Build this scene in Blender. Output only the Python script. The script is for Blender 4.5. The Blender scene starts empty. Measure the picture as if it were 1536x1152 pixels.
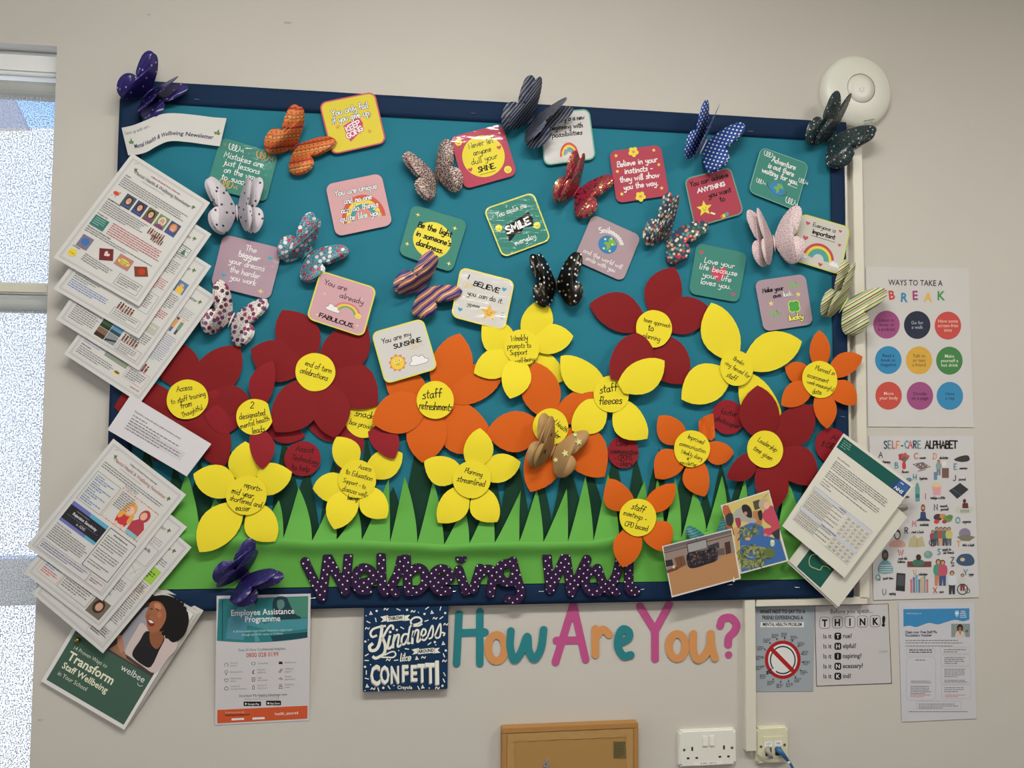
import bpy, bmesh, math, random
from mathutils import Vector, Matrix
R0 = random.Random(7)
sc = bpy.context.scene
COL = sc.collection
# ------------------------------------------------------------------ camera
# board: 1.8 x 1.22 m, lower left corner of its face at (0, -FACE, BZ); wall plane is y = 0, room at y < 0
BZ, FACE = 1.25, 0.018
FPX, CX, CY = 1200.0, 768.0, 576.0
cam_d = bpy.data.cameras.new('camera'); cam = bpy.data.objects.new('camera', cam_d); COL.objects.link(cam)
cam_d.sensor_width = 36.0; cam_d.lens = 36.0 * FPX / 1536.0; cam_d.clip_start = 0.02
CR = Matrix.Rotation(-0.1283, 3, 'Z') @ Matrix.Rotation(math.pi/2 + 0.0536, 3, 'X') @ Matrix.Rotation(0.0070, 3, 'Z')
CPOS = Vector((0.6721, -1.9278 - FACE, BZ + 0.4209))
cam.matrix_world = Matrix.Translation(CPOS) @ CR.to_4x4()
sc.camera = cam
# ------------------------------------------------------------------ world, lights, exposure
sc.view_settings.view_transform = 'Standard'; sc.view_settings.look = 'None'
sc.view_settings.gamma = 1.0; sc.view_settings.use_curve_mapping = False
sc.view_settings.exposure = 0.0
w = bpy.data.worlds.new('sky'); sc.world = w; w.use_nodes = True
wn = w.node_tree.nodes; wl = w.node_tree.links
bg = wn['Background']; bg.inputs[1].default_value = 2.7
tc = wn.new('ShaderNodeTexCoord'); sp = wn.new('ShaderNodeSeparateXYZ'); rp = wn.new('ShaderNodeValToRGB')
wl.new(tc.outputs['Generated'], sp.inputs[0]); wl.new(sp.outputs['Z'], rp.inputs[0]); wl.new(rp.outputs[0], bg.inputs[0])
rp.color_ramp.elements[0].color = (0.92, 0.94, 0.92, 1); rp.color_ramp.elements[1].color = (0.16, 0.34, 0.80, 1)
rp.color_ramp.elements[0].position = 0.0; rp.color_ramp.elements[1].position = 0.35
def area(name, loc, target, sx, sy, power, color):
    l = bpy.data.lights.new(name, 'AREA'); l.shape = 'RECTANGLE'; l.size = sx; l.size_y = sy; l.energy = power; l.color = color
    o = bpy.data.objects.new(name, l); COL.objects.link(o); o.location = loc
    o.rotation_euler = (Vector(target) - Vector(loc)).to_track_quat('-Z', 'Y').to_euler()
    return o
CEIL = 3.05
area('ceiling_lamp', (0.75, -1.45, CEIL - 0.05), (0.72, -1.22, 1.2), 1.2, 0.12, 35, (1.0, 0.96, 0.88))
area('ceiling_lamp', (2.75, -1.7, CEIL - 0.05), (2.7, -1.55, 1.2), 0.58, 0.58, 25, (1.0, 0.96, 0.88))
area('ceiling_lamp', (0.2, -3.4, CEIL - 0.03), (0.2, -3.4, 0), 0.58, 0.58, 18, (1.0, 0.96, 0.88))
area('window_daylight', (-2.55, -1.9, 1.55), (0.5, -0.6, 1.7), 1.6, 1.5, 19, (0.90, 0.95, 1.0))

# ------------------------------------------------------------------ geometry helpers
def ray(px, py):
    v = CR @ Vector(((px - CX)/FPX, -(py - CY)/FPX, -1.0)); return v
def P(px, py, d=0.0):                      # the point at distance d in front of the wall that stands at this place of the photo
    v = ray(px, py); t = (-d - CPOS.y)/v.y
    return CPOS + v*t
def PP(px, py, o, n):                      # ray meets the plane through o with normal n
    v = ray(px, py); t = (o - CPOS).dot(n)/v.dot(n); return CPOS + v*t
def mpp(px, py): return (P(px+1, py, .02) - P(px, py, .02)).length
def lin(c):
    r = []
    for x in c[:3]:
        x = x/255.0; r.append(x/12.92 if x <= 0.04045 else ((x+0.055)/1.055)**2.4)
    return r
KA = 1.28                                  # albedo from observed colour
def alb(c): return tuple(min(0.93, x*KA) for x in lin(c)) + (1,)
MATS = {}
def nnew(m, t, **kw):
    n = m.node_tree.nodes.new(t)
    for k, v in kw.items(): setattr(n, k, v)
    return n
def bump(m, scale, strength, dist=0.002, detail=3, coord='pos', vec=None, tgt='Normal', rough=.5):
    b = m.node_tree.nodes['Principled BSDF']; L = m.node_tree.links
    g = nnew(m, 'ShaderNodeNewGeometry'); no = nnew(m, 'ShaderNodeTexNoise'); no.inputs['Scale'].default_value = scale; no.inputs['Detail'].default_value = detail
    no.inputs['Roughness'].default_value = rough
    if vec:
        mp = nnew(m, 'ShaderNodeMapping'); mp.inputs['Scale'].default_value = vec; L.new(g.outputs['Position'], mp.inputs[0]); L.new(mp.outputs[0], no.inputs[0])
    else: L.new(g.outputs['Position'], no.inputs[0])
    bu = nnew(m, 'ShaderNodeBump'); bu.inputs['Strength'].default_value = strength; bu.inputs['Distance'].default_value = dist
    L.new(no.outputs[0], bu.inputs['Height']); L.new(bu.outputs[0], b.inputs[tgt]); return bu
def mat(c, kind='paper', rough=None, albedo=None):
    key = (tuple(c), kind, rough)
    if key in MATS: return MATS[key]
    m = bpy.data.materials.new(kind + '_%d_%d_%d' % tuple(c[:3])); m.use_nodes = True
    b = m.node_tree.nodes['Principled BSDF']
    b.inputs['Base Color'].default_value = albedo or alb(c)
    b.inputs['Roughness'].default_value = 0.75; b.inputs['Specular IOR Level'].default_value = 0.25
    if kind == 'paper': bump(m, 9, 0.35, 0.004, 2)
    elif kind == 'ink': b.inputs['Roughness'].default_value = 0.6
    elif kind in ('lam', 'lamx'):
        b.inputs['Coat Weight'].default_value = 1.0 if kind == 'lam' else 0.4; b.inputs['Coat Roughness'].default_value = 0.07; b.inputs['Coat IOR'].default_value = 1.5
        bump(m, 11, 0.20 if kind == 'lam' else 1.0, 0.006 if kind == 'lam' else 0.013, 3, vec=(1, 1, 2.6) if kind == 'lam' else (.7, 1, 3.6), tgt='Coat Normal')
    elif kind == 'gloss':
        b.inputs['Roughness'].default_value = 0.28; b.inputs['Specular IOR Level'].default_value = 0.5; bump(m, 14, 0.3, 0.004, 2)
    elif kind == 'plastic':
        b.inputs['Roughness'].default_value = 0.38; b.inputs['Specular IOR Level'].default_value = 0.5
    elif kind == 'metal':
        b.inputs['Metallic'].default_value = 1.0; b.inputs['Roughness'].default_value = 0.35
    if rough is not None: b.inputs['Roughness'].default_value = rough
    MATS[key] = m; return m
class Thing:
    def __init__(s, name, label, cat, loc, group=None, rot=None):
        o = bpy.data.objects.new(name, None); COL.objects.link(o); o.empty_display_size = .02
        s.o = o; s.loc = Vector(loc); o.location = s.loc; o['label'] = label; o['category'] = cat
        if rot is not None: o.rotation_euler = rot
        if group: o['group'] = group
    def part(s, name, vs, fs, mats, fi=None, smooth=False, label=None, parent=None, local=False):
        off = Vector((0, 0, 0)) if local else s.loc
        ob = rawmesh(name, [Vector(v) - off for v in vs], fs, mats, fi, smooth)
        ob.parent = parent or s.o
        if label: ob['label'] = label
        return ob
def rawmesh(name, vs, fs, mats, fi=None, smooth=False):
    me = bpy.data.meshes.new(name); me.from_pydata([tuple(v) for v in vs], [], fs)
    if not isinstance(mats, (list, tuple)): mats = [mats]
    for m in mats: me.materials.append(m)
    if fi: me.polygons.foreach_set('material_index', fi)
    if smooth: me.polygons.foreach_set('use_smooth', [True]*len(me.polygons))
    me.update()
    ob = bpy.data.objects.new(name, me); COL.objects.link(ob); return ob
def single(name, vs, fs, mats, label, cat, group=None, fi=None, smooth=False):
    c = sum((Vector(v) for v in vs), Vector((0, 0, 0)))/len(vs)
    ob = rawmesh(name, [Vector(v) - c for v in vs], fs, mats, fi, smooth); ob.location = c
    ob['label'] = label; ob['category'] = cat
    if group: ob['group'] = group
    return ob
def struct(name, vs, fs, mats, fi=None):
    ob = rawmesh(name, vs, fs, mats, fi); ob['kind'] = 'structure'; return ob
def boxg(x0, x1, y0, y1, z0, z1, bev=0.0):
    bm = bmesh.new(); bmesh.ops.create_cube(bm, size=1.0)
    for v in bm.verts: v.co = Vector(((x0+x1)/2 + v.co.x*(x1-x0), (y0+y1)/2 + v.co.y*(y1-y0), (z0+z1)/2 + v.co.z*(z1-z0)))
    if bev: bmesh.ops.bevel(bm, geom=bm.edges[:], offset=bev, segments=2, affect='EDGES')
    bm.verts.ensure_lookup_table()
    vs = [v.co.copy() for v in bm.verts]; fs = [[v.index for v in f.verts] for f in bm.faces]; bm.free(); return vs, fs
def slab(front, back):                     # front and back outlines (same count) -> closed solid
    n = len(front); vs = list(front) + list(back)
    fs = [list(range(n))] + [list(range(2*n-1, n-1, -1))]
    for i in range(n):
        j = (i+1) % n; fs.append([i, n+i, n+j, j])
    return vs, fs
def tube(pts, r, seg=8, caps=True):
    vs = []; fs = []; n = len(pts)
    for i, p in enumerate(pts):
        p = Vector(p); a = Vector(pts[max(0, i-1)]); b = Vector(pts[min(n-1, i+1)]); t = (b-a).normalized()
        u = t.cross(Vector((0, 0, 1)));
        if u.length < .1: u = t.cross(Vector((1, 0, 0)))
        u.normalize(); v = t.cross(u); rr = r[i] if isinstance(r, (list, tuple)) else r
        for k in range(seg):
            an = 2*math.pi*k/seg; vs.append(p + (u*math.cos(an) + v*math.sin(an))*rr)
    for i in range(n-1):
        for k in range(seg):
            k2 = (k+1) % seg; fs.append([i*seg+k, i*seg+k2, (i+1)*seg+k2, (i+1)*seg+k])
    if caps: fs += [list(range(seg-1, -1, -1)), list(range((n-1)*seg, n*seg))]
    return vs, fs
def crom(pts, n=4, closed=False):
    out = []; m = len(pts)
    rng = range(m if closed else m-1)
    for i in rng:
        if closed: p0, p1, p2, p3 = pts[(i-1) % m], pts[i], pts[(i+1) % m], pts[(i+2) % m]
        else: p0, p1, p2, p3 = pts[max(i-1, 0)], pts[i], pts[i+1], pts[min(i+2, m-1)]
        for k in range(n):
            t = k/n
            out.append(tuple(0.5*((2*b) + (-a+c)*t + (2*a-5*b+4*c-d)*t*t + (-a+3*b-3*c+d)*t**3) for a, b, c, d in zip(p0, p1, p2, p3)))
    if not closed: out.append(tuple(pts[-1]))
    return out
# ------------------------------------------------------------------ stroke (handwritten) font: x-height 10, capitals 18, y up
GL = {
'a':(11,"8,8 5,10 1,7 1,2 4,0 7,3 8,8;8,10 8,3 10,0"),'b':(10,"1,20 1,0;1,6 4,10 8,8 8,2 4,0 1,3"),'c':(9,"8,8 5,10 1,6 2,1 5,0 8,2"),
'd':(11,"8,8 5,10 1,7 1,2 4,0 8,3;8,20 8,4 9,0"),'e':(10,"1,5 8,6 6,10 2,9 1,4 3,0 8,2"),'f':(8,"7,18 4,20 3,15 3,0;0,10 7,10"),
'g':(11,"8,8 5,10 1,7 1,3 4,1 8,4;8,10 8,-4 5,-8 1,-6"),'h':(11,"1,20 1,0;1,6 5,10 8,8 8,0"),'i':(5,"2,10 2,0;2,15 2.2,14"),
'j':(6,"4,10 4,-4 1,-8;4,15 4,14"),'k':(10,"1,20 1,0;8,10 1,4 8,0!"),'l':(5,"2,20 2,2 4,0"),
'm':(15,"1,10 1,0;1,6 4,10 6,8 6,0;6,6 10,10 12,8 12,0"),'n':(11,"1,10 1,0;1,6 5,10 8,8 8,0"),'o':(11,"5,10 1,7 1,2 5,0 9,3 8,8 5,10"),
'p':(11,"1,10 1,-8;1,7 5,10 9,7 8,2 4,0 1,2"),'q':(11,"8,8 5,10 1,7 1,2 4,0 8,3;8,10 8,-8"),'r':(8,"1,10 1,0;1,6 4,10 7,9"),
's':(9,"8,9 4,10 2,8 6,5 7,2 4,0 0,1"),'t':(8,"3,17 3,2 6,0;0,11 7,11"),'u':(11,"1,10 1,3 4,0 8,3;8,10 8,2 9,0"),
'v':(9,"0,10 4,0 8,10!"),'w':(14,"0,10 3,0 6,8 9,0 12,10!"),'x':(9,"0,10 8,0!;8,10 0,0!"),'y':(10,"1,10 2,4 5,3 8,6;8,10 8,-3 5,-8 1,-6"),'z':(9,"1,10 8,10 1,0 8,0!"),
'A':(13,"0,0 6,18 12,0!;2,7 10,7!"),'B':(11,"1,0 1,18!;1,18 8,17 8,11 1,10;1,10 10,8 9,1 1,0"),'C':(12,"11,15 7,18 1,13 1,5 6,0 11,3"),
'D':(12,"1,0 1,18!;1,18 9,16 11,9 9,2 1,0"),'E':(11,"10,18 1,18 1,0 10,0!;1,9 8,9!"),'F':(10,"10,18 1,18 1,0!;1,9 8,9!"),'G':(13,"11,15 7,18 1,13 1,5 6,0 11,3 11,8 7,8"),
'H':(12,"1,18 1,0!;10,18 10,0!;1,9 10,9!"),'I':(4,"2,18 2,0!"),'J':(9,"8,18 8,4 4,0 1,3"),'K':(12,"1,18 1,0!;10,18 1,8 10,0!"),'L':(10,"1,18 1,0 9,0!"),
'M':(15,"1,0 2,18 7,6 12,18 13,0!"),'N':(13,"1,0 1,18 11,0 11,18!"),'O':(14,"7,18 1,13 1,5 7,0 13,5 12,14 7,18"),'P':(11,"1,0 1,18!;1,18 9,17 9,10 1,8"),
'R':(11,"1,0 1,18!;1,18 9,17 9,11 1,9;4,9 10,0!"),'S':(11,"9,16 5,18 1,15 3,11 8,7 9,3 5,0 0,2"),'T':(12,"0,18 12,18!;6,18 6,0!"),'U':(13,"1,18 1,5 6,0 11,5 11,18"),
'V':(12,"0,18 6,0 11,18!"),'W':(17,"0,18 4,0 8,14 12,0 16,18!"),'X':(12,"0,18 11,0!;11,18 0,0!"),'Y':(12,"0,18 6,9 12,18!;6,9 6,0!"),'Q':(14,"7,18 1,13 1,5 7,0 13,5 12,14 7,18;8,5 13,-1!"),'Z':(12,"1,18 11,18 1,0 11,0!"),
'2':(10,"1,14 4,18 8,15 7,9 1,0 9,0"),'.':(5,"2,1 2.4,0"),',':(5,"3,2 1,-3"),'-':(8,"1,6 7,6!"),"'":(4,"2,18 1.6,14"),'!':(5,"2,18 2,5!;2,1 2.3,0"),
'?':(10,"1,15 5,18 8,14 4,9 4,5;4,1 4.3,0"),'+':(9,"4,10 4,1!;0,5 8,5!"),':':(5,"2,8 2.3,7;2,1 2.3,0"),'~':(30,"0,4 3,16 7,16 5,6 9,3 12,12 15,12 14,4 18,3 21,9 23,4 27,3"),
'_':(16,"0,-3 16,-3!"),'*':(12,"6,14 6,2!;1,11 11,5!;1,5 11,11!"),
}
GLS = {}
def glyph(ch):
    if ch not in GLS:
        adv, s = GL[ch]; st = []
        for q in s.split(';'):
            straight = q.endswith('!'); pts = [tuple(float(a) for a in t.split(',')) for t in q.strip('!').split()]
            st.append(pts if straight or len(pts) < 3 else crom(pts, 3))
        GLS[ch] = (adv, st)
    return GLS[ch]
# ------------------------------------------------------------------ printed (built-in font) glyph cache
PF = {}
def pglyph(ch, bold):
    k = (ch, bold)
    if k in PF: return PF[k]
    def mk(body):
        cu = bpy.data.curves.new('t', 'FONT'); cu.body = body; cu.size = 1.0; cu.offset = bold; cu.resolution_u = 2
        ob = bpy.data.objects.new('t', cu); me = ob.to_mesh()
        vs = [(v.co.x, v.co.y) for v in me.vertices]; fs = [tuple(p.vertices) for p in me.polygons]
        ob.to_mesh_clear(); bpy.data.objects.remove(ob); bpy.data.curves.remove(cu); return vs, fs
    if ch == ' ': PF[k] = (.28, [], []); return PF[k]
    vs, fs = mk(ch); a, _ = mk(ch + '|'); b, _ = mk('|')
    PF[k] = (max(v[0] for v in a) - max(v[0] for v in b), vs, fs); return PF[k]
# ------------------------------------------------------------------ flat print laid on a sheet
class Art:
    def __init__(s, T, kind='ink', lift=3e-4, step=6e-6):
        s.lift = lift; s.T = T; s.kind = kind; s.vs = []; s.fs = []; s.fi = []; s.mats = []; s.off = 6e-5; s.step = step; s.tr = None
    def pt(s, x, y):
        if s.tr: x, y = s.tr(x, y)
        return (x, y, s.off)
    def mi(s, c):
        m = c if not isinstance(c, (tuple, list)) else mat(c, s.kind)
        if m not in s.mats: s.mats.append(m)
        return s.mats.index(m)
    def raw(s, pts, faces, c):
        b = len(s.vs); i = s.mi(c)
        s.vs += [s.pt(x, y) for x, y in pts]
        for f in faces: s.fs.append([b+k for k in f]); s.fi.append(i)
    def poly(s, pts, c, smooth=0):
        if smooth: pts = crom(pts, smooth, True)
        s.off += s.step; s.raw(pts, [list(range(len(pts)))], c)
    def rect(s, x0, y0, x1, y1, c): s.poly([(x0, y0), (x1, y0), (x1, y1), (x0, y1)], c)
    def rrect(s, x0, y0, x1, y1, r, c): s.poly(rr(x0, y0, x1, y1, r), c)
    def circ(s, cx, cy, r, c, ry=None, n=24, rot=0):
        ry = ry or r; ca, sa = math.cos(rot), math.sin(rot); pts = []
        for k in range(n):
            a = 2*math.pi*k/n; u, v = r*math.cos(a), ry*math.sin(a); pts.append((cx+u*ca-v*sa, cy+u*sa+v*ca))
        s.poly(pts, c)
    def ring(s, cx, cy, r0, r1, c, a0=0, a1=360, n=28, sy=1.0, rot=0):
        s.off += s.step; pts = []; ca, sa = math.cos(rot), math.sin(rot)
        for k in range(n+1):
            a = math.radians(a0 + (a1-a0)*k/n)
            for r in (r0, r1):
                u, v = r*math.cos(a), -r*sy*math.sin(a); pts.append((cx+u*ca-v*sa, cy+u*sa+v*ca))
        s.raw(pts, [[2*k, 2*k+1, 2*k+3, 2*k+2] for k in range(n)], c)
    def line(s, pts, wd, c, closed=False, inc=True, cap=True):
        if inc: s.off += s.step
        if closed: pts = list(pts) + [pts[0]]
        L = []; Rr = []; n = len(pts)
        for i, p in enumerate(pts):
            a = pts[i-1] if i else (pts[-2] if closed else p); b = pts[i+1] if i < n-1 else (pts[1] if closed else p)
            d1 = (p[0]-a[0], p[1]-a[1]); d2 = (b[0]-p[0], b[1]-p[1])
            l1 = math.hypot(*d1) or 1e-9; l2 = math.hypot(*d2) or 1e-9
            t1 = (d1[0]/l1, d1[1]/l1); t2 = (d2[0]/l2, d2[1]/l2)
            t = (t1[0]+t2[0], t1[1]+t2[1]); l = math.hypot(*t)
            if l < .3: t = t1 if math.hypot(*d1) > 1e-6 else t2; l = math.hypot(*t) or 1
            t = (t[0]/l, t[1]/l); nn = (-t[1], t[0])
            base = t2 if (i == 0 or l1 < 1e-6) else t1; cosn = max(.55, abs(base[0]*t[0]+base[1]*t[1])); h = wd/2/cosn
            if cap and not closed and i == 0: p = (p[0]-t[0]*wd*.3, p[1]-t[1]*wd*.3)
            if cap and not closed and i == n-1: p = (p[0]+t[0]*wd*.3, p[1]+t[1]*wd*.3)
            L.append((p[0]+nn[0]*h, p[1]+nn[1]*h)); Rr.append((p[0]-nn[0]*h, p[1]-nn[1]*h))
        s.raw([q for pr in zip(L, Rr) for q in pr], [[2*k, 2*k+1, 2*k+3, 2*k+2] for k in range(n-1)], c)
    def hand(s, x, y, txt, h, c, wd=None, ang=0, slant=0.0, jit=0.5, align='c', track=1.0, sx=1.0, arc=None, out=None):
        """h = x-height.  Baseline point (x, y), y down; ang in degrees, positive turns clockwise."""
        k = h/10.0; wd = wd or h*.17; rnd = random.Random(txt)
        tot = sum((glyph(ch)[0] if ch != ' ' else 8)*track for ch in txt)*k*sx
        x0 = {'c': -tot/2, 'l': 0, 'r': -tot}[align]; ca, sa = math.cos(math.radians(ang)), math.sin(math.radians(ang))
        s.off += s.step; strokes = []
        for ch in txt:
            if ch == ' ': x0 += 8*k*sx*track; continue
            adv, st = glyph(ch); dy = rnd.uniform(-jit, jit)*k; ro = rnd.uniform(-.06, .06)*jit
            for q in st:
                pl = []
                for gx, gy in q:
                    gx2 = gx + gy*slant - gy*ro; gy2 = gy + gx*ro
                    u = x0 + gx2*k*sx; v = -gy2*k + dy
                    if arc:
                        an = u/arc; u2 = (arc + -v)*math.sin(an); v2 = arc - (arc - v)*math.cos(an); u, v = u2, v2
                    pl.append((x + u*ca - v*sa, y + u*sa + v*ca))
                strokes.append(pl)
            x0 += adv*k*sx*track
        if out:
            for pl in strokes: s.line(pl, wd + out[1]*2, out[0], inc=False)
            s.off += s.step
        for pl in strokes: s.line(pl, wd, c, inc=False)
    def text(s, x, y, txt, size, c, bold=0.0, ang=0, align='c', sx=1.0, slant=0.0, track=0.0):
        """built-in font, size = em height; baseline (x, y)"""
        adv = [pglyph(ch, bold) for ch in txt]; tot = sum(a[0]+track for a in adv)*size*sx
        x0 = {'c': -tot/2, 'l': 0, 'r': -tot}[align]; ca, sa = math.cos(math.radians(ang)), math.sin(math.radians(ang)); s.off += s.step
        for a, vs, fs in adv:
            if vs:
                pts = []
                for gx, gy in vs:
                    u = x0 + (gx + gy*slant)*size*sx; v = -gy*size; pts.append((x+u*ca-v*sa, y+u*sa+v*ca))
                s.raw(pts, fs, c)
            x0 += (a+track)*size*sx
    def para(s, x, y, wd, n, lh, c, th=None, ang=0, last=.6, seed=1, ragged=.12):
        """lines of print too small to read: one dash a word"""
        rnd = random.Random(seed*31+int(x*7+y)); th = th or lh*.42; s.off += s.step
        ca, sa = math.cos(math.radians(ang)), math.sin(math.radians(ang)); b = []; f = []
        for i in range(n):
            L = wd*(last if i == n-1 else 1-rnd.random()*ragged); u = 0
            while u < L:
                wl_ = min(rnd.uniform(1.2, 4.5)*th, L-u)
                for du, dv in ((0, 0), (wl_, 0), (wl_, th), (0, th)):
                    uu, vv = u+du, i*lh+dv; b.append((x+uu*ca-vv*sa, y+uu*sa+vv*ca))
                f.append([len(b)-4, len(b)-3, len(b)-2, len(b)-1]); u += wl_ + th*.7
        s.raw(b, f, c)
    def done(s, thing, name, label=None, parent=None):
        if not s.vs: return None
        top = getattr(thing, 'top', 0); low = min(v[2] for v in s.vs); up = max(0, top + 6e-5 - low)
        thing.top = max(top, s.off + up); vs = [s.T(x, y, o + up) for x, y, o in s.vs]
        return thing.part(name, vs, s.fs, s.mats, s.fi, label=label, parent=parent)
def rr(x0, y0, x1, y1, r, n=5):
    pts = []
    for cx, cy, a in ((x1-r, y0+r, -90), (x1-r, y1-r, 0), (x0+r, y1-r, 90), (x0+r, y0+r, 180)):
        for k in range(n+1):
            t = math.radians(a + 90*k/n); pts.append((cx + r*math.cos(t), cy + r*math.sin(t)))
    return pts
class Sheet:
    """four photo corners TL TR BR BL and three depths -> a flat sheet standing in front of the wall, drawn on in 0..w, 0..h (y down)"""
    def __init__(s, cs, d, w=100.0, h=100.0):
        if not isinstance(d, (tuple, list)): d = (d, d, d)
        a, b, e = P(*cs[0], d[0]), P(*cs[1], d[1]), P(*cs[3], d[2])
        s.n = (b-a).cross(e-a).normalized()
        if s.n.y > 0: s.n = -s.n
        s.c = [a, b, PP(*cs[2], a, s.n), e]; s.w = w; s.h = h; s.o = a
    def T(s, x, y, off=0):
        u, v = x/s.w, y/s.h; a, b, c, d = s.c
        return a*(1-u)*(1-v) + b*u*(1-v) + c*u*v + d*(1-u)*v + s.n*off
    def X(s, px, py, off=0): return PP(px, py, s.o, s.n) + s.n*off
    def base(s): return (s.c[2] + s.c[3])/2
def via(x0, y0, sc_): return lambda x, y: (x0 + x*sc_, y0 + y*sc_)
# ================================================================== the room
m_wall = bpy.data.materials.new('painted_plaster'); m_wall.use_nodes = True
b_ = m_wall.node_tree.nodes['Principled BSDF']; b_.inputs['Roughness'].default_value = 0.75; b_.inputs['Specular IOR Level'].default_value = 0.3
g_ = nnew(m_wall, 'ShaderNodeNewGeometry'); n_ = nnew(m_wall, 'ShaderNodeTexNoise'); n_.inputs['Scale'].default_value = 1.7; n_.inputs['Detail'].default_value = 4
r_ = nnew(m_wall, 'ShaderNodeValToRGB'); m_wall.node_tree.links.new(g_.outputs['Position'], n_.inputs[0]); m_wall.node_tree.links.new(n_.outputs[0], r_.inputs[0])
r_.color_ramp.elements[0].position = .3; r_.color_ramp.elements[1].position = .7
r_.color_ramp.elements[0].color = (0.63, 0.60, 0.55, 1); r_.color_ramp.elements[1].color = (0.655, 0.625, 0.575, 1)
m_wall.node_tree.links.new(r_.outputs[0], b_.inputs['Base Color']); bump(m_wall, 55, 0.12, 0.002, 5)
m_ceil = mat((225, 222, 215), 'plaster'); m_floor = mat((120, 118, 122), 'carpet', .95)
pw = P(84, 69, 0); WX = (P(84, 69, 0).x + P(46, 1152, 0).x)/2; WZ = pw.z; WL = WX - 1.25; WB = 0.62
X0, X1, Y1 = -2.75, 4.3, -5.2
def grid_plane(a, b, c, d): return [a, b, c, d], [[0, 1, 2, 3]]
vs = []; fs = []
for (xa, xb, za, zb) in ((X0, WL, 0, CEIL), (WX, X1, 0, CEIL), (WL, WX, WZ, CEIL), (WL, WX, 0, WB)):
    n = len(vs); vs += [(xa, 0, za), (xb, 0, za), (xb, 0, zb), (xa, 0, zb)]; fs.append([n, n+1, n+2, n+3])
RD = 0.16   # depth of the window reveal
m_rev = mat((232, 234, 240), 'reveal_paint', .6)
struct('wall_back', vs, fs, m_wall)
rev = [(WX, 0, WB), (WX, 0, WZ), (WL, 0, WZ), (WL, 0, WB), (WX, RD, WB), (WX, RD, WZ), (WL, RD, WZ), (WL, RD, WB)]
struct('wall_reveal', rev, [[0, 1, 5, 4], [1, 2, 6, 5], [2, 3, 7, 6], [3, 0, 4, 7]], m_rev)
struct('wall_left', *grid_plane((X0, 0, 0), (X0, Y1, 0), (X0, Y1, CEIL), (X0, 0, CEIL)), m_wall)
struct('wall_right', *grid_plane((X1, 0, 0), (X1, Y1, 0), (X1, Y1, CEIL), (X1, 0, CEIL)), m_wall)
struct('wall_front', *grid_plane((X0, Y1, 0), (X1, Y1, 0), (X1, Y1, CEIL), (X0, Y1, CEIL)), m_wall)
struct('floor', *grid_plane((X0, Y1, 0), (X1, Y1, 0), (X1, 0, 0), (X0, 0, 0)), m_floor)
struct('ceiling', *grid_plane((X0, Y1, CEIL), (X1, Y1, CEIL), (X1, 0, CEIL), (X0, 0, CEIL)), m_ceil)
# scuffs on the paint
for i, (sx_, sy_, sw, sh, sa) in enumerate(((431, 34, 13, 3, 6), (223, 22, 6, 2, -10), (60, 1080, 8, 1.6, -12))):
    sh_ = P(sx_, sy_, 0.0004); m_ = mpp(sx_, sy_); pts = []
    rnd = random.Random(i)
    for k in range(12):
        a = 2*math.pi*k/12; rr_ = rnd.uniform(.5, 1)
        pts.append(sh_ + Vector((math.cos(a)*sw*.6*rr_*m_, 0, math.sin(a)*sh*rr_*m_)))
    o = rawmesh('paint_scuff', pts, [list(range(12))], mat((166, 160, 152), 'scuff')); o['kind'] = 'stuff'; o['label'] = ('faint grey scuff on the plaster above the board', 'tiny grey scuff above the top left butterfly', 'small grey scratch on the wall left below the green brochure')[i]; o['category'] = 'scuff'
# ---- window with its frame, glass, and two roller blinds
def onwall(px, py, y):                     # height on a vertical plane y
    v = ray(px, py); t = (y - CPOS.y)/v.y; return CPOS + v*t
wt = bpy.data.objects.new('window_1', None); COL.objects.link(wt); wt['kind'] = 'structure'; wt.location = ((WL+WX)/2, RD, WB)
m_upvc = mat((236, 240, 244), 'plastic', .35)
def wpart(name, x0, x1, y0, y1, z0, z1, m, bev=.004):
    v, f = boxg(x0, x1, y0, y1, z0, z1, bev); o = rawmesh(name, [Vector(p) - wt.location for p in v], f, m); o.parent = wt; return o
FY = RD - 0.02
zt = lambda py, y: onwall(64, py, y).z
wpart('frame_jamb', WX-.05, WX, FY, FY+.06, WB, WZ, m_upvc); wpart('frame_jamb', WL, WL+.05, FY, FY+.06, WB, WZ, m_upvc)
wpart('frame_head', WL+.05, WX-.05, FY, FY+.06, WZ-.05, WZ, m_upvc); wpart('frame_sill', WL+.05, WX-.05, FY, FY+.06, WB, WB+.05, m_upvc)
z1, z2 = zt(425, FY), zt(452, FY); wpart('transom', WL+.05, WX-.05, FY, FY+.06, z2, z1, m_upvc)
z1, z2 = zt(838, FY), zt(908, FY); wpart('transom', WL+.05, WX-.05, FY, FY+.06, z2, z1, m_upvc)
m_glass = bpy.data.materials.new('window_glass'); m_glass.use_nodes = True; gb = m_glass.node_tree.nodes['Principled BSDF']
gb.inputs['Transmission Weight'].default_value = 1; gb.inputs['Roughness'].default_value = 0; gb.inputs['IOR'].default_value = 1.05
wpart('glass_pane', WL+.05, WX-.05, FY+.028, FY+.032, WB+.05, WZ-.05, m_glass, 0)
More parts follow.
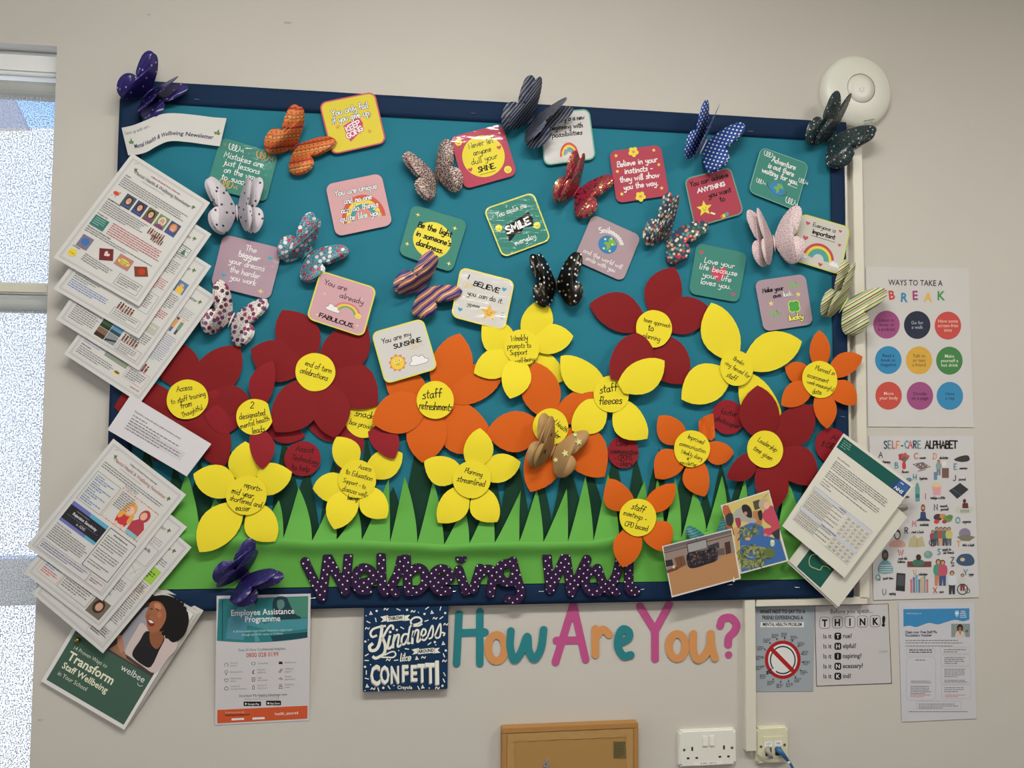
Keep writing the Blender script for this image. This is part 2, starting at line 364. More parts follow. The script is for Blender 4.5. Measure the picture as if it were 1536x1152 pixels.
# blind fabric: open screen weave
m_scr = bpy.data.materials.new('screen_fabric'); m_scr.use_nodes = True; nt = m_scr.node_tree; b = nt.nodes['Principled BSDF']
g = nnew(m_scr, 'ShaderNodeNewGeometry'); mp = nnew(m_scr, 'ShaderNodeMapping'); mp.inputs['Scale'].default_value = (1, 1, .8); nt.links.new(g.outputs['Position'], mp.inputs[0])
n1 = nnew(m_scr, 'ShaderNodeTexNoise'); n1.inputs['Scale'].default_value = 360; n1.inputs['Detail'].default_value = 1; nt.links.new(mp.outputs[0], n1.inputs[0])
rr1 = nnew(m_scr, 'ShaderNodeMapRange'); rr1.inputs[1].default_value = .46; rr1.inputs[2].default_value = .50; nt.links.new(n1.outputs[0], rr1.inputs[0])
tr = nnew(m_scr, 'ShaderNodeBsdfTransparent'); ts = nnew(m_scr, 'ShaderNodeBsdfTranslucent'); ts.inputs[0].default_value = (.85, .88, .9, 1); df = nnew(m_scr, 'ShaderNodeBsdfDiffuse'); df.inputs[0].default_value = (.42, .45, .48, 1)
mx0 = nnew(m_scr, 'ShaderNodeMixShader'); mx0.inputs[0].default_value = .22; nt.links.new(df.outputs[0], mx0.inputs[1]); nt.links.new(ts.outputs[0], mx0.inputs[2])
mx = nnew(m_scr, 'ShaderNodeMixShader'); nt.links.new(rr1.outputs[0], mx.inputs[0]); nt.links.new(mx0.outputs[0], mx.inputs[1]); nt.links.new(tr.outputs[0], mx.inputs[2])
nt.links.new(mx.outputs[0], nt.nodes['Material Output'].inputs[0])
m_roll = mat((165, 168, 166), 'blind_fabric', .8); m_alu = mat((215, 220, 222), 'plastic', .25); m_beige = mat((200, 198, 182), 'plastic', .4)
BY = 0.055
def blind(label, ztop, rad, zbot, bar):
    t = Thing('roller_blind', label, 'blind', ((WL+WX)/2, BY, ztop))
    v, f = tube([(WL+.01, BY, ztop-rad), (WX-.012, BY, ztop-rad)], rad, 20); t.part('roll', v, f, m_roll, smooth=False)
    n = 24; vs = []
    for k in range(n+1):
        z = ztop-rad + (zbot-(ztop-rad))*k/n; vs += [(WL+.012, BY-rad*.6, z), (WX-.014, BY-rad*.6, z)]
    t.part('fabric', vs, [[2*k, 2*k+1, 2*k+3, 2*k+2] for k in range(n)], m_scr)
    if bar:
        v, f = boxg(WL+.01, WX-.012, BY-rad*.6-.008, BY-rad*.6+.008, zbot-.022, zbot+.004, .004); t.part('bottom_bar', v, f, m_beige, label='beige bottom bar')
    return t
YF = BY - .02
zc = zt(97, YF)
t = Thing('blind_headrail', 'white metal headrail across the top of the window', 'headrail', ((WL+WX)/2, YF, zt(108, YF)))
v, f = boxg(WL+.004, WX-.004, YF, YF+.06, zt(110, YF), WZ-.002, .004); t.part('rail', v, f, m_upvc)
v, f = tube([(WL+.004, YF-.004, zt(114, YF)), (WX-.004, YF-.004, zt(114, YF))], .0055, 14); t.part('front_lip', v, f, m_alu, smooth=True)
blind('speckled grey screen roller blind over the upper window, its beige bar at mid height', zt(119, BY-.022), .022, zt(428, BY-.0132), True)
v, f = tube([(WL+.006, YF+.012, zt(443, YF)), (WX-.006, YF+.012, zt(443, YF))], .004, 12)
t2 = blind('speckled grey screen roller blind over the lower window', zt(446, BY-.018), .018, WB+.03, True)
t2.part('roll_cover', v, f, m_alu, smooth=True)
# ---- outside the window
m_fac = mat((245, 245, 245), 'render_wall', .9, (0.93, 0.90, 0.84, 1)); m_eave = mat((150, 150, 158), 'eave', .9)
nb = Thing('neighbouring_building', 'white rendered building seen through the speckled blinds', 'building', (-3.2, 4.0, -1))
zb = onwall(60, 192, 4.0).z
v, f = boxg(-9, 2.2, 4.0, 4.3, -1, zb); nb.part('facade', v, f, m_fac)
ea = [onwall(-80, 100, 3.95), onwall(16, 140, 3.95), onwall(41, 192, 3.95), onwall(-80, 192, 3.95)]
v, f = slab(ea, [p + Vector((0, .05, 0)) for p in ea]); nb.part('eave', v, f, m_eave, label='grey eave above the facade')
# ================================================================== the notice board
BP = lambda x, z, d: Vector((x, -d, BZ + z))        # board coordinates
BH = 1.2195
nbd = Thing('notice_board', 'large notice board backed in turquoise paper with a navy paper border', 'notice board', (0.9, 0, BZ))
m_teal = mat((33, 111, 131), 'backing', .8); bump(m_teal, 3.5, .5, .012, 3, vec=(1, 1, 2)); m_navy = mat((12, 38, 68), 'border', .75); bump(m_navy, 6, .35, .006, 2, vec=(1, 1, .5))
m_frame = mat((188, 184, 172), 'plastic', .3)
v, f = boxg(.004, 1.796, -.0165, -.001, BZ+.004, BZ+BH-.004); nbd.part('panel', v, f, mat((150, 140, 120), 'cork'))
FR = .014
for (xa, xb, za, zb_) in ((0, FR, 0, BH), (1.8-FR, 1.8, 0, BH), (FR, 1.8-FR, 0, FR), (FR, 1.8-FR, BH-FR, BH)):
    v, f = boxg(xa, xb, -.0175, -.0005, BZ+za, BZ+zb_, .0012); nbd.part('frame_rail', v, f, m_frame, label='pale aluminium frame rail')
def wavygrid(x0, x1, z0, z1, nx, nz, df_):
    vs = []; fs = []
    for j in range(nz+1):
        for i in range(nx+1):
            x = x0+(x1-x0)*i/nx; z = z0+(z1-z0)*j/nz; vs.append(BP(x, z, df_(x, z)))
    for j in range(nz):
        for i in range(nx): a = j*(nx+1)+i; fs.append([a, a+1, a+nx+2, a+nx+1])
    return vs, fs
v, f = wavygrid(.02, 1.78, .02, BH-.02, 60, 40, lambda x, z: .0182 + .0009*math.sin(5*x+2*z) + .0007*math.sin(13*z+3*x))
nbd.part('backing_paper', v, f, m_teal, smooth=True)
BW_ = .049
rb = random.Random(3)
def border(x0, x1, z0, z1, horiz, lab):
    def df_(x, z):
        s = x if horiz else z; q = (z-z0)/(z1-z0) if horiz else (x-x0)/(x1-x0)
        return .0212 + .0022*math.sin(math.pi*q)*(1+.5*math.sin(7*s+z0*3)) + .0004*math.sin(31*s)
    v, f = wavygrid(x0, x1, z0, z1, 50 if horiz else 5, 5 if horiz else 40, df_)
    n = len(v); o = nbd.part('border_strip', v, f, m_navy, smooth=True, label=lab)
    md = o.modifiers.new('s', 'SOLIDIFY'); md.thickness = .0012; md.offset = -1
border(-.002, 1.797, BH-BW_, BH+.003, True, 'top navy strip'); border(-.002, 1.797, -.004, BW_, True, 'bottom navy strip')
border(-.004, BW_-.002, BW_-.006, BH-BW_+.006, False, 'left navy strip'); border(1.8-BW_, 1.7905, BW_-.006, BH-BW_+.006, False, 'right navy strip')
m_stap = mat((210, 212, 215), 'metal')
for px, py, a in ((295, 149, 3), (710, 170, 3), (1126, 197, 2), (1264, 625, 4), (470, 897, -4), (680, 887, -5), (1010+85, 877, -6), (1196, 881, 3), (963, 884, -4), (812, 887, 0)):
    c = P(px, py, .0252); t_ = math.radians(-a); u = Vector((math.cos(t_), 0, math.sin(t_)))*.006; q = Vector((0, -.0006, 0))
    v, f = tube([c-u-q*3, c-u*.95+q, c+u*.95+q, c+u-q*3], .0005, 6); nbd.part('staple', v, f, m_stap)
# ---- trunking
m_trk = mat((205, 201, 188), 'plastic', .4)
def trunk(label, pts4, d0=.0005, d1=.019, open_=None):
    front = [P(x, y, d1) for x, y in pts4]; xs = [p.x for p in front]; zs = [p.z for p in front]
    x0, x1, z0, z1 = (xs[0]+xs[3])/2, (xs[1]+xs[2])/2, (zs[2]+zs[3])/2, (zs[0]+zs[1])/2
    t = Thing('cable_trunking', label, 'trunking', ((x0+x1)/2, 0, z0))
    v, f = boxg(x0, x1, -d1*.8, -d0, z0, z1, .0008); t.part('base_channel', v, f, m_trk)
    v, f = boxg(x0-.0008, x1+.0008, -d1, -d1*.78, z0, z1, .0012); t.part('lid', v, f, m_trk)
trunk('tall cream trunking running down beside the right edge of the board', [(1280.5, 194), (1293.5, 194), (1303, 898), (1288.5, 898)])
trunk('cream horizontal trunking directly under the right end of the board', [(1135, 898.5), (1301, 896), (1301, 906.5), (1135, 910)])
trunk('cream vertical trunking dropping to the data socket', [(1116.5, 897.5), (1131.5, 897.5), (1135.5, 1127), (1121, 1127)])
# ---- ceiling-style access point on the wall
apc = P(1281, 140.5, .0); ar = 51.5*mpp(1283, 140); ap = Thing('wireless_access_point', 'round white wireless access point on the wall above the board corner', 'access point', apc)
prof = [(1, .0), (1, .012), (.97, .018), (.88, .024), (.7, .030), (.5, .0335), (.405, .0345), (.40, .0315), (.385, .0315), (.38, .0348), (.2, .0355), (0.001, .0358)]
def lathe(c, prof, R, n=64, wh=None):
    vs = []; fs = []
    for r, d in prof:
        for k in range(n): a = 2*math.pi*k/n; vs.append(c + Vector((math.cos(a)*r*R, -d, math.sin(a)*r*R)))
    for i in range(len(prof)-1):
        for k in range(n): k2 = (k+1) % n; fs.append([i*n+k, i*n+k2, (i+1)*n+k2, (i+1)*n+k])
    return vs, fs
m_ap = mat((212, 212, 202), 'plastic', .35); m_apg = mat((150, 152, 145), 'plastic', .4)
v, f = lathe(apc, prof[:7], ar, 72); ap.part('housing', v, f, m_ap, smooth=True)
v, f = lathe(apc, prof[6:9], ar, 72); ap.part('ring_groove', v, f, m_apg, smooth=True)
v, f = lathe(apc, prof[8:], ar, 72); ap.part('centre_disc', v, f, m_ap, smooth=True)
A = Art(lambda x, y, o: P(x, y, .0358 + o)); A.tr = via(1200, 70, .1215)
A.line(crom([(742, 515), (742, 545), (765, 558), (785, 540), (786, 500)], 3), 9, (185, 186, 178)); A.line([(750, 500), (750, 520)], 8, (185, 186, 178)); A.done(ap, 'emblem')
A = Art(lambda x, y, o: P(x, y, .0262 + o)); A.tr = via(1200, 70, .1215)
A.para(792, 912, 125, 1, 20, (110, 110, 108), th=10, ang=-11, last=1); A.para(792, 948, 110, 1, 20, (110, 110, 108), th=10, ang=-11, last=1); A.done(ap, 'small_print')
# ---- sockets
m_sok = mat((214, 214, 206), 'plastic', .3); m_sok2 = mat((205, 202, 176), 'plastic', .35); m_blk = mat((18, 18, 18), 'plastic'); m_scr_ = mat((120, 112, 95), 'metal')
def faceplate(name, label, cs, m, d=.011):
    S = Sheet(cs, d); t = Thing(name, label, 'socket', P(*cs[3], 0))
    c = S.c; x0, x1 = (c[0].x+c[3].x)/2, (c[1].x+c[2].x)/2; z0, z1 = (c[2].z+c[3].z)/2, (c[0].z+c[1].z)/2
    bm = bmesh.new(); bmesh.ops.create_cube(bm, size=1)
    for v_ in bm.verts: v_.co = Vector(((x0+x1)/2+v_.co.x*(x1-x0), -d/2+v_.co.y*d-.0003, (z0+z1)/2+v_.co.z*(z1-z0)))
    bmesh.ops.bevel(bm, geom=[e for e in bm.edges if abs(e.verts[0].co.y-e.verts[1].co.y) > d*.5], offset=.005, segments=4, affect='EDGES')
    bmesh.ops.bevel(bm, geom=[e for e in bm.edges if all(v_.co.y < -d*.8 for v_ in e.verts)], offset=.003, segments=3, affect='EDGES')
    bm.verts.ensure_lookup_table(); vs = [v_.co.copy() for v_ in bm.verts]; fs = [[v_.index for v_ in q.verts] for q in bm.faces]; bm.free()
    t.part('faceplate', vs, fs, m); F = lambda u, v, o=0: Vector((x0+(x1-x0)*u, -d-.0004-o, z1-(z1-z0)*v))
    return t, F, (x1-x0), (z1-z0)
def fbox(t, name, F, u0, v0, u1, v1, o0, o1, m, bev=.0005, label=None, tilt=0):
    a = F(u0, v0, o1); b2 = F(u1, v1, o0); v, f = boxg(min(a.x, b2.x), max(a.x, b2.x), a.y, b2.y, min(a.z, b2.z), max(a.z, b2.z), bev)
    if tilt:
        zc_ = (a.z+b2.z)/2; h = abs(a.z-b2.z)/2
        v = [Vector((p.x, p.y - (tilt*((zc_-p.z)/h) if p.y < (a.y+b2.y)/2 else 0), p.z)) for p in v]
    return t.part(name, v, f, m, label=label)
def screw(t, F, u, v):
    c = F(u, v); vs, fs = lathe(c, [(1, -.001), (1, .0006), (.6, .0014), (.001, .0015)], .0034, 16); t.part('screw', vs, fs, m_scr_, smooth=True)
t, F, _, _ = faceplate('double_socket', 'white double mains socket with two rocker switches low on the wall', [(1018, 1097), (1103.6, 1092.8), (1105, 1147), (1018.6, 1151)], m_sok)
fbox(t, 'rocker_switch', F, .41, .16, .495, .43, -.002, .003, m_sok, .0008, tilt=.0012); fbox(t, 'rocker_switch', F, .53, .16, .615, .43, -.002, .003, m_sok, .0008, tilt=.0012)
for dx in (.0, .555):
    fbox(t, 'pin_hole', F, .215+dx, .45, .245+dx, .56, -.001, .0001, m_blk, 0); fbox(t, 'pin_hole', F, .135+dx, .735, .18+dx, .785, -.001, .0001, m_blk, 0); fbox(t, 'pin_hole', F, .285+dx, .735, .33+dx, .785, -.001, .0001, m_blk, 0)
screw(t, F, .09, .52); screw(t, F, .925, .52)
A = Art(lambda x, y, o: F(x/100, y/100, o)); A.rect(26, 86, 76, 97, (222, 222, 212)); A.text(51, 94.5, 'R /MI1 / SKT A', 7, (40, 40, 40), sx=.62); A.done(t, 'sticker')
t, F, _, _ = faceplate('data_socket', 'cream data socket with a grey and a blue network cable plugged in', [(1134.7, 1092), (1182, 1089.5), (1183.6, 1143.6), (1134.7, 1146.6)], m_sok2)
fbox(t, 'insert', F, .2, .25, .83, .85, -.001, .0012, m_sok2, .0006)
fbox(t, 'jack_opening', F, .27, .55, .46, .78, 0, .0014, m_blk, 0); fbox(t, 'jack_opening', F, .57, .55, .76, .78, 0, .0014, m_blk, 0)
A = Art(lambda x, y, o: F(x/100, y/100, .0013+o)); A.rect(25, 38, 48, 52, (235, 232, 228)); A.rect(55, 37, 78, 51, (235, 232, 228)); A.text(36, 49, 'V37', 10, (90, 90, 90), sx=.9); A.text(66, 48, 'V48', 10, (90, 90, 90), sx=.9); A.done(t, 'port_label')
screw(t, F, .14, .52); screw(t, F, .87, .5)
def cable(name, label, pts, r, m, plug, pm):
    t = Thing(name, label, 'cable', pts[0]); v, f = tube(crom([tuple(p) for p in pts], 6), r, 10); t.part('lead', v, f, m, smooth=True)
    v, f = tube(plug[0], plug[1], 10); t.part('plug_boot', v, f, pm, smooth=True); return t
m_bl = mat((36, 92, 142), 'plastic', .35); m_gr = mat((150, 146, 136), 'plastic', .45)
t = cable('blue_network_cable', 'blue network cable leaving the right port of the data socket', [P(1172, 1128, .018), P(1180, 1138, .022), P(1188, 1150, .024), P(1196, 1170, .02), P(1204, 1200, .012)], .0034, m_bl, ([P(1166, 1124, .012), P(1168, 1125, .020), P(1174, 1131, .024), P(1181, 1140, .023)], [.0075, .008, .006, .0042]), m_bl)
v, f = tube([P(1182, 1141.5, .0226), P(1184, 1144.5, .0232)], .0042, 10); t.part('cable_clip', v, f, mat((225, 225, 225), 'plastic'), smooth=True)
cable('grey_network_cable', 'grey network cable looping from the trunking into the left port', [P(1156, 1132, .020), P(1154, 1137, .021), P(1146, 1137.5, .018), P(1137, 1133, .016), P(1131, 1127, .009)], .0016, m_gr, ([P(1151.5, 1123, .012), P(1152, 1126, .021), P(1155, 1132, .023), P(1157, 1136, .02)], [.0065, .0072, .0062, .0045]), m_gr)
# ---- back of a framed picture leaning low on the wall
m_ply = mat((158, 122, 72), 'hardboard', .7); m_wd = mat((160, 118, 68), 'wood', .6); m_tape = mat((166, 130, 80), 'gloss', .45)
fx0, fx1, fz = P(753, 1092, .025).x, P(957.5, 1085, .025).x, (P(753, 1092, .025).z + P(957.5, 1085, .025).z)/2
t = Thing('picture_frame', 'brown back of a picture frame turned to the wall side, low below the board', 'picture frame', ((fx0+fx1)/2, -.012, fz-.26))
for (a, b2, c, d) in ((fx0, fx1, fz-.012, fz), (fx0, fx1, fz-.26, fz-.248), (fx0, fx0+.012, fz-.248, fz-.012), (fx1-.012, fx1, fz-.248, fz-.012)):
    v, f = boxg(a, b2, -.026, -.0008, c, d, .0012); t.part('frame_rail', v, f, m_wd)
v, f = boxg(fx0+.012, fx1-.012, -.0235, -.018, fz-.248, fz-.012); t.part('backing_board', v, f, m_ply)
def tapestrip(x0, x1, z0, z1, horiz, seed):
    rnd = random.Random(seed); n = 26; vs = []; fs = []
    for k in range(n+1):
        q = k/n
        for j in range(4):
            r = j/3; e = (rnd.uniform(-.0012, .0012) if j in (3,) else 0); dd = .0238 + abs(math.sin(q*19+seed+j))*.0010 + rnd.uniform(0, .0007)
            if horiz: vs.append((x0+(x1-x0)*q, -dd, z0+(z1-z0)*r+e))
            else: vs.append((x0+(x1-x0)*r+e, -dd, z0+(z1-z0)*q))
    for k in range(n):
        for j in range(3): a = k*4+j; fs.append([a, a+1, a+5, a+4])
    t.part('brown_tape', vs, fs, m_tape, smooth=True)
tapestrip(fx0+.013, fx1-.013, fz-.013, fz-.032, True, 1); tapestrip(fx0+.013, fx0+.030, fz-.245, fz-.014, False, 2); tapestrip(fx1-.013, fx1-.030, fz-.245, fz-.014, False, 3)
A = Art(lambda x, y, o: P(x, y, .0242+o)); A.tr = via(740, 1060, .3125); A.rect(576, 167, 636, 249, (104, 92, 58)); A.para(582, 174, 48, 9, 8, (60, 52, 34), th=3); A.done(t, 'paper_label')
v, f = tube([P(819, 1141, .0245), P(820.5, 1141, .0275), P(822, 1152, .0275), P(822.5, 1160, .025)], .0022, 8); t.part('hanger', v, f, m_stap)
hc = P(819.5, 1146, .0242); v, f = lathe(hc, [(1, 0), (1, .0012), (.45, .0012), (.45, 0)], .008, 20); t.part('hanger', v, f, m_stap)
# ================================================================== paper grass
K_GL, K_GD = (92, 160, 68), (16, 54, 38)
m_gl = mat(K_GL, 'paper'); m_gd = mat(K_GD, 'paper')
VAL = [(196, 803), (246, 802), (299, 800), (345, 804), (385, 805), (425, 807), (468, 811), (505, 809), (542.5, 810), (585, 813), (626, 814), (666, 817), (704, 815), (742, 814), (779, 812.5), (815, 813), (852, 812), (890, 811.5), (928.5, 803), (972, 799), (996, 801), (1022, 807), (1059, 796), (1092, 798), (1125, 800), (1166, 796), (1200, 804), (1256, 800)]
TIPS = [(224, 722, 2), (280, 708, 1.7), (322, 748, 2.5), (368, 762, 2), (418, 750, 3), (448, 731, 2), (503, 737, 2.2), (537, 765, 2.2), (583, 718, 3), (607, 714, 1.8), (650, 719, 1.6), (696, 758, 2), (737, 742, 2), (782, 734, 4), (805, 733, 1.8), (850, 733, 4), (878, 714, 1.7), (912, 709, 1.6), (967, 720, 2.6), (986, 716, 2), (1013, 717, 2.4), (1041, 735, 1.8), (1083, 713, 2.6), (1117, 719, 2.2), (1150, 738, 2), (1180, 718, 2.2), (1222, 735, 2)]
def vy(x):
    for (a, ya), (b2, yb) in zip(VAL, VAL[1:]):
        if a <= x <= b2: return ya + (yb-ya)*(x-a)/(b2-a)
    return VAL[0][1] if x < VAL[0][0] else VAL[-1][1]
gt = Thing('paper_grass', 'bright green paper grass strip with cut pointed blades along the board bottom', 'paper grass', P(750, 880, .03))
vs = []; fs = []; nx, nz = 100, 14
prof = [(0, .0400), (.04, .0425), (.09, .0430), (.15, .0415), (.22, .0370), (.30, .0310), (.37, .0270), (.44, .0255), (.55, .0250), (.7, .0248), (.85, .0246), (1, .0243)]
def dprof(s):
    for (a, da), (b2, db) in zip(prof, prof[1:]):
        if a <= s <= b2: return da + (db-da)*(s-a)/(b2-a)
    return prof[-1][1]
for i in range(nx+1):
    x = 196 + (1256-196)*i/nx; y0 = vy(x); yb = 885 - (x-196)*(885-868)/1060
    for j in range(nz+1):
        s = (j/nz)**1.25; vs.append(P(x, y0+(yb-y0)*s, dprof(s) + .0016*math.sin(x*.045)*max(0, 1-s*3)))
for i in range(nx):
    for j in range(nz): a = i*(nz+1)+j; fs.append([a, a+1, a+nz+2, a+nz+1])
gt.part('grass_band', vs, fs, m_gl, smooth=True)
def blade(t, vl, vr, tip, p, m, d0, dm, dtip, name, n=12, bow=0.0, curl=0, pl=.92, wave=0):
    vs = []; fs = []
    for k in range(n+1):
        q = k/n
        yl = vl[1]+(tip[1]-vl[1])*q; yr = vr[1]+(tip[1]-vr[1])*q
        xl = vl[0]+(tip[0]-vl[0])*(q**pl) + bow*math.sin(math.pi*q); xr = vr[0]+(tip[0]-vr[0])*(q**p) + bow*math.sin(math.pi*q)
        d = d0 + (dm-d0)*min(1, q*2.2) + (dtip-dm)*max(0, (q-.45)/.55)**2
        for c in range(5):
            u = c/4; xx = xl+(xr-xl)*u; vs.append(P(xx, yl+(yr-yl)*u, d + wave*math.sin(xx*.045)*(1-q)**2 + .006*math.sin(math.pi*u)*(1-q)*q + curl*.004*q*u))
    for k in range(n):
        for c in range(4): a = k*5+c; fs.append([a, a+1, a+6, a+5])
    return t.part(name, vs, fs, m, smooth=True)
for i, (tx, ty, p) in enumerate(TIPS):
    v0, v1 = VAL[i], VAL[i+1]; rnd = random.Random(i)
    blade(gt, v0, v1, (tx, ty), p, m_gl, .0400, .027, .026 + rnd.uniform(0, .004), 'grass_blade', curl=rnd.choice([0, 1, -1]), wave=.0016)
dg = Thing('paper_grass', 'dark green paper grass with taller blades standing behind the bright green strip', 'paper grass', P(750, 840, .02))
DT = [(203, 690, 34), (222, 662, 40), (262, 695, 44), (300, 690, 40), (345, 672, 40), (388, 700, 40), (426, 655, 44), (462, 700, 44), (500, 690, 40), (549, 652, 34), (590, 730, 44), (627, 655, 50), (668, 690, 44), (705, 715, 40), (732, 668, 42), (770, 668, 44), (812, 712, 44), (850, 690, 48), (884, 702, 40), (922, 678, 40), (953, 682, 38), (989, 672, 34), (1026, 696, 46), (1058, 735, 34), (1081, 694, 40), (1113, 704, 40), (1150, 725, 40), (1182, 716, 38), (1206, 716, 32), (1234, 728, 30)]
for i, (tx, ty, wd_) in enumerate(DT):
    rnd = random.Random(i+50); y = 846; cxx = tx + rnd.uniform(-5, 5); wd_ *= 1.22
    blade(dg, (cxx-wd_/2, y), (cxx+wd_/2, y), (tx, ty), rnd.uniform(1.6, 2.4), m_gd, .0206+.0003*(i % 3), .0212+.0003*(i % 3), .0215, 'grass_blade', bow=rnd.uniform(-3, 3), pl=rnd.uniform(1.3, 2.2))
v = [P(204, 846, .0204), P(1250, 846, .0204), P(1250, 872, .0204), P(204, 886, .0204)]
dg.part('grass_band', v, [[0, 1, 2, 3]], m_gd)
# ================================================================== paper flowers
RED, ORA, YEL = (122, 24, 28), (198, 90, 20), (224, 204, 46)
INK = (20, 18, 18)
def handfit(A, x, y, txt, wd, h=None, ang=0, c=INK, lw=None, slant=.12, out=None, jit=.8):
    tot = sum((glyph(ch)[0] if ch != ' ' else 8) for ch in txt)/10.0
    h = h or min(5.2, wd/tot*1.12); A.hand(x, y, txt, h, c, lw or h*.23, ang, slant, jit, sx=wd/(tot*h), out=out)
PET = [(0, .36), (.08, .55), (.18, .76), (.3, .93), (.42, 1.0), (.52, .99), (.64, .91), (.76, .74), (.86, .52), (.94, .26), (1, 0)]
def petal(t, r0, c, tip, hw, d, lift, colr, skew=0.0, fold=0.0, label=None, curl=0.0):
    qq = 1.0*r0/math.hypot(tip[0]-c[0], tip[1]-c[1])*.62; B = P(c[0]+(tip[0]-c[0])*qq, c[1]+(tip[1]-c[1])*qq, d); T = P(tip[0], tip[1], d + lift); ax = T-B; n = Vector((0, -1, 0)); sd = ax.cross(n).normalized(); k = mpp(*c)
    # skew > 0 pushes the belly clockwise of the axis as seen in the photo
    vs = []; fs = []; m = mat(colr, 'paper')
    for (q, h) in PET:
        mid = B + ax*q + sd*(skew*k*math.sin(math.pi*q**1.1)) + n*(.0022*math.sin(math.pi*q**1.5) + curl*q*q)
        for u in (-1, -.5, 0, .5, 1):
            vs.append(mid + sd*(u*h*hw*k) + n*(.0016*(1-u*u)*h + fold*u*h*q))
    for i in range(len(PET)-1):
        for j in range(4): a = i*5+j; fs.append([a, a+1, a+6, a+5])
    return t.part('petal', vs, fs, m, smooth=True, label=label)
def disc(t, cx, cy, r, d, c, name='centre', flat=None, seed=0):
    k = mpp(cx, cy); n = 48; rnd = random.Random(seed); ph = [rnd.uniform(0, 6) for _ in range(3)]; fr = []; bk = []
    ctr = P(cx, cy, d)
    for i in range(n):
        a = 2*math.pi*i/n; q = r*k*(1 + .012*math.sin(2*a+ph[0]) + .01*math.sin(3*a+ph[1]) + .005*math.sin(7*a+ph[2]))
        u, w_ = math.cos(a)*q, math.sin(a)*q
        if flat: # cut flat on one side (direction deg, fraction)
            fa, ff = math.radians(flat[0]), flat[1]*r*k; pr = u*math.cos(fa)+w_*math.sin(fa)
            if pr > ff: u -= (pr-ff)*math.cos(fa); w_ -= (pr-ff)*math.sin(fa)
        fr.append(ctr + Vector((u, 0, w_))); bk.append(ctr + Vector((u, .0006, w_)))
    v, f = slab(fr, bk); return t.part(name, v, f, mat(c, 'paper'))
def flower(label, c, r, d, colr, pets, lines, dd=.0068, dc=YEL, group='paper flowers on the board', cat='paper flower', flat=None):
    t = Thing('paper_flower', label, cat, P(c[0], c[1], d), group=group)
    for i, p in enumerate(pets):
        o = dict(skew=0, fold=0, lift=.004, dz=0, col=colr, curl=0, label=None)
        if len(p) > 3: o.update(p[3])
        petal(t, r, (c[0]+o.get('bx', 0), c[1]+o.get('by', 0)), (p[0], p[1]), p[2], d + .0005*i + o['dz'], o['lift'], o['col'], o['skew'], o['fold'], o['label'], o['curl'])
    dob = disc(t, c[0], c[1], r, d + dd, dc, seed=int(c[0]), flat=flat)
    A = Art(lambda x, y, o: P(x, y, d + dd + o))
    for L in lines: handfit(A, L[0], L[1]+2, L[3], L[2], ang=L[4] if len(L) > 4 else 0, h=L[5] if len(L) > 5 else None)
    A.done(t, 'lettering', parent=dob); return t
D_ = dict
flower('large red paper flower at the left edge with yellow centre on staff training from Thoughtful', (281, 599), 31, .0215, RED,
  [(171, 611, 30, D_(skew=4)), (232, 692, 30, D_(dz=-.0006)), (336, 702, 29, D_(skew=-5)), (374, 596, 28, D_(skew=4, dz=.001)), (262, 512, 33, D_(skew=-3)), (360, 519, 32, D_(skew=4, dz=.001))],
  [(277, 584, 24, 'Access', -8), (283, 598, 54, 'to staff training', -14), (280, 609, 18, 'from', -14), (289, 618, 34, 'Thoughtful', -22)])
flower('small red paper flower with yellow centre reading 2 designated mental health leads', (382, 625), 27.5, .0285, (132, 28, 36),
  [(409, 541, 19, D_(skew=-5, dz=.004, lift=.007)), (394, 704, 18.5, D_(skew=-5, dz=.009, lift=.012)), (306, 622, 23, D_(skew=-5, dz=-.004, lift=.001)), (309, 587, 19, D_(skew=7, dz=-.005, lift=0)), (458, 655, 17, D_(skew=6, dz=-.006, lift=-.001))],
  [(378, 610, 6, '2', 0), (379, 624, 40, 'designated', -10), (383, 635, 46, 'mental health', -16), (388, 647, 20, 'leads', -12)], flat=(15, .86), dd=.0135)
flower('large red paper flower reading end of term celebrations', (473, 558), 29.5, .0270, RED,
  [(567, 607, 35, D_(skew=-9)), (551, 488, 33, D_(skew=6, dz=-.001)), (423, 465, 33, D_(skew=3)), (376, 524, 32, D_(skew=-3)), (503, 657, 30, D_(skew=-6, lift=.008)), (413, 648, 33, D_(skew=-5, lift=.008, dz=.001))],
  [(477, 552, 42, 'end of term', 18), (470, 563, 44, 'celebrations', 18)])
flower('small red paper flower half hidden under its neighbours, yellow centre on snack box provided', (547, 629), 28.5, .0232, (132, 28, 36),
  [(592, 688, 20, D_(skew=-6, dz=.003, lift=.014)), (463, 642, 20, D_(skew=-6, dz=-.001, lift=0)), (509, 706, 18, D_(lift=.001, dz=-.001)), (505, 590, 18, D_(dz=-.001, lift=0))],
  [(546, 624, 30, 'snack', 10), (544, 639, 42, 'box provided', 15)], dd=.0025)
flower('large orange paper flower reading staff refreshments', (653, 600), 28, .0262, ORA,
  [(578, 560, 26, D_(skew=-4)), (738, 668, 36, D_(skew=10, dz=-.001)), (753, 566, 29, D_(skew=-6, lift=.002)), (690, 500, 31, D_(skew=5)), (558, 634, 31, D_(skew=0, dz=.0035, lift=.006)), (633, 694, 30, D_(skew=2))],
  [(648, 595, 29, 'staff', -4, 6.6), (653.6, 613, 50, 'refreshments', 3, 6)], dd=.0105)
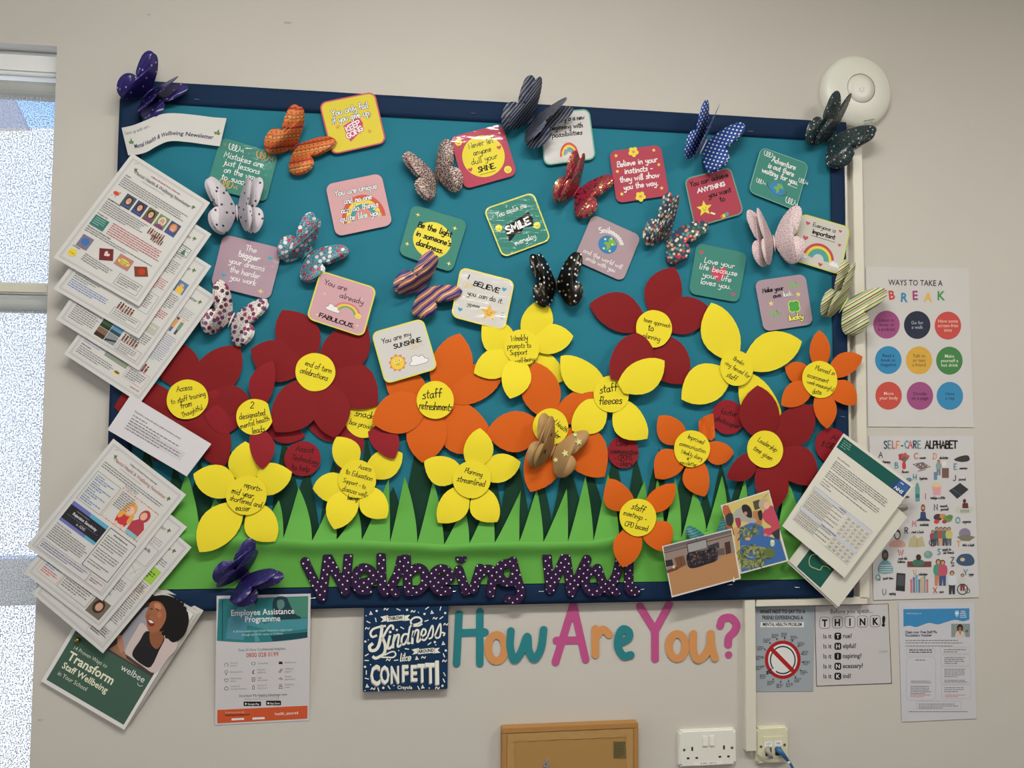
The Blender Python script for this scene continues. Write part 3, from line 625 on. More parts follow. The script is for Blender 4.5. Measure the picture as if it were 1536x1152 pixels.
flower('yellow paper flower at top centre reading weekly prompts to support well-being', (783, 521), 26.5, .0288, YEL,
  [(846, 571, 23, D_(skew=5, dz=-.006, lift=0)), (817, 449, 23, D_(skew=4)), (860, 504, 22, D_(skew=-3)), (765, 598, 22, D_(skew=-2, lift=.010, dz=.003)), (711, 560, 22, D_(skew=-2, lift=.006)), (723, 487, 24, D_(skew=-6))],
  [(779, 509, 26, 'Weekly', -4), (779, 520, 36, 'prompts to', -2), (778, 530, 26, 'Support', -3), (788, 541, 30, 'well-being', -6)])
flower('orange paper flower under the kraft butterfly, yellow centre on mental health first aider', (826, 640), 26.5, .0305, ORA,
  [(892, 582, 24, D_(skew=6)), (803, 543, 29, D_(skew=-2)), (729, 650, 30, D_(skew=-2)), (907, 715, 33, D_(skew=-9)), (796, 738, 28, D_(skew=-5))],
  [(832, 634, 44, 'mental health', 38), (822, 645, 40, 'first aider', 38)])
flower('yellow paper flower reading staff fleeces', (917, 591), 26.5, .0345, YEL,
  [(841, 534, 24, D_(skew=-7)), (858, 646, 24, D_(skew=-4)), (971, 658, 24, D_(skew=7)), (997, 541, 24, D_(skew=3, dz=.009, lift=.008))],
  [(913, 586, 27, 'staff', -8, 6), (916, 604, 35, 'fleeces', -3, 6)], dd=.0045)
t9 = flower('red paper flower at upper right reading team approach to planning', (981, 493), 27, .0245, RED,
  [(1011, 400, 28, D_(skew=-4)), (884, 456, 28, D_(skew=5)), (1064, 461, 27, D_(skew=-2)), (1028, 576, 31, D_(skew=5)), (916, 568, 31, D_(skew=-6, dz=.006, lift=.013))],
  [(985, 485, 42, 'team approach', 14), (976, 494, 9, 'to', 8), (977, 507, 27, 'planning', 14)], dd=.009)
flower('yellow paper flower with large petals reading breaks ring fenced for staff', (1105, 552), 25, .0305, YEL,
  [(1172, 632, 26, D_(skew=8, dz=-.003, lift=0)), (1067, 454, 28, D_(skew=-5)), (1203, 512, 27, D_(skew=-4)), (1022, 599, 28, D_(skew=3))],
  [(1107, 542, 18, 'Breaks', 30), (1105, 555, 42, 'ring fenced for', 30), (1096, 566, 16, 'staff', 30)])
flower('orange paper flower overlapping the right border reading planned in assessment week', (1230, 569), 26, .0330, ORA,
  [(1177, 550, 15.5, D_(dz=-.006, lift=0, skew=-2)), (1229, 495, 15.5, D_(skew=0)), (1294, 535, 16, D_(skew=-3)), (1285, 606, 17, D_(skew=-4)), (1241, 643, 17, D_(skew=-1)), (1172, 608, 17, D_(skew=2))],
  [(1237, 557, 31, 'Planned in', 18), (1226, 568, 33, 'assessment', 18), (1230, 579, 42, 'week-meaningful', 18), (1225, 589, 14, 'data', 8)])
flower('red paper flower at the lower right reading leadership time given', (1148, 674), 26.5, .0345, RED,
  [(1221, 609, 27, D_(skew=4, dz=-.003)), (1136, 578, 30, D_(skew=-3)), (1226, 724, 27, D_(skew=-7)), (1158, 768, 25, D_(skew=-4)), (1090, 717, 17, D_(skew=-3, fold=.005, lift=.010))],
  [(1150, 668, 33, 'Leadership', 32), (1143, 681, 33, 'time given', 32)])
flower('orange paper flower reading improved communication weekly diary and newsletter', (1038, 673), 26.5, .0280, ORA,
  [(988, 624, 20, D_(skew=-4)), (1101, 679, 17, D_(skew=3, lift=.001)), (1057, 745, 20, D_(skew=6)), (983, 717, 21, D_(skew=6))],
  [(1043, 660, 26, 'Improved', 22), (1039, 672, 43, 'communication.', 18), (1037, 683, 34, 'Weekly diary', 20), (1032, 689, 4, '+', 0), (1032, 696, 26, 'newsletter', 10)])
# its crumpled upper right petal
vs = []; fs = []
cr = [((1046, 640), (1059, 655)), ((1050, 634), (1064, 650)), ((1052, 630), (1068, 654)), ((1058, 625), (1071, 651)), ((1066, 621), (1073, 648)), ((1070, 620), (1072, 640))]
for i, (a, b2) in enumerate([((1048, 632), (1048, 646)), ((1052, 628), (1052, 651)), ((1056, 625), (1057, 655)), ((1060, 623), (1062, 659)), ((1065, 621), (1067, 661)), ((1070, 620), (1073, 655))]):
    for j in range(5):
        u = j/4; vs.append(P(a[0]+(b2[0]-a[0])*u, a[1]+(b2[1]-a[1])*u, .031 + .003*math.sin(i*2.2+u*2)))
for i in range(5):
    for j in range(4): a = i*5+j; fs.append([a, a+1, a+6, a+5])
fl15 = [o for o in bpy.data.objects if o.get('label', '').startswith('orange paper flower reading improved')][0]
o = rawmesh('petal', [v_ - fl15.location for v_ in vs], fs, mat(ORA, 'paper'), smooth=False); o.parent = fl15; o['label'] = 'crumpled orange petal'
flower('orange paper flower at the bottom right reading staff meetings CPD based', (957, 776), 27, .0450, ORA,
  [(1013, 726, 17, D_(skew=2, fold=-.006, col=(212, 96, 20))), (913, 718, 20, D_(skew=-7)), (1001, 826, 22, D_(skew=-7)), (934, 851, 21, D_(skew=3))],
  [(956, 764, 20, 'staff', 22), (952, 775, 36, 'meetings -', 16), (954, 791, 36, 'CPD based', 14)])
flower('yellow paper flower at bottom centre reading planning streamlined', (708, 719), 28, .0370, YEL,
  [(781, 693, 21, D_(skew=-2)), (746, 783, 22, D_(skew=5)), (657, 784, 22, D_(skew=-3)), (636, 692, 22, D_(skew=-4)), (720, 642, 22, D_(skew=3))],
  [(710, 710, 28, 'Planning', 16), (706, 724, 43, 'streamlined', 12)])
flower('yellow paper flower reading access to education support', (536, 719), 28.5, .0350, YEL,
  [(604, 680, 22, D_(skew=1, dz=-.005, lift=0)), (505, 655, 21, D_(skew=3, dz=0)), (469, 733, 22, D_(skew=-4)), (501, 794, 23, D_(skew=3, lift=.011)), (580, 777, 21, D_(skew=3, lift=.011))],
  [(547, 703, 20, 'Access', 14), (538, 714, 42, 'to Education', 16), (531, 726, 36, 'Support - to', 18), (532, 739, 40, 'discuss well-', 16), (529, 748, 16, 'being', 8)])
flower('yellow paper flower at the lower left reading reports mid year shortened and easier', (370, 743), 30, .0420, YEL,
  [(368, 662, 24, D_(skew=-2, dz=-.004)), (438, 708, 24, D_(skew=-6)), (413, 812, 25, D_(skew=5)), (299, 828, 28, D_(skew=3)), (290, 711, 25, D_(skew=3))],
  [(379, 732, 28, 'reports-', 15), (364, 742, 36, 'mid year,', 15), (368, 754, 50, 'shortened and', 14), (364, 764, 22, 'easier', 4)])
def reddisc(label, cx, cy, r, d, lines):
    t = Thing('paper_disc', label, 'paper disc', P(cx, cy, d), group='red paper discs with black handwriting'); dob = disc(t, cx, cy, r, d, (134, 28, 38), 'disc', seed=int(cx))
    A = Art(lambda x, y, o: P(x, y, d+o))
    for L in lines: handfit(A, L[0], L[1]+2, L[3], L[2], ang=L[4], h=4.4)
    A.done(t, 'lettering', parent=dob)
reddisc('red paper disc reading faster photocopier', 1092, 626, 24.5, .0272, [(1093, 621, 26, 'faster', 10), (1090, 635, 38, 'photocopier', 20)])
reddisc('red paper disc by the right border reading AI INSET', 1247, 668, 24.5, .0262, [(1251, 658, 10, 'AI', 12), (1244, 670, 26, 'INSET', 14)])
reddisc('red paper disc reading clear communication', 935, 678, 23.5, .0272, [(934, 667, 21, 'Clear', 0), (936, 679, 42, 'communication', 2), (935, 688, 27, '- CPOMS', 0), (936, 697, 24, '- Diary', 2)])
reddisc('red paper disc reading assist technology to help', 454, 688, 27, .0275, [(457, 676, 28, 'Assist', 6), (457, 691, 42, 'Technology', 12), (451, 704, 28, 'to help', 6)])
# ================================================================== cut-out letters
def sdfshape(strokes, r, d0, d1, step=1.0, dots=()):
    """strokes in photo coordinates -> solid cut-out of thickness d1-d0"""
    segs = [(a, b2) for st in strokes for a, b2 in zip(st, st[1:])]
    xs = [p[0] for s in segs for p in s] + [q[0] for q in dots]; ys = [p[1] for s in segs for p in s] + [q[1] for q in dots]; R_ = max([r]+[q[2] for q in dots])
    x0, x1, y0, y1 = min(xs)-R_-2, max(xs)+R_+2, min(ys)-R_-2, max(ys)+R_+2; nx = int((x1-x0)/step)+2; ny = int((y1-y0)/step)+2
    def f(x, y):
        b = 1e9
        for (ax, ay), (bx, by) in segs:
            dx, dy = bx-ax, by-ay; L = dx*dx+dy*dy; t = 0 if L < 1e-9 else max(0, min(1, ((x-ax)*dx+(y-ay)*dy)/L)); e = math.hypot(x-ax-t*dx, y-ay-t*dy)-r
            if e < b: b = e
        for q in dots: b = min(b, math.hypot(x-q[0], y-q[1])-q[2])
        return b
    F = [[f(x0+i*step, y0+j*step) for j in range(ny)] for i in range(nx)]
    vid = {}; pv = []
    def V(key, x, y):
        if key not in vid: vid[key] = len(pv); pv.append((x, y))
        return vid[key]
    faces = []; edges = []
    for i in range(nx-1):
        for j in range(ny-1):
            c = [(i, j), (i+1, j), (i+1, j+1), (i, j+1)]; val = [F[a][b2] for a, b2 in c]
            if min(val) >= 0: continue
            poly = []; cut = []
            for k in range(4):
                a, b2 = c[k], c[(k+1) % 4]; fa, fb = val[k], val[(k+1) % 4]
                if fa < 0: poly.append(V(a, x0+a[0]*step, y0+a[1]*step))
                if (fa < 0) != (fb < 0):
                    t = fa/(fa-fb); key = (min(a, b2), max(a, b2)); q = V(key, x0+(a[0]+(b2[0]-a[0])*t)*step, y0+(a[1]+(b2[1]-a[1])*t)*step); poly.append(q); cut.append((q, fa < 0))
            if len(poly) > 2: faces.append(poly)
            if len(cut) == 2:
                (qa, ina), (qb, _) = cut; edges.append((qa, qb) if ina else (qb, qa))
    n = len(pv); vs = [P(x, y, d1) for x, y in pv]; back = [v_ + Vector((0, d1-d0, 0)) for v_ in vs]; fs = faces[:] + [[n+k for k in reversed(q)] for q in faces] + [[a, b2, n+b2, n+a] for a, b2 in edges]
    return vs+back, fs
m_dots = bpy.data.materials.new('purple_with_white_dots'); m_dots.use_nodes = True; nt = m_dots.node_tree; b = nt.nodes['Principled BSDF']; b.inputs['Roughness'].default_value = .3
g = nnew(m_dots, 'ShaderNodeNewGeometry'); mp = nnew(m_dots, 'ShaderNodeMapping'); mp.inputs['Rotation'].default_value = (0, math.radians(38), 0); nt.links.new(g.outputs['Position'], mp.inputs[0])
sx_ = nnew(m_dots, 'ShaderNodeSeparateXYZ'); cx_ = nnew(m_dots, 'ShaderNodeCombineXYZ'); nt.links.new(mp.outputs[0], sx_.inputs[0]); nt.links.new(sx_.outputs[0], cx_.inputs[0]); nt.links.new(sx_.outputs[2], cx_.inputs[1])
vo = nnew(m_dots, 'ShaderNodeTexVoronoi'); vo.voronoi_dimensions = '2D'; vo.inputs['Scale'].default_value = 74; vo.inputs['Randomness'].default_value = 0.0; nt.links.new(cx_.outputs[0], vo.inputs['Vector'])
cr_ = nnew(m_dots, 'ShaderNodeValToRGB'); cr_.color_ramp.interpolation = 'CONSTANT'; cr_.color_ramp.elements[0].color = alb((225, 215, 225)); cr_.color_ramp.elements[1].color = alb((42, 18, 56)); cr_.color_ramp.elements[1].position = .135
nt.links.new(vo.outputs['Distance'], cr_.inputs[0]); nt.links.new(cr_.outputs[0], b.inputs['Base Color'])
m_edge = mat((24, 12, 34), 'card', .4)
def letters(defs, tr, r, d, name, grp, cat, lab, tilt=.0007, outline=0):
    for i, (ch, strokes, dots, colr, sm) in enumerate(defs):
        st = []
        for q in strokes:
            q = crom(q, 5) if sm and len(q) > 2 else q
            st.append([tr(*p) for p in q])
        dts = [tr(x, y) + (r_,) for x, y, r_ in dots]
        d1 = d + (i % 3)*tilt
        c = P(*(st[0][0] if st else dts[0][:2]), 0)
        t = Thing(name, lab(ch, i), cat, c, group=grp)
        if outline:
            v, f = sdfshape(st, r+outline, d1-.0006, d1, 1.1, [(a, b2, q+outline) for a, b2, q in dts]); t.part('dark_edge', v, f, m_edge)
            v, f = sdfshape(st, r, d1+.00005, d1+.0008, 1.1, dts); t.part('dotted_face', v, f, colr)
        else:
            v, f = sdfshape(st, r, d1-.0009, d1, 1.1, dts); t.part('cut_letter', v, f, mat(colr, 'gloss', .45))
tw = via(440, 800, 1/2.844)
MD = m_dots
wdefs = [('W', [[(50, 122), (122, 272), (146, 100), (222, 248), (236, 78)]], [], MD, 0),
 ('e', [[(275, 218), (342, 196), (330, 160), (298, 148), (272, 168), (266, 210), (284, 242), (318, 244)]], [], MD, 1),
 ('l', [[(374, 98), (378, 235), (392, 252)]], [], MD, 0), ('l', [[(464, 98), (446, 170), (418, 228), (438, 256)]], [], MD, 1),
 ('b', [[(480, 98), (490, 250)], [(490, 175), (528, 148), (558, 165), (562, 215), (532, 245), (494, 248)]], [], MD, 1),
 ('e', [[(600, 212), (668, 194), (656, 162), (630, 152), (603, 168), (596, 212), (618, 244), (660, 246)]], [], MD, 1),
 ('i', [[(706, 156), (736, 248)]], [(715, 103, 8)], MD, 0),
 ('n', [[(796, 150), (768, 240)], [(784, 190), (818, 156), (850, 162), (848, 205), (842, 256)]], [], MD, 1),
 ('g', [[(925, 128), (888, 138), (878, 175), (900, 208), (932, 205), (944, 180)], [(936, 120), (958, 205), (972, 250), (955, 282), (918, 280)]], [], MD, 1),
 ('W', [[(1080, 80), (1096, 240), (1162, 95), (1186, 254), (1252, 112)]], [], MD, 0),
 ('a', [[(1300, 158), (1262, 166), (1244, 205), (1262, 245), (1300, 248), (1326, 215)], [(1298, 150), (1322, 215), (1348, 246)]], [], MD, 1),
 ('l', [[(1394, 112), (1378, 180), (1354, 228), (1378, 250)]], [], MD, 1), ('l', [[(1432, 118), (1430, 235), (1444, 250), (1462, 246)]], [], MD, 0)]
wn_ = ['first letter', 'second letter', 'third letter', 'fourth letter', 'fifth letter', 'sixth letter', 'seventh letter', 'eighth letter', 'ninth letter', 'first letter of the second word', 'second letter of the second word', 'third letter of the second word', 'last letter of the second word']
letters(wdefs, tw, 6.3, .0300, 'purple_letter', 'purple dotted title letters', 'letter', lambda ch, i: 'purple white-dotted cut-out %s, %s of the title' % (ch, wn_[i]), outline=.9, tilt=.0018)
th_ = via(670, 880, .2995); TE, OR, PK = (36, 120, 128), (198, 138, 84), (178, 76, 130)
def ell(cx, cy, rx, ry): return [(cx+rx*math.cos(2*math.pi*k/16), cy+ry*math.sin(2*math.pi*k/16)) for k in range(17)]
hdefs = [('H', [[(62, 138), (50, 385)], [(166, 126), (166, 385)], [(58, 232), (192, 228)]], [], TE, 0), ('o', [ell(250, 307, 43, 66)], [], OR, 0),
 ('w', [[(322, 222), (318, 300), (338, 366), (372, 330), (404, 250), (412, 320), (440, 362), (472, 310), (486, 216)]], [], TE, 1),
 ('A', [[(545, 378), (634, 92), (696, 365)], [(550, 270), (672, 268)]], [], PK, 0), ('r', [[(745, 212), (745, 340)], [(748, 250), (782, 214), (814, 240)]], [], OR, 1),
 ('e', [[(858, 282), (908, 262), (914, 228), (884, 212), (862, 246), (858, 300), (886, 346), (922, 342)]], [], TE, 1),
 ('Y', [[(968, 100), (1044, 222), (1114, 90)], [(1044, 222), (1044, 362)]], [], PK, 0), ('o', [ell(1155, 298, 42, 62)], [], OR, 0),
 ('u', [[(1236, 236), (1236, 320), (1256, 364), (1292, 345), (1320, 290), (1324, 236), (1328, 300), (1344, 356)]], [], OR, 1),
 ('?', [[(1370, 196), (1384, 162), (1424, 156), (1452, 190), (1440, 226), (1414, 254), (1410, 290)]], [(1413, 341, 5.3)], PK, 1)]
hn = {'H': 'teal', 'A': 'pink', 'r': 'orange', 'w': 'teal', 'e': 'teal', 'Y': 'pink', 'u': 'orange', '?': 'pink', 'o': 'orange'}
def hlab(ch, i):
    if ch == 'o': return 'orange cut-out letter o on the wall between the %s' % ('teal H and w' if i == 1 else 'pink Y and orange u')
    return '%s cut-out %s on the wall under the board' % (hn[ch], 'question mark' if ch == '?' else 'letter ' + ch)
letters(hdefs, th_, 5.7, .0022, 'coloured_letter', 'How Are You letters', 'letter', hlab, tilt=.0011)
# ================================================================== laminated cards
WH, BK = (232, 232, 228), (22, 22, 24)
CT, CP, CL, CY_, CK, CW = (62, 128, 116), (176, 70, 90), (166, 142, 152), (206, 190, 60), (196, 152, 156), (196, 194, 190)
def heart(A, x, y, r, c, ang=0):
    pts = [(0, .9), (-.55, .35), (-.95, -.15), (-.85, -.7), (-.4, -.85), (0, -.4), (.4, -.85), (.85, -.7), (.95, -.15), (.55, .35)]
    ca, sa = math.cos(math.radians(ang)), math.sin(math.radians(ang)); A.poly([(x+(u*ca-v*sa)*r, y+(u*sa+v*ca)*r) for u, v in pts], c)
def star(A, x, y, r, c, k=5, inner=.45, ang=-90):
    A.poly([(x+r*(1 if i % 2 == 0 else inner)*math.cos(math.radians(ang+180*i/k)), y+r*(1 if i % 2 == 0 else inner)*math.sin(math.radians(ang+180*i/k))) for i in range(2*k)], c)
def squig(A, x, y, s, c, w=1.3, ang=0, n=3, tail=True):
    pts = []
    for k in range(n*8+1):
        a = k/8*2*math.pi; pts.append((k*.55 - math.sin(a)*2.2, -math.cos(a)*5))
    if tail: pts += [(n*4.4+4, 3), (n*4.4+6, -1), (n*4.4+7, 4)]
    ca, sa = math.cos(math.radians(ang)), math.sin(math.radians(ang)); A.line([(x+(u*ca-v*sa)*s, y+(u*sa+v*ca)*s) for u, v in pts], w, c)
def rainbow(A, cx, cy, r, cols, w, a0=0, a1=180, sy=1.0, rot=0):
    for i, c in enumerate(cols): A.ring(cx, cy, r-(i+1)*w, r-i*w, c, a0, a1, 24, sy, math.radians(rot))
def face(A, x, y, r, eye=.35):
    A.circ(x-r*eye, y-r*.1, r*.09, BK, n=8); A.circ(x+r*eye, y-r*.1, r*.09, BK, n=8); A.ring(x, y+r*.1, r*.28, r*.36, BK, 200, 340, 10)
def smiley(A, x, y, r): A.circ(x, y, r, (226, 210, 80)); face(A, x, y, r)
def cloud(A, x, y, s, fill, line=None, lw=1):
    pts = crom([(-10, 4), (-13, 0), (-9, -3), (-8, -8), (-2, -9), (2, -6), (7, -7), (9, -2), (13, 0), (12, 4), (4, 5)], 4, True)
    pts = [(x+u*s, y+v*s) for u, v in pts]
    if fill: A.poly(pts, fill)
    if line: A.line(pts, lw, line, closed=True)
CN = [0]
def card(label, cs, d, bg, rim, draw, inset=2.6, kd='lam'):
    S = Sheet(cs, d); Bk = Sheet(cs, d)
    t = Thing('quote_card', label, 'card', S.base(), group='laminated quote cards pinned on the board')
    o = rr(0, 0, 100, 100, 13, 6); v, f = slab([S.T(x, y, 0) for x, y in o], [S.T(x, y, -.0009) for x, y in o]); t.part('laminated_sheet', v, f, mat(rim or bg, kd))
    A = Art(S.T, kd, 5e-5)
    if rim: A.rrect(inset, inset, 100-inset, 100-inset, 11, bg)
    B = Art(S.T, kd)
    draw(A, B); A.done(t, 'picture'); B.done(t, 'lettering'); CN[0] += 1; return t
def L(B, x, y, txt, wd, h, c=BK, ang=0, lw=None, out=None, sl=.08, jit=.8):
    h *= .86; handfit(B, x, y, txt, wd, h, ang, c, (lw or h*.22)*.95, sl, out, jit)
def c1(A, B):
    squig(A, 18, 13, 1.2, WH, 1.2, n=3); squig(A, 66, 12, 1.4, (206, 160, 84), 1.5, n=3); squig(A, 20, 84, 1.4, (206, 160, 84), 1.5, n=3); squig(A, 70, 92, 1.2, WH, 1.2, n=2)
    for q in ((9, 12), (52, 16), (48, 84), (92, 74)): heart(A, q[0], q[1], 2.6, (150, 110, 120))
    L(B, 47, 35, 'Mistakes are', 68, 7, WH); L(B, 47, 49, 'just lessons', 62, 7, WH); L(B, 48, 63, 'on the way', 56, 7, WH); L(B, 46, 77, 'to success', 54, 7, WH)
card('teal laminated card reading mistakes are just lessons on the way to success', [(332, 205), (417.5, 231), (399, 304), (309, 281)], .0255, CT, None, c1, kd='lamx')
def c2(A, B):
    for x, y in ((22, 52), (80, 44), (12, 80), (75, 72)):
        for k in range(3): a = math.radians(60*k+20); A.line([(x-4*math.cos(a), y-4*math.sin(a)), (x+4*math.cos(a), y+4*math.sin(a))], .8, (196, 84, 70))
    A.poly([(32, 52), (62, 40), (67, 54), (64, 66), (38, 84), (34, 70)], (190, 66, 104))
    L(B, 50, 29, 'You only fail', 66, 7, WH, -2, 1.9, (BK, .7)); L(B, 50, 43, 'if you give up.', 70, 7, WH, -2, 1.9, (BK, .7))
    L(B, 49, 60, 'KEEP', 28, 6, WH, -18, 2.3, ((190, 66, 104), 1.2)); L(B, 50, 72, 'GOING', 32, 6, WH, -18, 2.3, ((190, 66, 104), 1.2))
card('yellow laminated card with pink rim reading you only fail if you give up keep going', [(478, 154), (562, 137), (580, 214), (497.5, 232.5)], .0285, CY_, (186, 84, 100), c2, kd='ink')
def c3(A, B):
    rainbow(A, 54, 76, 38, [(196, 84, 66), (222, 200, 70), (60, 142, 156), (206, 130, 116)], 7.5, -6, 186, 1.15)
    for y, tx, w_ in ((26, 'You are unique', 76), (44, 'and no one', 50), (60, 'can do things', 66), (76, 'quite like you.', 74)): L(B, 50, y, tx, w_, 6.8, WH, 1, 1.9, (BK, .6))
card('pale pink laminated card with a rainbow reading you are unique', [(488, 277), (571.5, 259.6), (589, 337), (504, 355)], .0255, CK, None, c3, kd='ink')
def c4(A, B):
    A.circ(50, 50, 39, (222, 206, 64), n=40); smiley(A, 13, 13, 6.5); smiley(A, 86, 86, 7)
    heart(A, 82, 42, 4.5, (200, 70, 90)); heart(A, 20, 68, 4.5, (200, 70, 90))
    L(B, 52, 30, 'Never let', 48, 6.5); L(B, 50, 45, 'anyone', 34, 6.5); L(B, 50, 60, 'dull your', 50, 6.5); L(B, 50, 77, 'SHINE.', 34, 6, BK, 0, 2.05); B.line([(34, 82), (64, 82)], .8, BK)
card('pink laminated card with a yellow circle reading never let anyone dull your shine', [(674.5, 206), (753, 185.6), (776, 262), (697, 284)], .0255, CP, None, c4)
def c5(A, B):
    rainbow(A, 50, 86, 18, [(190, 76, 66), (222, 190, 70), (96, 150, 160), (150, 150, 160)], 3.4, -4, 184, 1.35)
    L(B, 50, 20, 'Every day is a new', 76, 5.6, BK, 0, 1.8); L(B, 50, 35, 'beginning with', 66, 5.6, BK, 0, 1.8); L(B, 50, 49, 'possibilities', 60, 5.6, BK, 0, 1.8)
card('white laminated card with teal rim and small rainbow, half under the navy striped butterfly', [(810, 169), (884, 163), (894, 238.5), (816, 248.5)], .0285, (196, 195, 195), (110, 168, 150), c5, kd='lamx')
def flw(A, x, y, r):
    for k in range(5): a = math.radians(72*k+18); A.circ(x+r*.6*math.cos(a), y+r*.6*math.sin(a), r*.42, (226, 204, 72), n=10)
    A.circ(x, y, r*.3, (206, 140, 90), n=10)
def c6(A, B):
    flw(A, 46, 7, 10); flw(A, 46, 94, 10)
    for x, y in ((12, 10), (85, 9), (10, 40), (90, 38), (12, 84), (88, 84)): star(A, x, y, 4, (226, 204, 90))
    for y, tx, w_ in ((32, 'Believe in your', 78), (47, 'instincts -', 54), (62, 'they will show', 76), (77, 'you the way.', 66)): L(B, 50, y, tx, w_, 6.5, WH, 0, 2.0)
card('pink laminated card with two yellow flowers reading believe in your instincts', [(913.5, 227), (991, 217), (1004, 293), (925, 305)], .0255, (170, 66, 84), None, c6)
def c7(A, B):
    star(A, 27, 68, 16, (226, 204, 72), 5, .45, -84); face(A, 27, 68, 9); A.poly([(38, 78), (46, 84), (43, 86), (36, 81)], (226, 220, 180))
    for i, c in enumerate(((210, 120, 60), (220, 200, 70), (90, 160, 90), (80, 140, 190))): A.poly([(54+i*4, 91-i*1), (58+i*4, 90-i), (59+i*4, 97-i), (55+i*4, 98-i)], c)
    L(B, 50, 19, 'You can achieve', 82, 6.2, BK, 0, 1.9); L(B, 50, 35, 'ANYTHING', 58, 5.4, WH, 0, 2.4); L(B, 64, 50, 'you want', 48, 6.2, BK, 0, 1.9); L(B, 66, 64, 'to', 11, 6.2, BK, 0, 1.9)
card('dark pink laminated card with a smiling star reading you can achieve anything you want to', [(1026, 268), (1095.6, 250), (1116.6, 320), (1041.7, 342)], .0255, (164, 62, 80), (100, 150, 134), c7)
def globe(A, x, y, r, sea=(56, 126, 180)):
    A.circ(x, y, r, sea, n=28); g = (116, 168, 70)
    A.poly([(x-r*.1, y-r*.7), (x+r*.5, y-r*.75), (x+r*.8, y-r*.3), (x+r*.35, y-r*.2), (x, y-r*.3)], g, 3); A.poly([(x-r*.35, y-r*.2), (x+r*.15, y-r*.25), (x+r*.35, y+r*.15), (x+r*.1, y+r*.65), (x-r*.05, y+r*.2), (x-r*.4, y+r*.05)], g, 3)
def c8(A, B):
    squig(A, 10, 10, 1.1, WH, 1.1); squig(A, 90, 38, .9, WH, 1); squig(A, 10, 70, .9, WH, 1); squig(A, 76, 86, 1.2, WH, 1.2)
    globe(A, 52, 72, 15); A.line(crom([(32, 66), (34, 74), (52, 84), (70, 80), (72, 70)], 4), .7, BK)
    L(B, 52, 22, 'Adventure', 50, 6.6, WH, 0, 2.0); L(B, 50, 36, 'is out there', 54, 6.6, WH, 0, 2.0); L(B, 52, 50, 'waiting for you.', 76, 6.6, WH, 0, 2.0); B.line([(70, 56), (90, 56)], .9, WH)
card('teal laminated card with a globe reading adventure is out there waiting for you', [(1142, 220), (1213.6, 246), (1194, 316), (1122.5, 287.6)], .0255, CT, (130, 176, 160), c8, 1.2, kd='ink')
def c9(A, B):
    heart(A, 84, 24, 4.5, (70, 158, 176)); heart(A, 17, 76, 4.5, (70, 158, 176)); star(A, 82, 88, 5, (216, 204, 90), 4, .4)
    for y, tx, w_ in ((20, 'The', 20), (34, 'bigger', 36), (50, 'your dreams', 60), (66, 'the harder', 50), (80, 'you work', 44)): L(B, 50, y, tx, w_, 6.4, WH, 0, 2.2 if tx == 'bigger' else 1.4)
card('lilac laminated card with two blue hearts and white writing, strong glare across it', [(335, 351), (424, 373), (404.5, 450), (315.6, 428)], .0255, (166, 140, 154), None, c9, kd='lamx')
def c10(A, B):
    rainbow(A, 62, 66, 24, [(200, 120, 130), (222, 190, 80), (120, 160, 90)], 4, 10, 165, .9); cloud(A, 38, 66, .95, WH, BK, .5); smiley(A, 82, 64, 5)
    for x, y in ((80, 30), (18, 42), (85, 82), (16, 86)): star(A, x, y, 3, (222, 200, 120), 4, .4)
    L(B, 32, 24, 'You are', 40, 6.4); L(B, 64, 40, 'already', 42, 6.4); L(B, 50, 89, 'FABULOUS.', 62, 5, BK, 0, 2.05)
card('pink laminated card with yellow rim reading you are already fabulous', [(480.6, 405.4), (565.6, 432), (545, 506), (459, 477.7)], .0410, (196, 154, 162), (206, 204, 90), c10)
def c11(A, B):
    A.circ(50, 54, 34, (222, 208, 70), n=36)
    for x, y in ((14, 16), (82, 20), (10, 76), (90, 86)): star(A, x, y, 4.5, (226, 214, 130), 4, .35)
    L(B, 50, 38, 'Be the light', 62, 6.6, BK, 0, 2.2); L(B, 52, 55, 'in someone\'s', 64, 6.6, BK, 0, 2.2); L(B, 50, 72, 'darkness.', 50, 6.6, BK, 0, 2.2)
card('teal laminated card with a yellow circle reading be the light in someones darkness', [(618.6, 306.7), (701.7, 331.6), (678, 409), (597.6, 381)], .0255, CT, None, c11)
def c12(A, B):
    A.poly([(24, 46), (78, 34), (82, 52), (76, 62), (58, 60), (50, 68), (40, 66), (24, 76)], BK); smiley(A, 14, 44, 6.5); smiley(A, 84, 64, 6.5)
    L(B, 48, 24, 'You make me', 62, 6, WH, 0, 1.2); L(B, 50, 58, 'SMILE', 50, 8.5, WH, -5, 3.6, (BK, 1.6)); L(B, 54, 86, 'everyday.', 46, 6, WH, 0, 1.2)
card('teal laminated card with yellow rim reading you make me smile everyday', [(724.7, 313.4), (800, 287.6), (827, 360), (754, 387)], .0255, (56, 124, 112), (204, 204, 96), c12, kd='lamx')
def c13(A, B):
    globe(A, 48, 44, 18, (48, 120, 176))
    for x, y in ((40, 36), (56, 40), (44, 54), (56, 54), (50, 30)): A.circ(x, y, 2.4, (206, 206, 110), n=8)
    B.hand(50, 22, 'Smileeeeeee', 6, WH, 1.8, 8, 0, .5, 'c', 1, .8, arc=30); L(B, 50, 78, 'and the world will', 78, 5.4, WH, 0, 1.1); L(B, 50, 90, 'smile with you', 60, 5.4, WH, 0, 1.1)
card('lilac laminated card with a small globe reading smile and the world will smile with you', [(889, 321), (961.8, 353.8), (934, 422.6), (860, 389.7)], .0255, (164, 142, 150), None, c13)
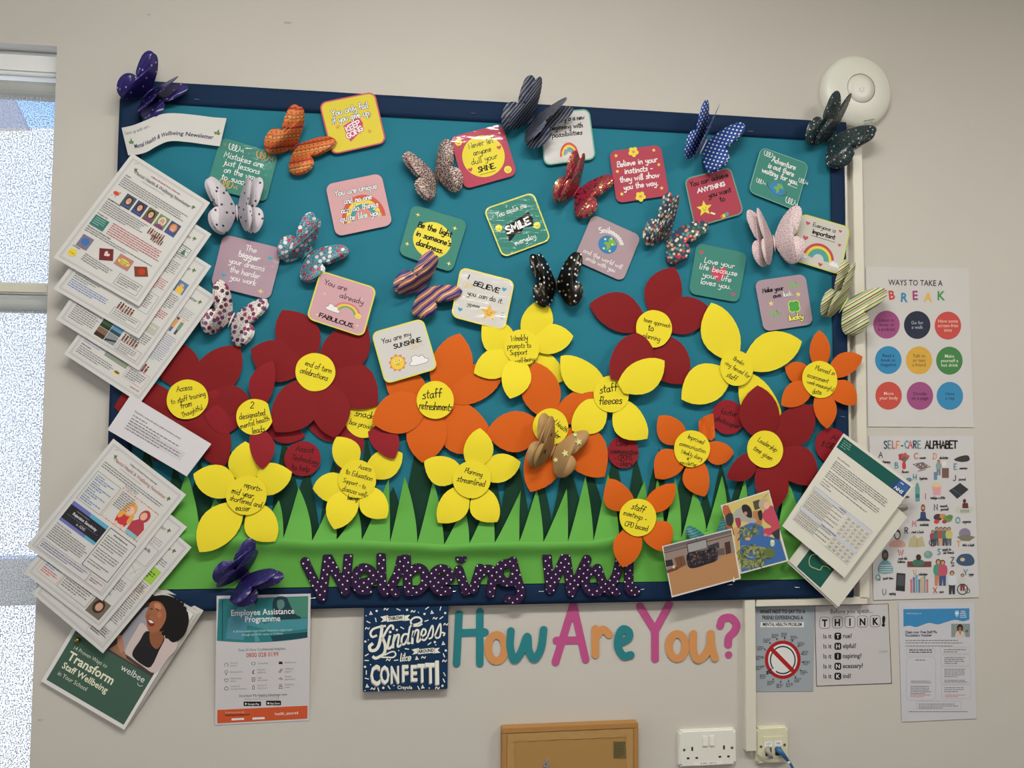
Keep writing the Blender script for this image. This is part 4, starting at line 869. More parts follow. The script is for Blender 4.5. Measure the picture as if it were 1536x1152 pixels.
def c14(A, B):
    star(A, 66, 74, 17, (214, 170, 76), 5, .45, -95); face(A, 66, 74, 10); heart(A, 84, 22, 4.5, (60, 146, 178)); heart(A, 14, 82, 4.5, (60, 146, 178)); squig(A, 12, 32, 1.0, (210, 180, 110), 1, n=3); star(A, 16, 54, 3, (220, 208, 110), 4, .4)
    for k in range(3): A.line([(88, 68+k*5), (93, 67+k*6)], .7, BK)
    L(B, 17, 20, 'I', 3, 5.5, BK, 0, 2.05); L(B, 52, 30, 'BELIEVE', 48, 5.8, BK, 3, 2.1); L(B, 54, 50, 'you can do it.', 66, 6, BK, 0, 1.4); L(B, 36, 70, 'yipeee', 24, 4.5, BK, 0, 1.1)
card('white laminated card with yellow rim and gold star reading I believe you can do it', [(691, 400), (772.4, 421.3), (757, 496), (676, 475)], .0375, CW, (220, 206, 100), c14, kd='lamx')
def c15(A, B):
    star(A, 32, 68, 17, (204, 124, 84), 10, .78); A.circ(32, 68, 12.5, (224, 192, 62), n=24); A.circ(28, 64, 2.4, WH, n=10); A.circ(37, 64, 2.4, WH, n=10); A.circ(28.5, 64, 1.2, BK, n=8); A.circ(36.5, 64, 1.2, BK, n=8); A.ring(32, 69, 2.5, 3.3, BK, 200, 340, 8)
    cloud(A, 70, 76, 1.35, WH, BK, .7); squig(A, 62, 46, 1.2, (206, 176, 110), .9, n=3)
    L(B, 42, 26, 'You are my', 56, 6, BK, 0, 1.4); L(B, 60, 41, 'SUNSHINE.', 54, 5, BK, 0, 2.05)
card('white laminated card with yellow rim and a smiling sun reading you are my sunshine', [(556.6, 499), (634.5, 477), (657, 553), (578, 576.5)], .0410, (198, 196, 192), (208, 206, 96), c15)
def c16(A, B):
    heart(A, 52, 52, 17, (190, 68, 92), -8); heart(A, 12, 17, 4.5, (186, 80, 100)); heart(A, 86, 86, 4.5, (186, 80, 100))
    for y, tx, w_ in ((35, 'Love your', 60), (49, 'life because', 76), (63, 'your life', 58), (77, 'loves you.', 62)): L(B, 50, y, tx, w_, 6.6, WH, 0, 1.4)
card('teal laminated card with a large pink heart reading love your life', [(1045, 364), (1121, 380), (1108, 454), (1033, 440)], .0255, CT, None, c16)
def c17(A, B):
    rainbow(A, 52, 84, 31, [(186, 70, 92), (222, 200, 70), (84, 160, 130), (80, 150, 176)], 5, 5, 175, 1.1); cloud(A, 20, 84, .8, WH, (190, 190, 200), .6); cloud(A, 84, 84, .8, WH, (190, 190, 200), .6)
    for x, y, s in ((17, 17, 4.5), (82, 14, 3.5), (19, 48, 5.5), (86, 42, 3.5), (58, 92, 4.5)): heart(A, x, y, s, (190, 70, 90))
    L(B, 50, 20, 'Everyone is', 46, 5.2, BK, 0, 1.2); L(B, 52, 34, 'Important', 46, 5.6, BK, 0, 2.0); B.line([(28, 39), (76, 39)], 1, BK)
card('white laminated card with yellow rim over the right border reading everyone is important', [(1202, 319.5), (1276, 341), (1260.5, 412.7), (1185, 389)], .0275, (196, 193, 186), (200, 206, 96), c17)
def c18(A, B):
    squig(A, 66, 18, 1.3, (110, 180, 90), 1.8, n=2); squig(A, 20, 68, 1.3, (110, 180, 90), 1.8, n=2)
    for x, y in ((24, 48), (80, 38)): star(A, x, y, 5.5, (222, 210, 110))
    for g, rr_ in (((206, 214, 90), 7.6), ((76, 158, 74), 6)):
        for k in range(4): a = math.radians(45+90*k); A.circ(68+6*math.cos(a), 60+6*math.sin(a), rr_, g, n=12)
    A.line([(68, 64), (70, 76)], 2, (76, 158, 74))
    L(B, 32, 25, 'Make your', 42, 5.4, BK, 0, 2.0); L(B, 38, 38, 'own', 16, 5.4, BK, 0, 2.0); L(B, 60, 38, 'luck.', 20, 5.4, WH, 0, 2.0, (BK, .5)); L(B, 68, 86, 'lucky', 30, 6.5, (220, 218, 110), 0, 2.6, (BK, .9))
card('lilac laminated card with a green clover reading make your own luck', [(1132, 421.7), (1207.7, 410.6), (1219.8, 486.3), (1146, 497.4)], .0255, (164, 142, 152), None, c18)
# ================================================================== paper butterflies
def pbase(name, rough=.6):
    m = bpy.data.materials.new(name); m.use_nodes = True; b = m.node_tree.nodes['Principled BSDF']; b.inputs['Roughness'].default_value = rough
    u = nnew(m, 'ShaderNodeUVMap'); mp = nnew(m, 'ShaderNodeMapping'); m.node_tree.links.new(u.outputs[0], mp.inputs[0]); return m, b, mp
def ramp(m, fac, stops, const=True):
    r = nnew(m, 'ShaderNodeValToRGB'); r.color_ramp.interpolation = 'CONSTANT' if const else 'LINEAR'; e = r.color_ramp.elements
    while len(e) < len(stops): e.new(.5)
    for i, (p, c) in enumerate(stops): e[i].position = p; e[i].color = alb(c)
    m.node_tree.links.new(fac, r.inputs[0]); return r.outputs[0]
def mixc(m, fac, a, b2):
    x = nnew(m, 'ShaderNodeMix', data_type='RGBA'); l = m.node_tree.links; l.new(fac, x.inputs[0])
    for i, q in ((6, a), (7, b2)):
        if isinstance(q, tuple): x.inputs[i].default_value = alb(q)
        else: l.new(q, x.inputs[i])
    return x.outputs[2]
def gt_(m, a, v, op='LESS_THAN'):
    q = nnew(m, 'ShaderNodeMath', operation=op); m.node_tree.links.new(a, q.inputs[0]); q.inputs[1].default_value = v; return q.outputs[0]
def stripes(name, cols, freq, rot, dots=None):
    m, b, mp = pbase(name); mp.inputs['Rotation'].default_value = (0, 0, math.radians(rot)); l = m.node_tree.links
    s = nnew(m, 'ShaderNodeSeparateXYZ'); l.new(mp.outputs[0], s.inputs[0]); k = nnew(m, 'ShaderNodeMath', operation='MULTIPLY'); k.inputs[1].default_value = freq; l.new(s.outputs[0], k.inputs[0])
    f = nnew(m, 'ShaderNodeMath', operation='FRACT'); l.new(k.outputs[0], f.inputs[0]); tot = sum(w_ for _, w_ in cols); p = 0; st = []
    for c, w_ in cols: st.append((p/tot, c)); p += w_
    o = ramp(m, f.outputs[0], st)
    if dots:
        v = nnew(m, 'ShaderNodeTexVoronoi', voronoi_dimensions='2D'); v.inputs['Scale'].default_value = dots[0]; v.inputs['Randomness'].default_value = .0; l.new(mp.outputs[0], v.inputs['Vector']); o = mixc(m, gt_(m, v.outputs['Distance'], dots[2]), o, dots[1])
    l.new(o, b.inputs['Base Color']); return m
def cells(name, bg_, layers, rough=.62, met=None):
    """layers: (scale, radius, randomness, [colours], metallic)"""
    m, b, mp = pbase(name, rough); l = m.node_tree.links; o = bg_; mt = None
    for i, (scl, rad, rnd_, cols, *mm) in enumerate(layers):
        v = nnew(m, 'ShaderNodeTexVoronoi', voronoi_dimensions='2D'); v.inputs['Scale'].default_value = scl; v.inputs['Randomness'].default_value = rnd_
        ad = nnew(m, 'ShaderNodeVectorMath', operation='ADD'); ad.inputs[1].default_value = (i*3.7, i*1.3, 0); l.new(mp.outputs[0], ad.inputs[0]); l.new(ad.outputs[0], v.inputs['Vector'])
        if len(cols) > 1:
            s = nnew(m, 'ShaderNodeSeparateColor'); l.new(v.outputs['Color'], s.inputs[0]); c = ramp(m, s.outputs[0], [(k/len(cols), q) for k, q in enumerate(cols)])
        else: c = cols[0]
        k = gt_(m, v.outputs['Distance'], rad); o = mixc(m, k, o, c)
        if mm: l.new(k, b.inputs['Metallic'])
    l.new(o, b.inputs['Base Color']) if not isinstance(o, tuple) else setattr(b.inputs['Base Color'], 'default_value', alb(o)); return m
def swirl(name, stops, scale, dist, rough=.5, wtype='BANDS', metal=None):
    m, b, mp = pbase(name, rough); l = m.node_tree.links; w_ = nnew(m, 'ShaderNodeTexWave', wave_type=wtype); w_.inputs['Scale'].default_value = scale; w_.inputs['Distortion'].default_value = dist; w_.inputs['Detail Scale'].default_value = .6
    l.new(mp.outputs[0], w_.inputs[0]); l.new(ramp(m, w_.outputs['Fac'], stops), b.inputs['Base Color']); return m
def foil(name, base, metal, scale, thr):
    m, b, mp = pbase(name, .5); l = m.node_tree.links; n = nnew(m, 'ShaderNodeTexNoise'); n.inputs['Scale'].default_value = scale; n.inputs['Detail'].default_value = 4; n.inputs['Roughness'].default_value = .7; l.new(mp.outputs[0], n.inputs[0])
    k = gt_(m, n.outputs[0], thr, 'GREATER_THAN'); l.new(mixc(m, k, base, metal), b.inputs['Base Color']); l.new(k, b.inputs['Metallic']); r = nnew(m, 'ShaderNodeMapRange'); r.inputs[3].default_value = .5; r.inputs[4].default_value = .22; l.new(k, r.inputs[0]); l.new(r.outputs[0], b.inputs['Roughness']); return m
WING = crom([(.03, .10), (.15, .40), (.36, .74), (.60, .98), (.80, 1.06), (.93, .98), (.96, .78), (.89, .54), (.80, .33), (.71, .17), (.62, .10), (.74, .07), (.87, -.06), (.91, -.26), (.85, -.50), (.69, -.70), (.48, -.76), (.30, -.64), (.16, -.40), (.06, -.14)], 3, True)
def wing(side, size, fold, curl, m, thing, name, zoff, scl=1.0, droop=0):
    bm = bmesh.new(); vs = [bm.verts.new((max(.01, x)*scl, y*scl, 0)) for x, y in WING]; bm.faces.new(vs)
    for k in range(1, 9): bmesh.ops.bisect_plane(bm, geom=bm.verts[:]+bm.edges[:]+bm.faces[:], plane_co=(k*.11*scl, 0, 0), plane_no=(1, 0, 0))
    uvl = bm.loops.layers.uv.new('UVMap')
    for f in bm.faces:
        for lp in f.loops: lp[uvl].uv = (lp.vert.co.x*side + 2.0, lp.vert.co.y + 2.0)
    th = math.radians(fold)
    for v in bm.verts:
        x, y = v.co.x, v.co.y; a = th + curl*x; X = x*math.cos(th) - curl*.5*x*x*math.sin(th); Z = x*math.sin(th) + curl*.5*x*x*math.cos(th) + droop*(y-.2)**2
        v.co = Vector((X*side*size, y*size, Z*size + zoff))
    if side < 0: bmesh.ops.reverse_faces(bm, faces=bm.faces[:])
    me = bpy.data.meshes.new(name); bm.to_mesh(me); bm.free(); me.materials.append(m); me.polygons.foreach_set('use_smooth', [True]*len(me.polygons))
    o = bpy.data.objects.new(name, me); COL.objects.link(o); o.parent = thing.o
    md = o.modifiers.new('t', 'SOLIDIFY'); md.thickness = .0005; md.offset = 0; return o
BFR = Matrix(((1, 0, 0), (0, 0, -1), (0, 1, 0)))   # local x right, y up, z to the viewer
def butterfly(label, px, py, d, rot, size, m, lf, rf, lb=16, rb=16, curl=.35, m2=None, group='folded paper butterflies on the board'):
    size *= .86; s = size*mpp(px, py); t = Thing('paper_butterfly', label, 'butterfly', P(px, py, d), group=group)
    t.o.rotation_euler = (Matrix.Rotation(math.radians(rot), 3, 'Y') @ BFR).to_euler()
    wing(-1, s, lb, curl*.4, m2 or m, t, 'under_wing', .0004, 1.0); wing(1, s, rb, curl*.4, m2 or m, t, 'under_wing', .0004, 1.0)
    lf *= .80; rf *= .80; wing(-1, s, lf, curl, m, t, 'wing', .0022, .97); wing(1, s, rf, curl, m, t, 'wing', .0022, .97)
    v, f = tube([(0, -.30*s, .003), (0, -.1*s, .0052), (0, .16*s, .0048), (0, .24*s, .003)], [.0008, .0022, .002, .0008], 8)
    t.part('body', v, f, m, smooth=True, local=True); return t
m_pur = mat((44, 34, 104), 'gloss', .25); m_pur2 = cells('purple_foil_spots', (42, 34, 100), [(3.2, .10, .6, [(150, 140, 200)])], .22)
butterfly('glossy purple butterfly at the top left corner of the board', 224, 140, .028, 43, 54, m_pur2, 62, 50, 20, 14)
butterfly('orange striped butterfly near the top left of the board', 443, 221, .024, 40, 54, stripes('orange_stripes', [((196, 96, 44), 5), ((150, 40, 34), 1.6), ((206, 120, 60), 4), ((176, 84, 50), 1.5), ((210, 150, 80), 2), ((60, 30, 26), .5), ((206, 120, 60), 2.5)], 1.7, 40, (7, (110, 44, 34), .16)), 62, 14, 18, 8, .15)
butterfly('brown butterfly densely dotted with tiny pink flowers', 654, 266, .024, -21, 50, cells('brown_blossom', (84, 60, 50), [(14, .36, 1, [(206, 176, 176), (170, 120, 128), (196, 190, 180), (110, 84, 70)]), (22, .26, 1, [(220, 206, 200)])]), 30, 34, 16, 16)
butterfly('navy butterfly with thin white wavy lines over the top border', 796, 182, .034, 37, 55, swirl('navy_waves', [(0, (22, 30, 58)), (.80, (190, 196, 206)), (.93, (22, 30, 58))], 3.0, 3.0), 55, 58, 18, 20)
butterfly('crimson butterfly with gold foil flecks under the white rainbow card', 864, 288, .025, 30, 50, foil('crimson_foil', (150, 30, 66), (226, 190, 120), 9, .53), 66, 24, 30, 12, .2)
butterfly('royal blue butterfly with white dot grid on the top border', 1055, 219, .028, 26, 54, cells('blue_dots', (22, 62, 140), [(8, .24, 0, [(214, 222, 236)])]), 80, 30, 40, 22)
butterfly('dark green butterfly flecked with silver at the top right corner', 1246, 207, .030, 41, 54, cells('green_flecks', (22, 48, 54), [(5, .10, 1, [(214, 214, 206), (200, 180, 160)]), (16, .12, 1, [(120, 130, 120), (190, 150, 130)])], .3), 60, 22, 20, 8, .2)
butterfly('white butterfly with scattered black marks on the teal mistakes card', 356, 318, .030, -4, 55, cells('white_ink_marks', (196, 190, 198), [(3.4, .13, .8, [(46, 48, 50)]), (8, .05, 1, [(70, 70, 74)])]), 36, 50, 14, 14)
butterfly('light blue butterfly with pink and white blossoms', 462, 381, .024, 44, 54, cells('teal_blossom', (66, 134, 150), [(5, .32, .8, [(222, 214, 214), (180, 50, 80), (222, 214, 214)]), (5, .13, .8, [(150, 40, 66)]), (13, .15, 1, [(206, 200, 196)])]), 70, 20, 16, 8, .25)
butterfly('multicoloured swirl butterfly in pink, blue and red left of the believe card', 633, 435, .025, 52, 52, swirl('colour_swirls', [(0, (40, 60, 112)), (.18, (150, 34, 54)), (.34, (204, 130, 150)), (.5, (70, 150, 160)), (.62, (24, 32, 60)), (.76, (196, 90, 110)), (.9, (214, 180, 110))], 1.1, 7), 58, 18, 16, 10, .2)
butterfly('black butterfly with white and gold spots above the yellow flower', 834, 428, .030, -4, 50, cells('black_spots', (20, 18, 16), [(4.6, .17, .75, [(220, 218, 212), (120, 98, 62), (226, 224, 220), (196, 190, 180)])], .3), 40, 36, 14, 14)
butterfly('confetti patterned multicoloured butterfly below the pink anything card', 1002, 353, .024, 34, 52, cells('confetti', (60, 70, 84), [(9, .42, 1, [(40, 62, 110), (196, 60, 72), (216, 206, 180), (90, 150, 156), (214, 150, 120), (226, 222, 214), (60, 120, 84)])]), 56, 14, 22, 8, .2)
butterfly('white butterfly with tiny pink and blue sprigs beside the everyone card', 1160, 364, .030, -7, 52, cells('pink_sprigs', (214, 196, 196), [(17, .20, .9, [(170, 70, 110), (90, 100, 150), (190, 100, 110)])]), 38, 26, 14, 14)
butterfly('white butterfly with plum and mauve flowers left of the fabulous card', 348, 479, .026, 22, 54, cells('plum_flowers', (212, 206, 202), [(5, .34, .9, [(120, 44, 84), (110, 70, 120), (84, 30, 60), (150, 60, 100)]), (11, .17, 1, [(60, 30, 50), (150, 40, 80), (120, 130, 80)])]), 40, 16, 14, 8, .25)
butterfly('green and maroon pinstriped butterfly over the right border', 1265, 457, .030, 32, 54, stripes('pinstripes', [((196, 210, 150), 3), ((90, 50, 60), 1.3), ((206, 180, 160), 1.5), ((40, 50, 40), .8), ((150, 190, 120), 2), ((196, 140, 140), 1.2), ((214, 214, 190), 1.5), ((60, 44, 50), 1)], 3.2, 28), 50, 16, 24, 6, .2)
def kraft():
    m, b, mp = pbase('kraft_paper', .6); b.inputs['Base Color'].default_value = alb((160, 126, 80)); return m
mk_ = kraft(); t = butterfly('kraft paper butterfly with gold stars on the orange first aider flower', 829, 676, .046, 22, 50, mk_, 50, 14, 18, 8, .2)
m_gs = mat((236, 222, 150), 'goldfoil', .3); m_gs.node_tree.nodes['Principled BSDF'].inputs['Metallic'].default_value = .55
for side, x, y, r in ((1, .42, .08, .14), (1, .70, .60, .13), (1, .5, .78, .10), (1, .20, -.25, .10), (-1, .52, -.15, .13), (-1, .55, .45, .1)):
    s = 43*mpp(829, 676); th = math.radians(50 if side < 0 else 14); pts = []
    for i in range(10):
        a = math.radians(-90+36*i); q = r*(1 if i % 2 == 0 else .45); xx = (x+q*math.cos(a)); yy = y+q*math.sin(a); cu = .2
        pts.append((side*s*(xx*math.cos(th)-cu*.5*xx*xx*math.sin(th)), s*yy, s*(xx*math.sin(th)+cu*.5*xx*xx*math.cos(th)) + .0030))
    t.part('star_print', pts, [list(range(10))], m_gs if side > 0 else mat((70, 46, 28), 'ink'), local=True)
butterfly('glossy purple butterfly at the bottom left above the assistance poster', 366, 864, .036, 50, 54, cells('purple_scrolls', (44, 36, 98), [(4, .06, .8, [(140, 130, 170)])], .28), 66, 52, 20, 16)
butterfly('teal butterfly with fine gold swirls peeping out behind the two photographs', 1070, 822, .044, -14, 44, swirl('teal_swirl', [(0, (28, 104, 116)), (.86, (150, 170, 120)), (.95, (28, 104, 116))], 3.0, 5, wtype='RINGS'), 12, 12, 8, 8, .1)
# ================================================================== printed papers and posters
WP = (200, 199, 196); G1, G2, BKK = (120, 118, 120), (160, 158, 160), (34, 32, 36)
def paper(name, label, cat, cs, d, w=210, h=297, colr=WP, group=None, kind='paper', thick=.0004):
    S = Sheet(cs, d, w, h); t = Thing(name, label, cat, S.base(), group=group)
    fr = [S.T(x, y) for x, y in ((0, 0), (w, 0), (w, h), (0, h))]; v, f = slab(fr, [p - S.n*thick for p in fr]); t.part('sheet', v, f, mat(colr, kind)); return t, S
def leaf(A, x, y, s, flip=1):
    for a, l in ((-60, 7), (-10, 6), (-120, 5), (60, 5)):
        r = math.radians(a); c, n = math.cos(r)*flip, math.sin(r); A.poly([(x, y), (x+(c*.5-n*.28)*l*s, y+(n*.5+c*.28)*l*s), (x+c*l*s, y+n*l*s), (x+(c*.5+n*.28)*l*s, y+(n*.5-c*.28)*l*s)], (78, 108, 56))
def frame(A, x0, y0, x1, y1, w_, c): A.line([(x0, y0), (x1, y0), (x1, y1), (x0, y1)], w_, c, closed=True)
def people(A, x, y, n, s, rows=1):
    rnd = random.Random(int(x)); cols = [(150, 60, 60), (60, 70, 80), (190, 120, 90), (70, 100, 90), (160, 80, 80), (90, 80, 70)]
    for k in range(n):
        px_ = x+k*s*.8; yy = y+rnd.uniform(-1, 1)*s*.15; A.rect(px_-s*.28, yy, px_+s*.28, yy+s*1.0, cols[k % 6]); A.rect(px_-s*.25, yy+s, px_+s*.25, yy+s*1.6, cols[(k+3) % 6]); A.circ(px_, yy-s*.25, s*.28, [(190, 140, 110), (110, 70, 50), (210, 170, 140)][k % 3], n=8); A.circ(px_, yy-s*.42, s*.25, (50, 34, 28), n=8)
def portrait(A, x, y, w_, h_, bgc, hair, top, skin=(196, 150, 126)):
    A.rect(x, y, x+w_, y+h_, bgc); A.circ(x+w_*.5, y+h_*.42, w_*.34, hair, h_*.34, n=12); A.circ(x+w_*.5, y+h_*.45, w_*.22, skin, h_*.25, n=12)
    A.poly([(x+w_*.08, y+h_), (x+w_*.22, y+h_*.74), (x+w_*.5, y+h_*.68), (x+w_*.78, y+h_*.74), (x+w_*.92, y+h_)], top)
    for q in (.42, .58): A.circ(x+w_*q, y+h_*.42, w_*.025, (60, 44, 40), n=6)
    A.line([(x+w_*.42, y+h_*.56), (x+w_*.5, y+h_*.59), (x+w_*.58, y+h_*.56)], w_*.035, (230, 215, 210))
    A.rect(x+w_*.1, y+h_*.78, x+w_*.9, y+h_*.9, (70, 84, 130))
def newsl(label, cs, d, header, body, hc=(52, 52, 60), grp='newsletter pages fanned out beside the board'):
    t, S = paper('newsletter_page', label, 'newsletter', cs, d, group=grp); A = Art(S.T); B = Art(S.T, lift=6e-4)
    frame(A, 9, 9, 201, 288, 2.2, (176, 174, 178)); frame(A, 12, 12, 198, 285, .6, (150, 148, 154))
    if header:
        B.text(105, 37, 'Mental Health & Wellbeing Newsletter', 11.5, hc, sx=.80); B.text(105, 23, 'St Mary\'s CE (Aided) Primary, Pulborough', 5, (150, 40, 50) if hc[0] < 100 else (70, 70, 80), .01, sx=.9); B.para(55, 42, 100, 1, 4, G2, th=1.3); leaf(A, 28, 30, 1.1); leaf(A, 186, 32, 1.1, -1)
        A.line([(18, 18), (26, 12)], .8, G1)
    body(A, B); A.done(t, 'picture'); B.done(t, 'lettering'); return t, S
def n1(A, B):
    B.text(18, 52, 'STAFF:', 5, BKK, .01, align='l'); B.para(18, 56, 172, 5, 5, G1, th=1.9)
    for i, (b2, hr, tp) in enumerate((((70, 80, 90), (60, 50, 46), (60, 66, 90)), ((60, 66, 96), (60, 34, 30), (60, 70, 120)), ((90, 96, 60), (50, 30, 26), (140, 40, 60)), ((120, 130, 90), (200, 196, 190), (150, 60, 70)), ((60, 80, 110), (200, 120, 60), (60, 80, 140)))): portrait(A, 46+i*29, 84, 25, 33, b2, hr, tp)
    A.circ(26, 98, 7, (196, 74, 54), 5, n=14); A.circ(32, 93, 3, (206, 140, 130), n=8); A.line([(20, 104), (20, 108)], .8, BKK); A.line([(28, 104), (28, 108)], .8, BKK)
    B.text(18, 120, 'PROMOTIONS:', 5, BKK, .01, align='l'); B.para(18, 124, 108, 6, 5, G1, th=1.9); people(A, 134, 129, 7, 7); people(A, 148, 140, 6, 6)
    B.text(18, 160, 'Thought Call', 5, BKK, .01, align='l'); A.rect(18, 163, 52, 190, (60, 116, 108)); B.para(22, 167, 26, 4, 5, (170, 200, 190), th=1.2)
    B.para(60, 160, 132, 6, 5.4, (176, 80, 84), th=1.9); B.text(18, 197, 'Neurodiversity Celebration Week', 5.2, BKK, .01, align='l', sx=.8); B.para(18, 200, 170, 2, 5, G1, th=1.9)
    A.rect(22, 216, 48, 247, (120, 110, 130)); A.circ(35, 230, 9, (60, 110, 170), n=14); A.poly([(68, 226), (94, 212), (108, 236), (82, 250)], (110, 40, 44)); heart(A, 88, 230, 7, (210, 190, 186), 25)
    A.rect(112, 212, 146, 240, (176, 120, 110)); A.circ(129, 226, 14, (224, 200, 60), 7, n=14); B.text(129, 226, 'THOUGHT', 5, (60, 70, 130), .02); B.text(129, 231, 'SQUAD', 5, (60, 70, 130), .02)
    A.poly([(152, 222), (176, 208), (190, 226), (166, 242)], (120, 60, 46)); A.circ(172, 224, 8, (176, 60, 40), n=10)
    A.circ(26, 266, 9, (226, 196, 60), n=18); B.text(26, 268, 'Thought', 3.6, (120, 70, 40), .01); B.para(50, 252, 70, 4, 5, G1, th=1.8, ang=3); B.text(18, 252, 'ACTIVITIES', 4.4, BKK, .01, align='l', sx=.8)
    frame(A, 136, 252, 192, 280, .8, G1); B.para(140, 257, 48, 4, 5, G1, th=1.8)
def n2(A, B):
    B.para(150, 56, 42, 8, 5, G1, th=1.8); A.rect(168, 58, 194, 80, (196, 206, 200)); frame(A, 168, 58, 194, 80, 1, BKK); A.poly([(176, 78), (182, 62), (188, 78)], (60, 110, 70)); B.para(160, 100, 34, 7, 5, G1); B.para(150, 150, 44, 6, 5, (176, 90, 94), th=1.8); frame(A, 140, 190, 194, 240, .8, G1); B.para(144, 196, 44, 8, 5, G1, th=1.8)
    B.text(18, 236, 'Where to go next:', 4.6, BKK, .01, align='l'); B.para(18, 240, 60, 3, 5, G1, th=1.9); B.para(18, 256, 100, 4, 5, (92, 120, 176), th=1.9); people(A, 134, 250, 6, 8); frame(A, 128, 262, 193, 282, .8, G1); B.para(132, 266, 56, 3, 5, G1, th=1.8)
def n3(A, B):
    A.rect(170, 66, 194, 96, (90, 120, 160)); A.circ(182, 76, 5, (200, 160, 120), n=8); A.rect(175, 80, 190, 96, (226, 180, 70)); B.para(160, 104, 34, 8, 5, G1); B.para(150, 150, 44, 5, 5, (176, 90, 94)); A.rect(160, 186, 194, 212, (176, 178, 168)); B.text(177, 196, 'here I am', 6, WH, .01); B.para(150, 218, 44, 6, 5, G1)
    B.para(18, 240, 62, 8, 5, G1, th=2); A.rect(84, 232, 108, 256, (60, 84, 60)); A.rect(109, 232, 134, 256, (90, 140, 176)); A.rect(84, 257, 108, 280, (120, 96, 74)); A.rect(109, 257, 134, 280, (130, 136, 140)); A.rect(84, 248, 108, 256, (40, 54, 44)); A.rect(109, 248, 134, 256, (46, 70, 80)); A.rect(84, 270, 108, 280, (60, 44, 36)); A.poly([(110, 274), (134, 266), (134, 270), (110, 279)], (50, 50, 54))
    people(A, 142, 246, 6, 8); frame(A, 138, 260, 193, 283, .8, G1); B.para(142, 265, 46, 4, 4.6, G1, th=1.8)
def n4(A, B):
    B.para(140, 60, 52, 6, 5, G2); A.rect(162, 92, 170, 112, (206, 150, 90)); A.rect(176, 92, 184, 112, (110, 140, 110)); A.circ(166, 88, 4, (90, 60, 40), n=8); A.circ(180, 87, 4, (210, 180, 150), n=8); A.rect(163, 112, 169, 124, (90, 100, 130)); A.rect(177, 112, 183, 124, (70, 80, 90)); B.para(150, 132, 44, 14, 5, (130, 140, 170), th=1.8)
    people(A, 140, 222, 6, 9); B.para(18, 236, 72, 3, 5, (150, 150, 190), th=1.8); A.rect(76, 226, 136, 250, (136, 144, 128)); B.para(88, 236, 34, 1, 5, (180, 186, 176), th=2); B.text(18, 256, 'Hello & hello!', 4.6, BKK, .01, align='l'); B.para(18, 260, 100, 4, 5, G1, th=1.9)
    A.circ(124, 270, 9, (214, 200, 150), 6, n=14); A.circ(124, 267, 7, (120, 90, 50), 3, n=12); frame(A, 140, 236, 193, 268, .8, (196, 140, 140)); B.para(144, 242, 44, 5, 5, G1); B.text(180, 278, 'September 2022', 4.6, (176, 60, 60), .01, sx=.8)
N4 = [(211, 371), (325.6, 446), (210, 605), (96, 531)]; N3 = [(192.6, 321), (317, 399), (208.6, 556), (84, 479)]; N2 = [(199, 277), (317, 351), (208.6, 508), (80, 433)]; N1 = [(198, 230), (315, 304), (208.6, 459.6), (80, 386)]
newsl('lowest newsletter page of the upper fan, grey green picture near its bottom edge', N4, (.046, .050, .034), True, n4, grp='upper fan of newsletter pages')
newsl('third newsletter page of the upper fan with four small landscape photos', N3, (.049, .053, .040), True, n3, grp='upper fan of newsletter pages')
newsl('second newsletter page of the upper fan with blue link lines at its bottom', N2, (.052, .056, .046), True, n2, grp='upper fan of newsletter pages')
newsl('topmost newsletter page of the upper fan with a row of five staff portraits', N1, (.055, .059, .053), True, n1, grp='upper fan of newsletter pages')
# the blank strip between the fans
t, S = paper('paper_slip', 'white slip of paper with a few printed lines between the two newsletter fans', 'paper slip', [(196, 592.5), (317, 666), (280, 714.5), (161, 644.5)], (.041, .044, .043), 210, 86, (200, 198, 202))
B = Art(S.T); B.text(28, 26, 'If you\'d be a voice and need to speak to someone, contact:', 5.6, BKK, .01, align='l', sx=.9); Ar = Art(S.T); Ar.rect(34, 45, 176, 66, (190, 188, 192)); B.para(30, 32, 60, 1, 6, G1, th=2.4); B.para(30, 39, 130, 2, 6, G1, th=2.4); B.para(30, 51, 150, 3, 6, G1, th=2.4); B.off += 2e-4
Ar.done(t, 'shaded_panel'); B.done(t, 'lettering')
def l3(A, B):
    B.para(150, 60, 44, 4, 5, G1); A.rect(152, 84, 194, 120, (150, 190, 70)); B.para(158, 96, 30, 3, 6, (70, 90, 40)); B.para(140, 124, 54, 10, 5, G1); A.rect(150, 128, 194, 160, (206, 198, 184)); B.para(154, 132, 36, 5, 5, G1); B.para(140, 170, 54, 14, 5, G1); B.text(160, 246, '13590', 9, BKK, 0); B.para(150, 252, 44, 5, 5, G1)
    B.text(20, 240, '3rd Jan | 30th Feb | 16th Mar', 7, BKK, .025, align='l', sx=.85, slant=.2); B.para(60, 228, 46, 1, 5, G1)
    A.rect(104, 252, 142, 262, (110, 130, 60))
    for k in range(6): A.circ(107+k*6.4, 250-(k % 2)*4, 3, [(200, 170, 70), (110, 90, 140), (90, 130, 60)][k % 3], n=8)
    A.circ(122, 248, 5, (90, 50, 80), n=8); frame(A, 146, 250, 194, 282, .8, (190, 150, 160)); B.para(150, 256, 40, 4, 5, G1)
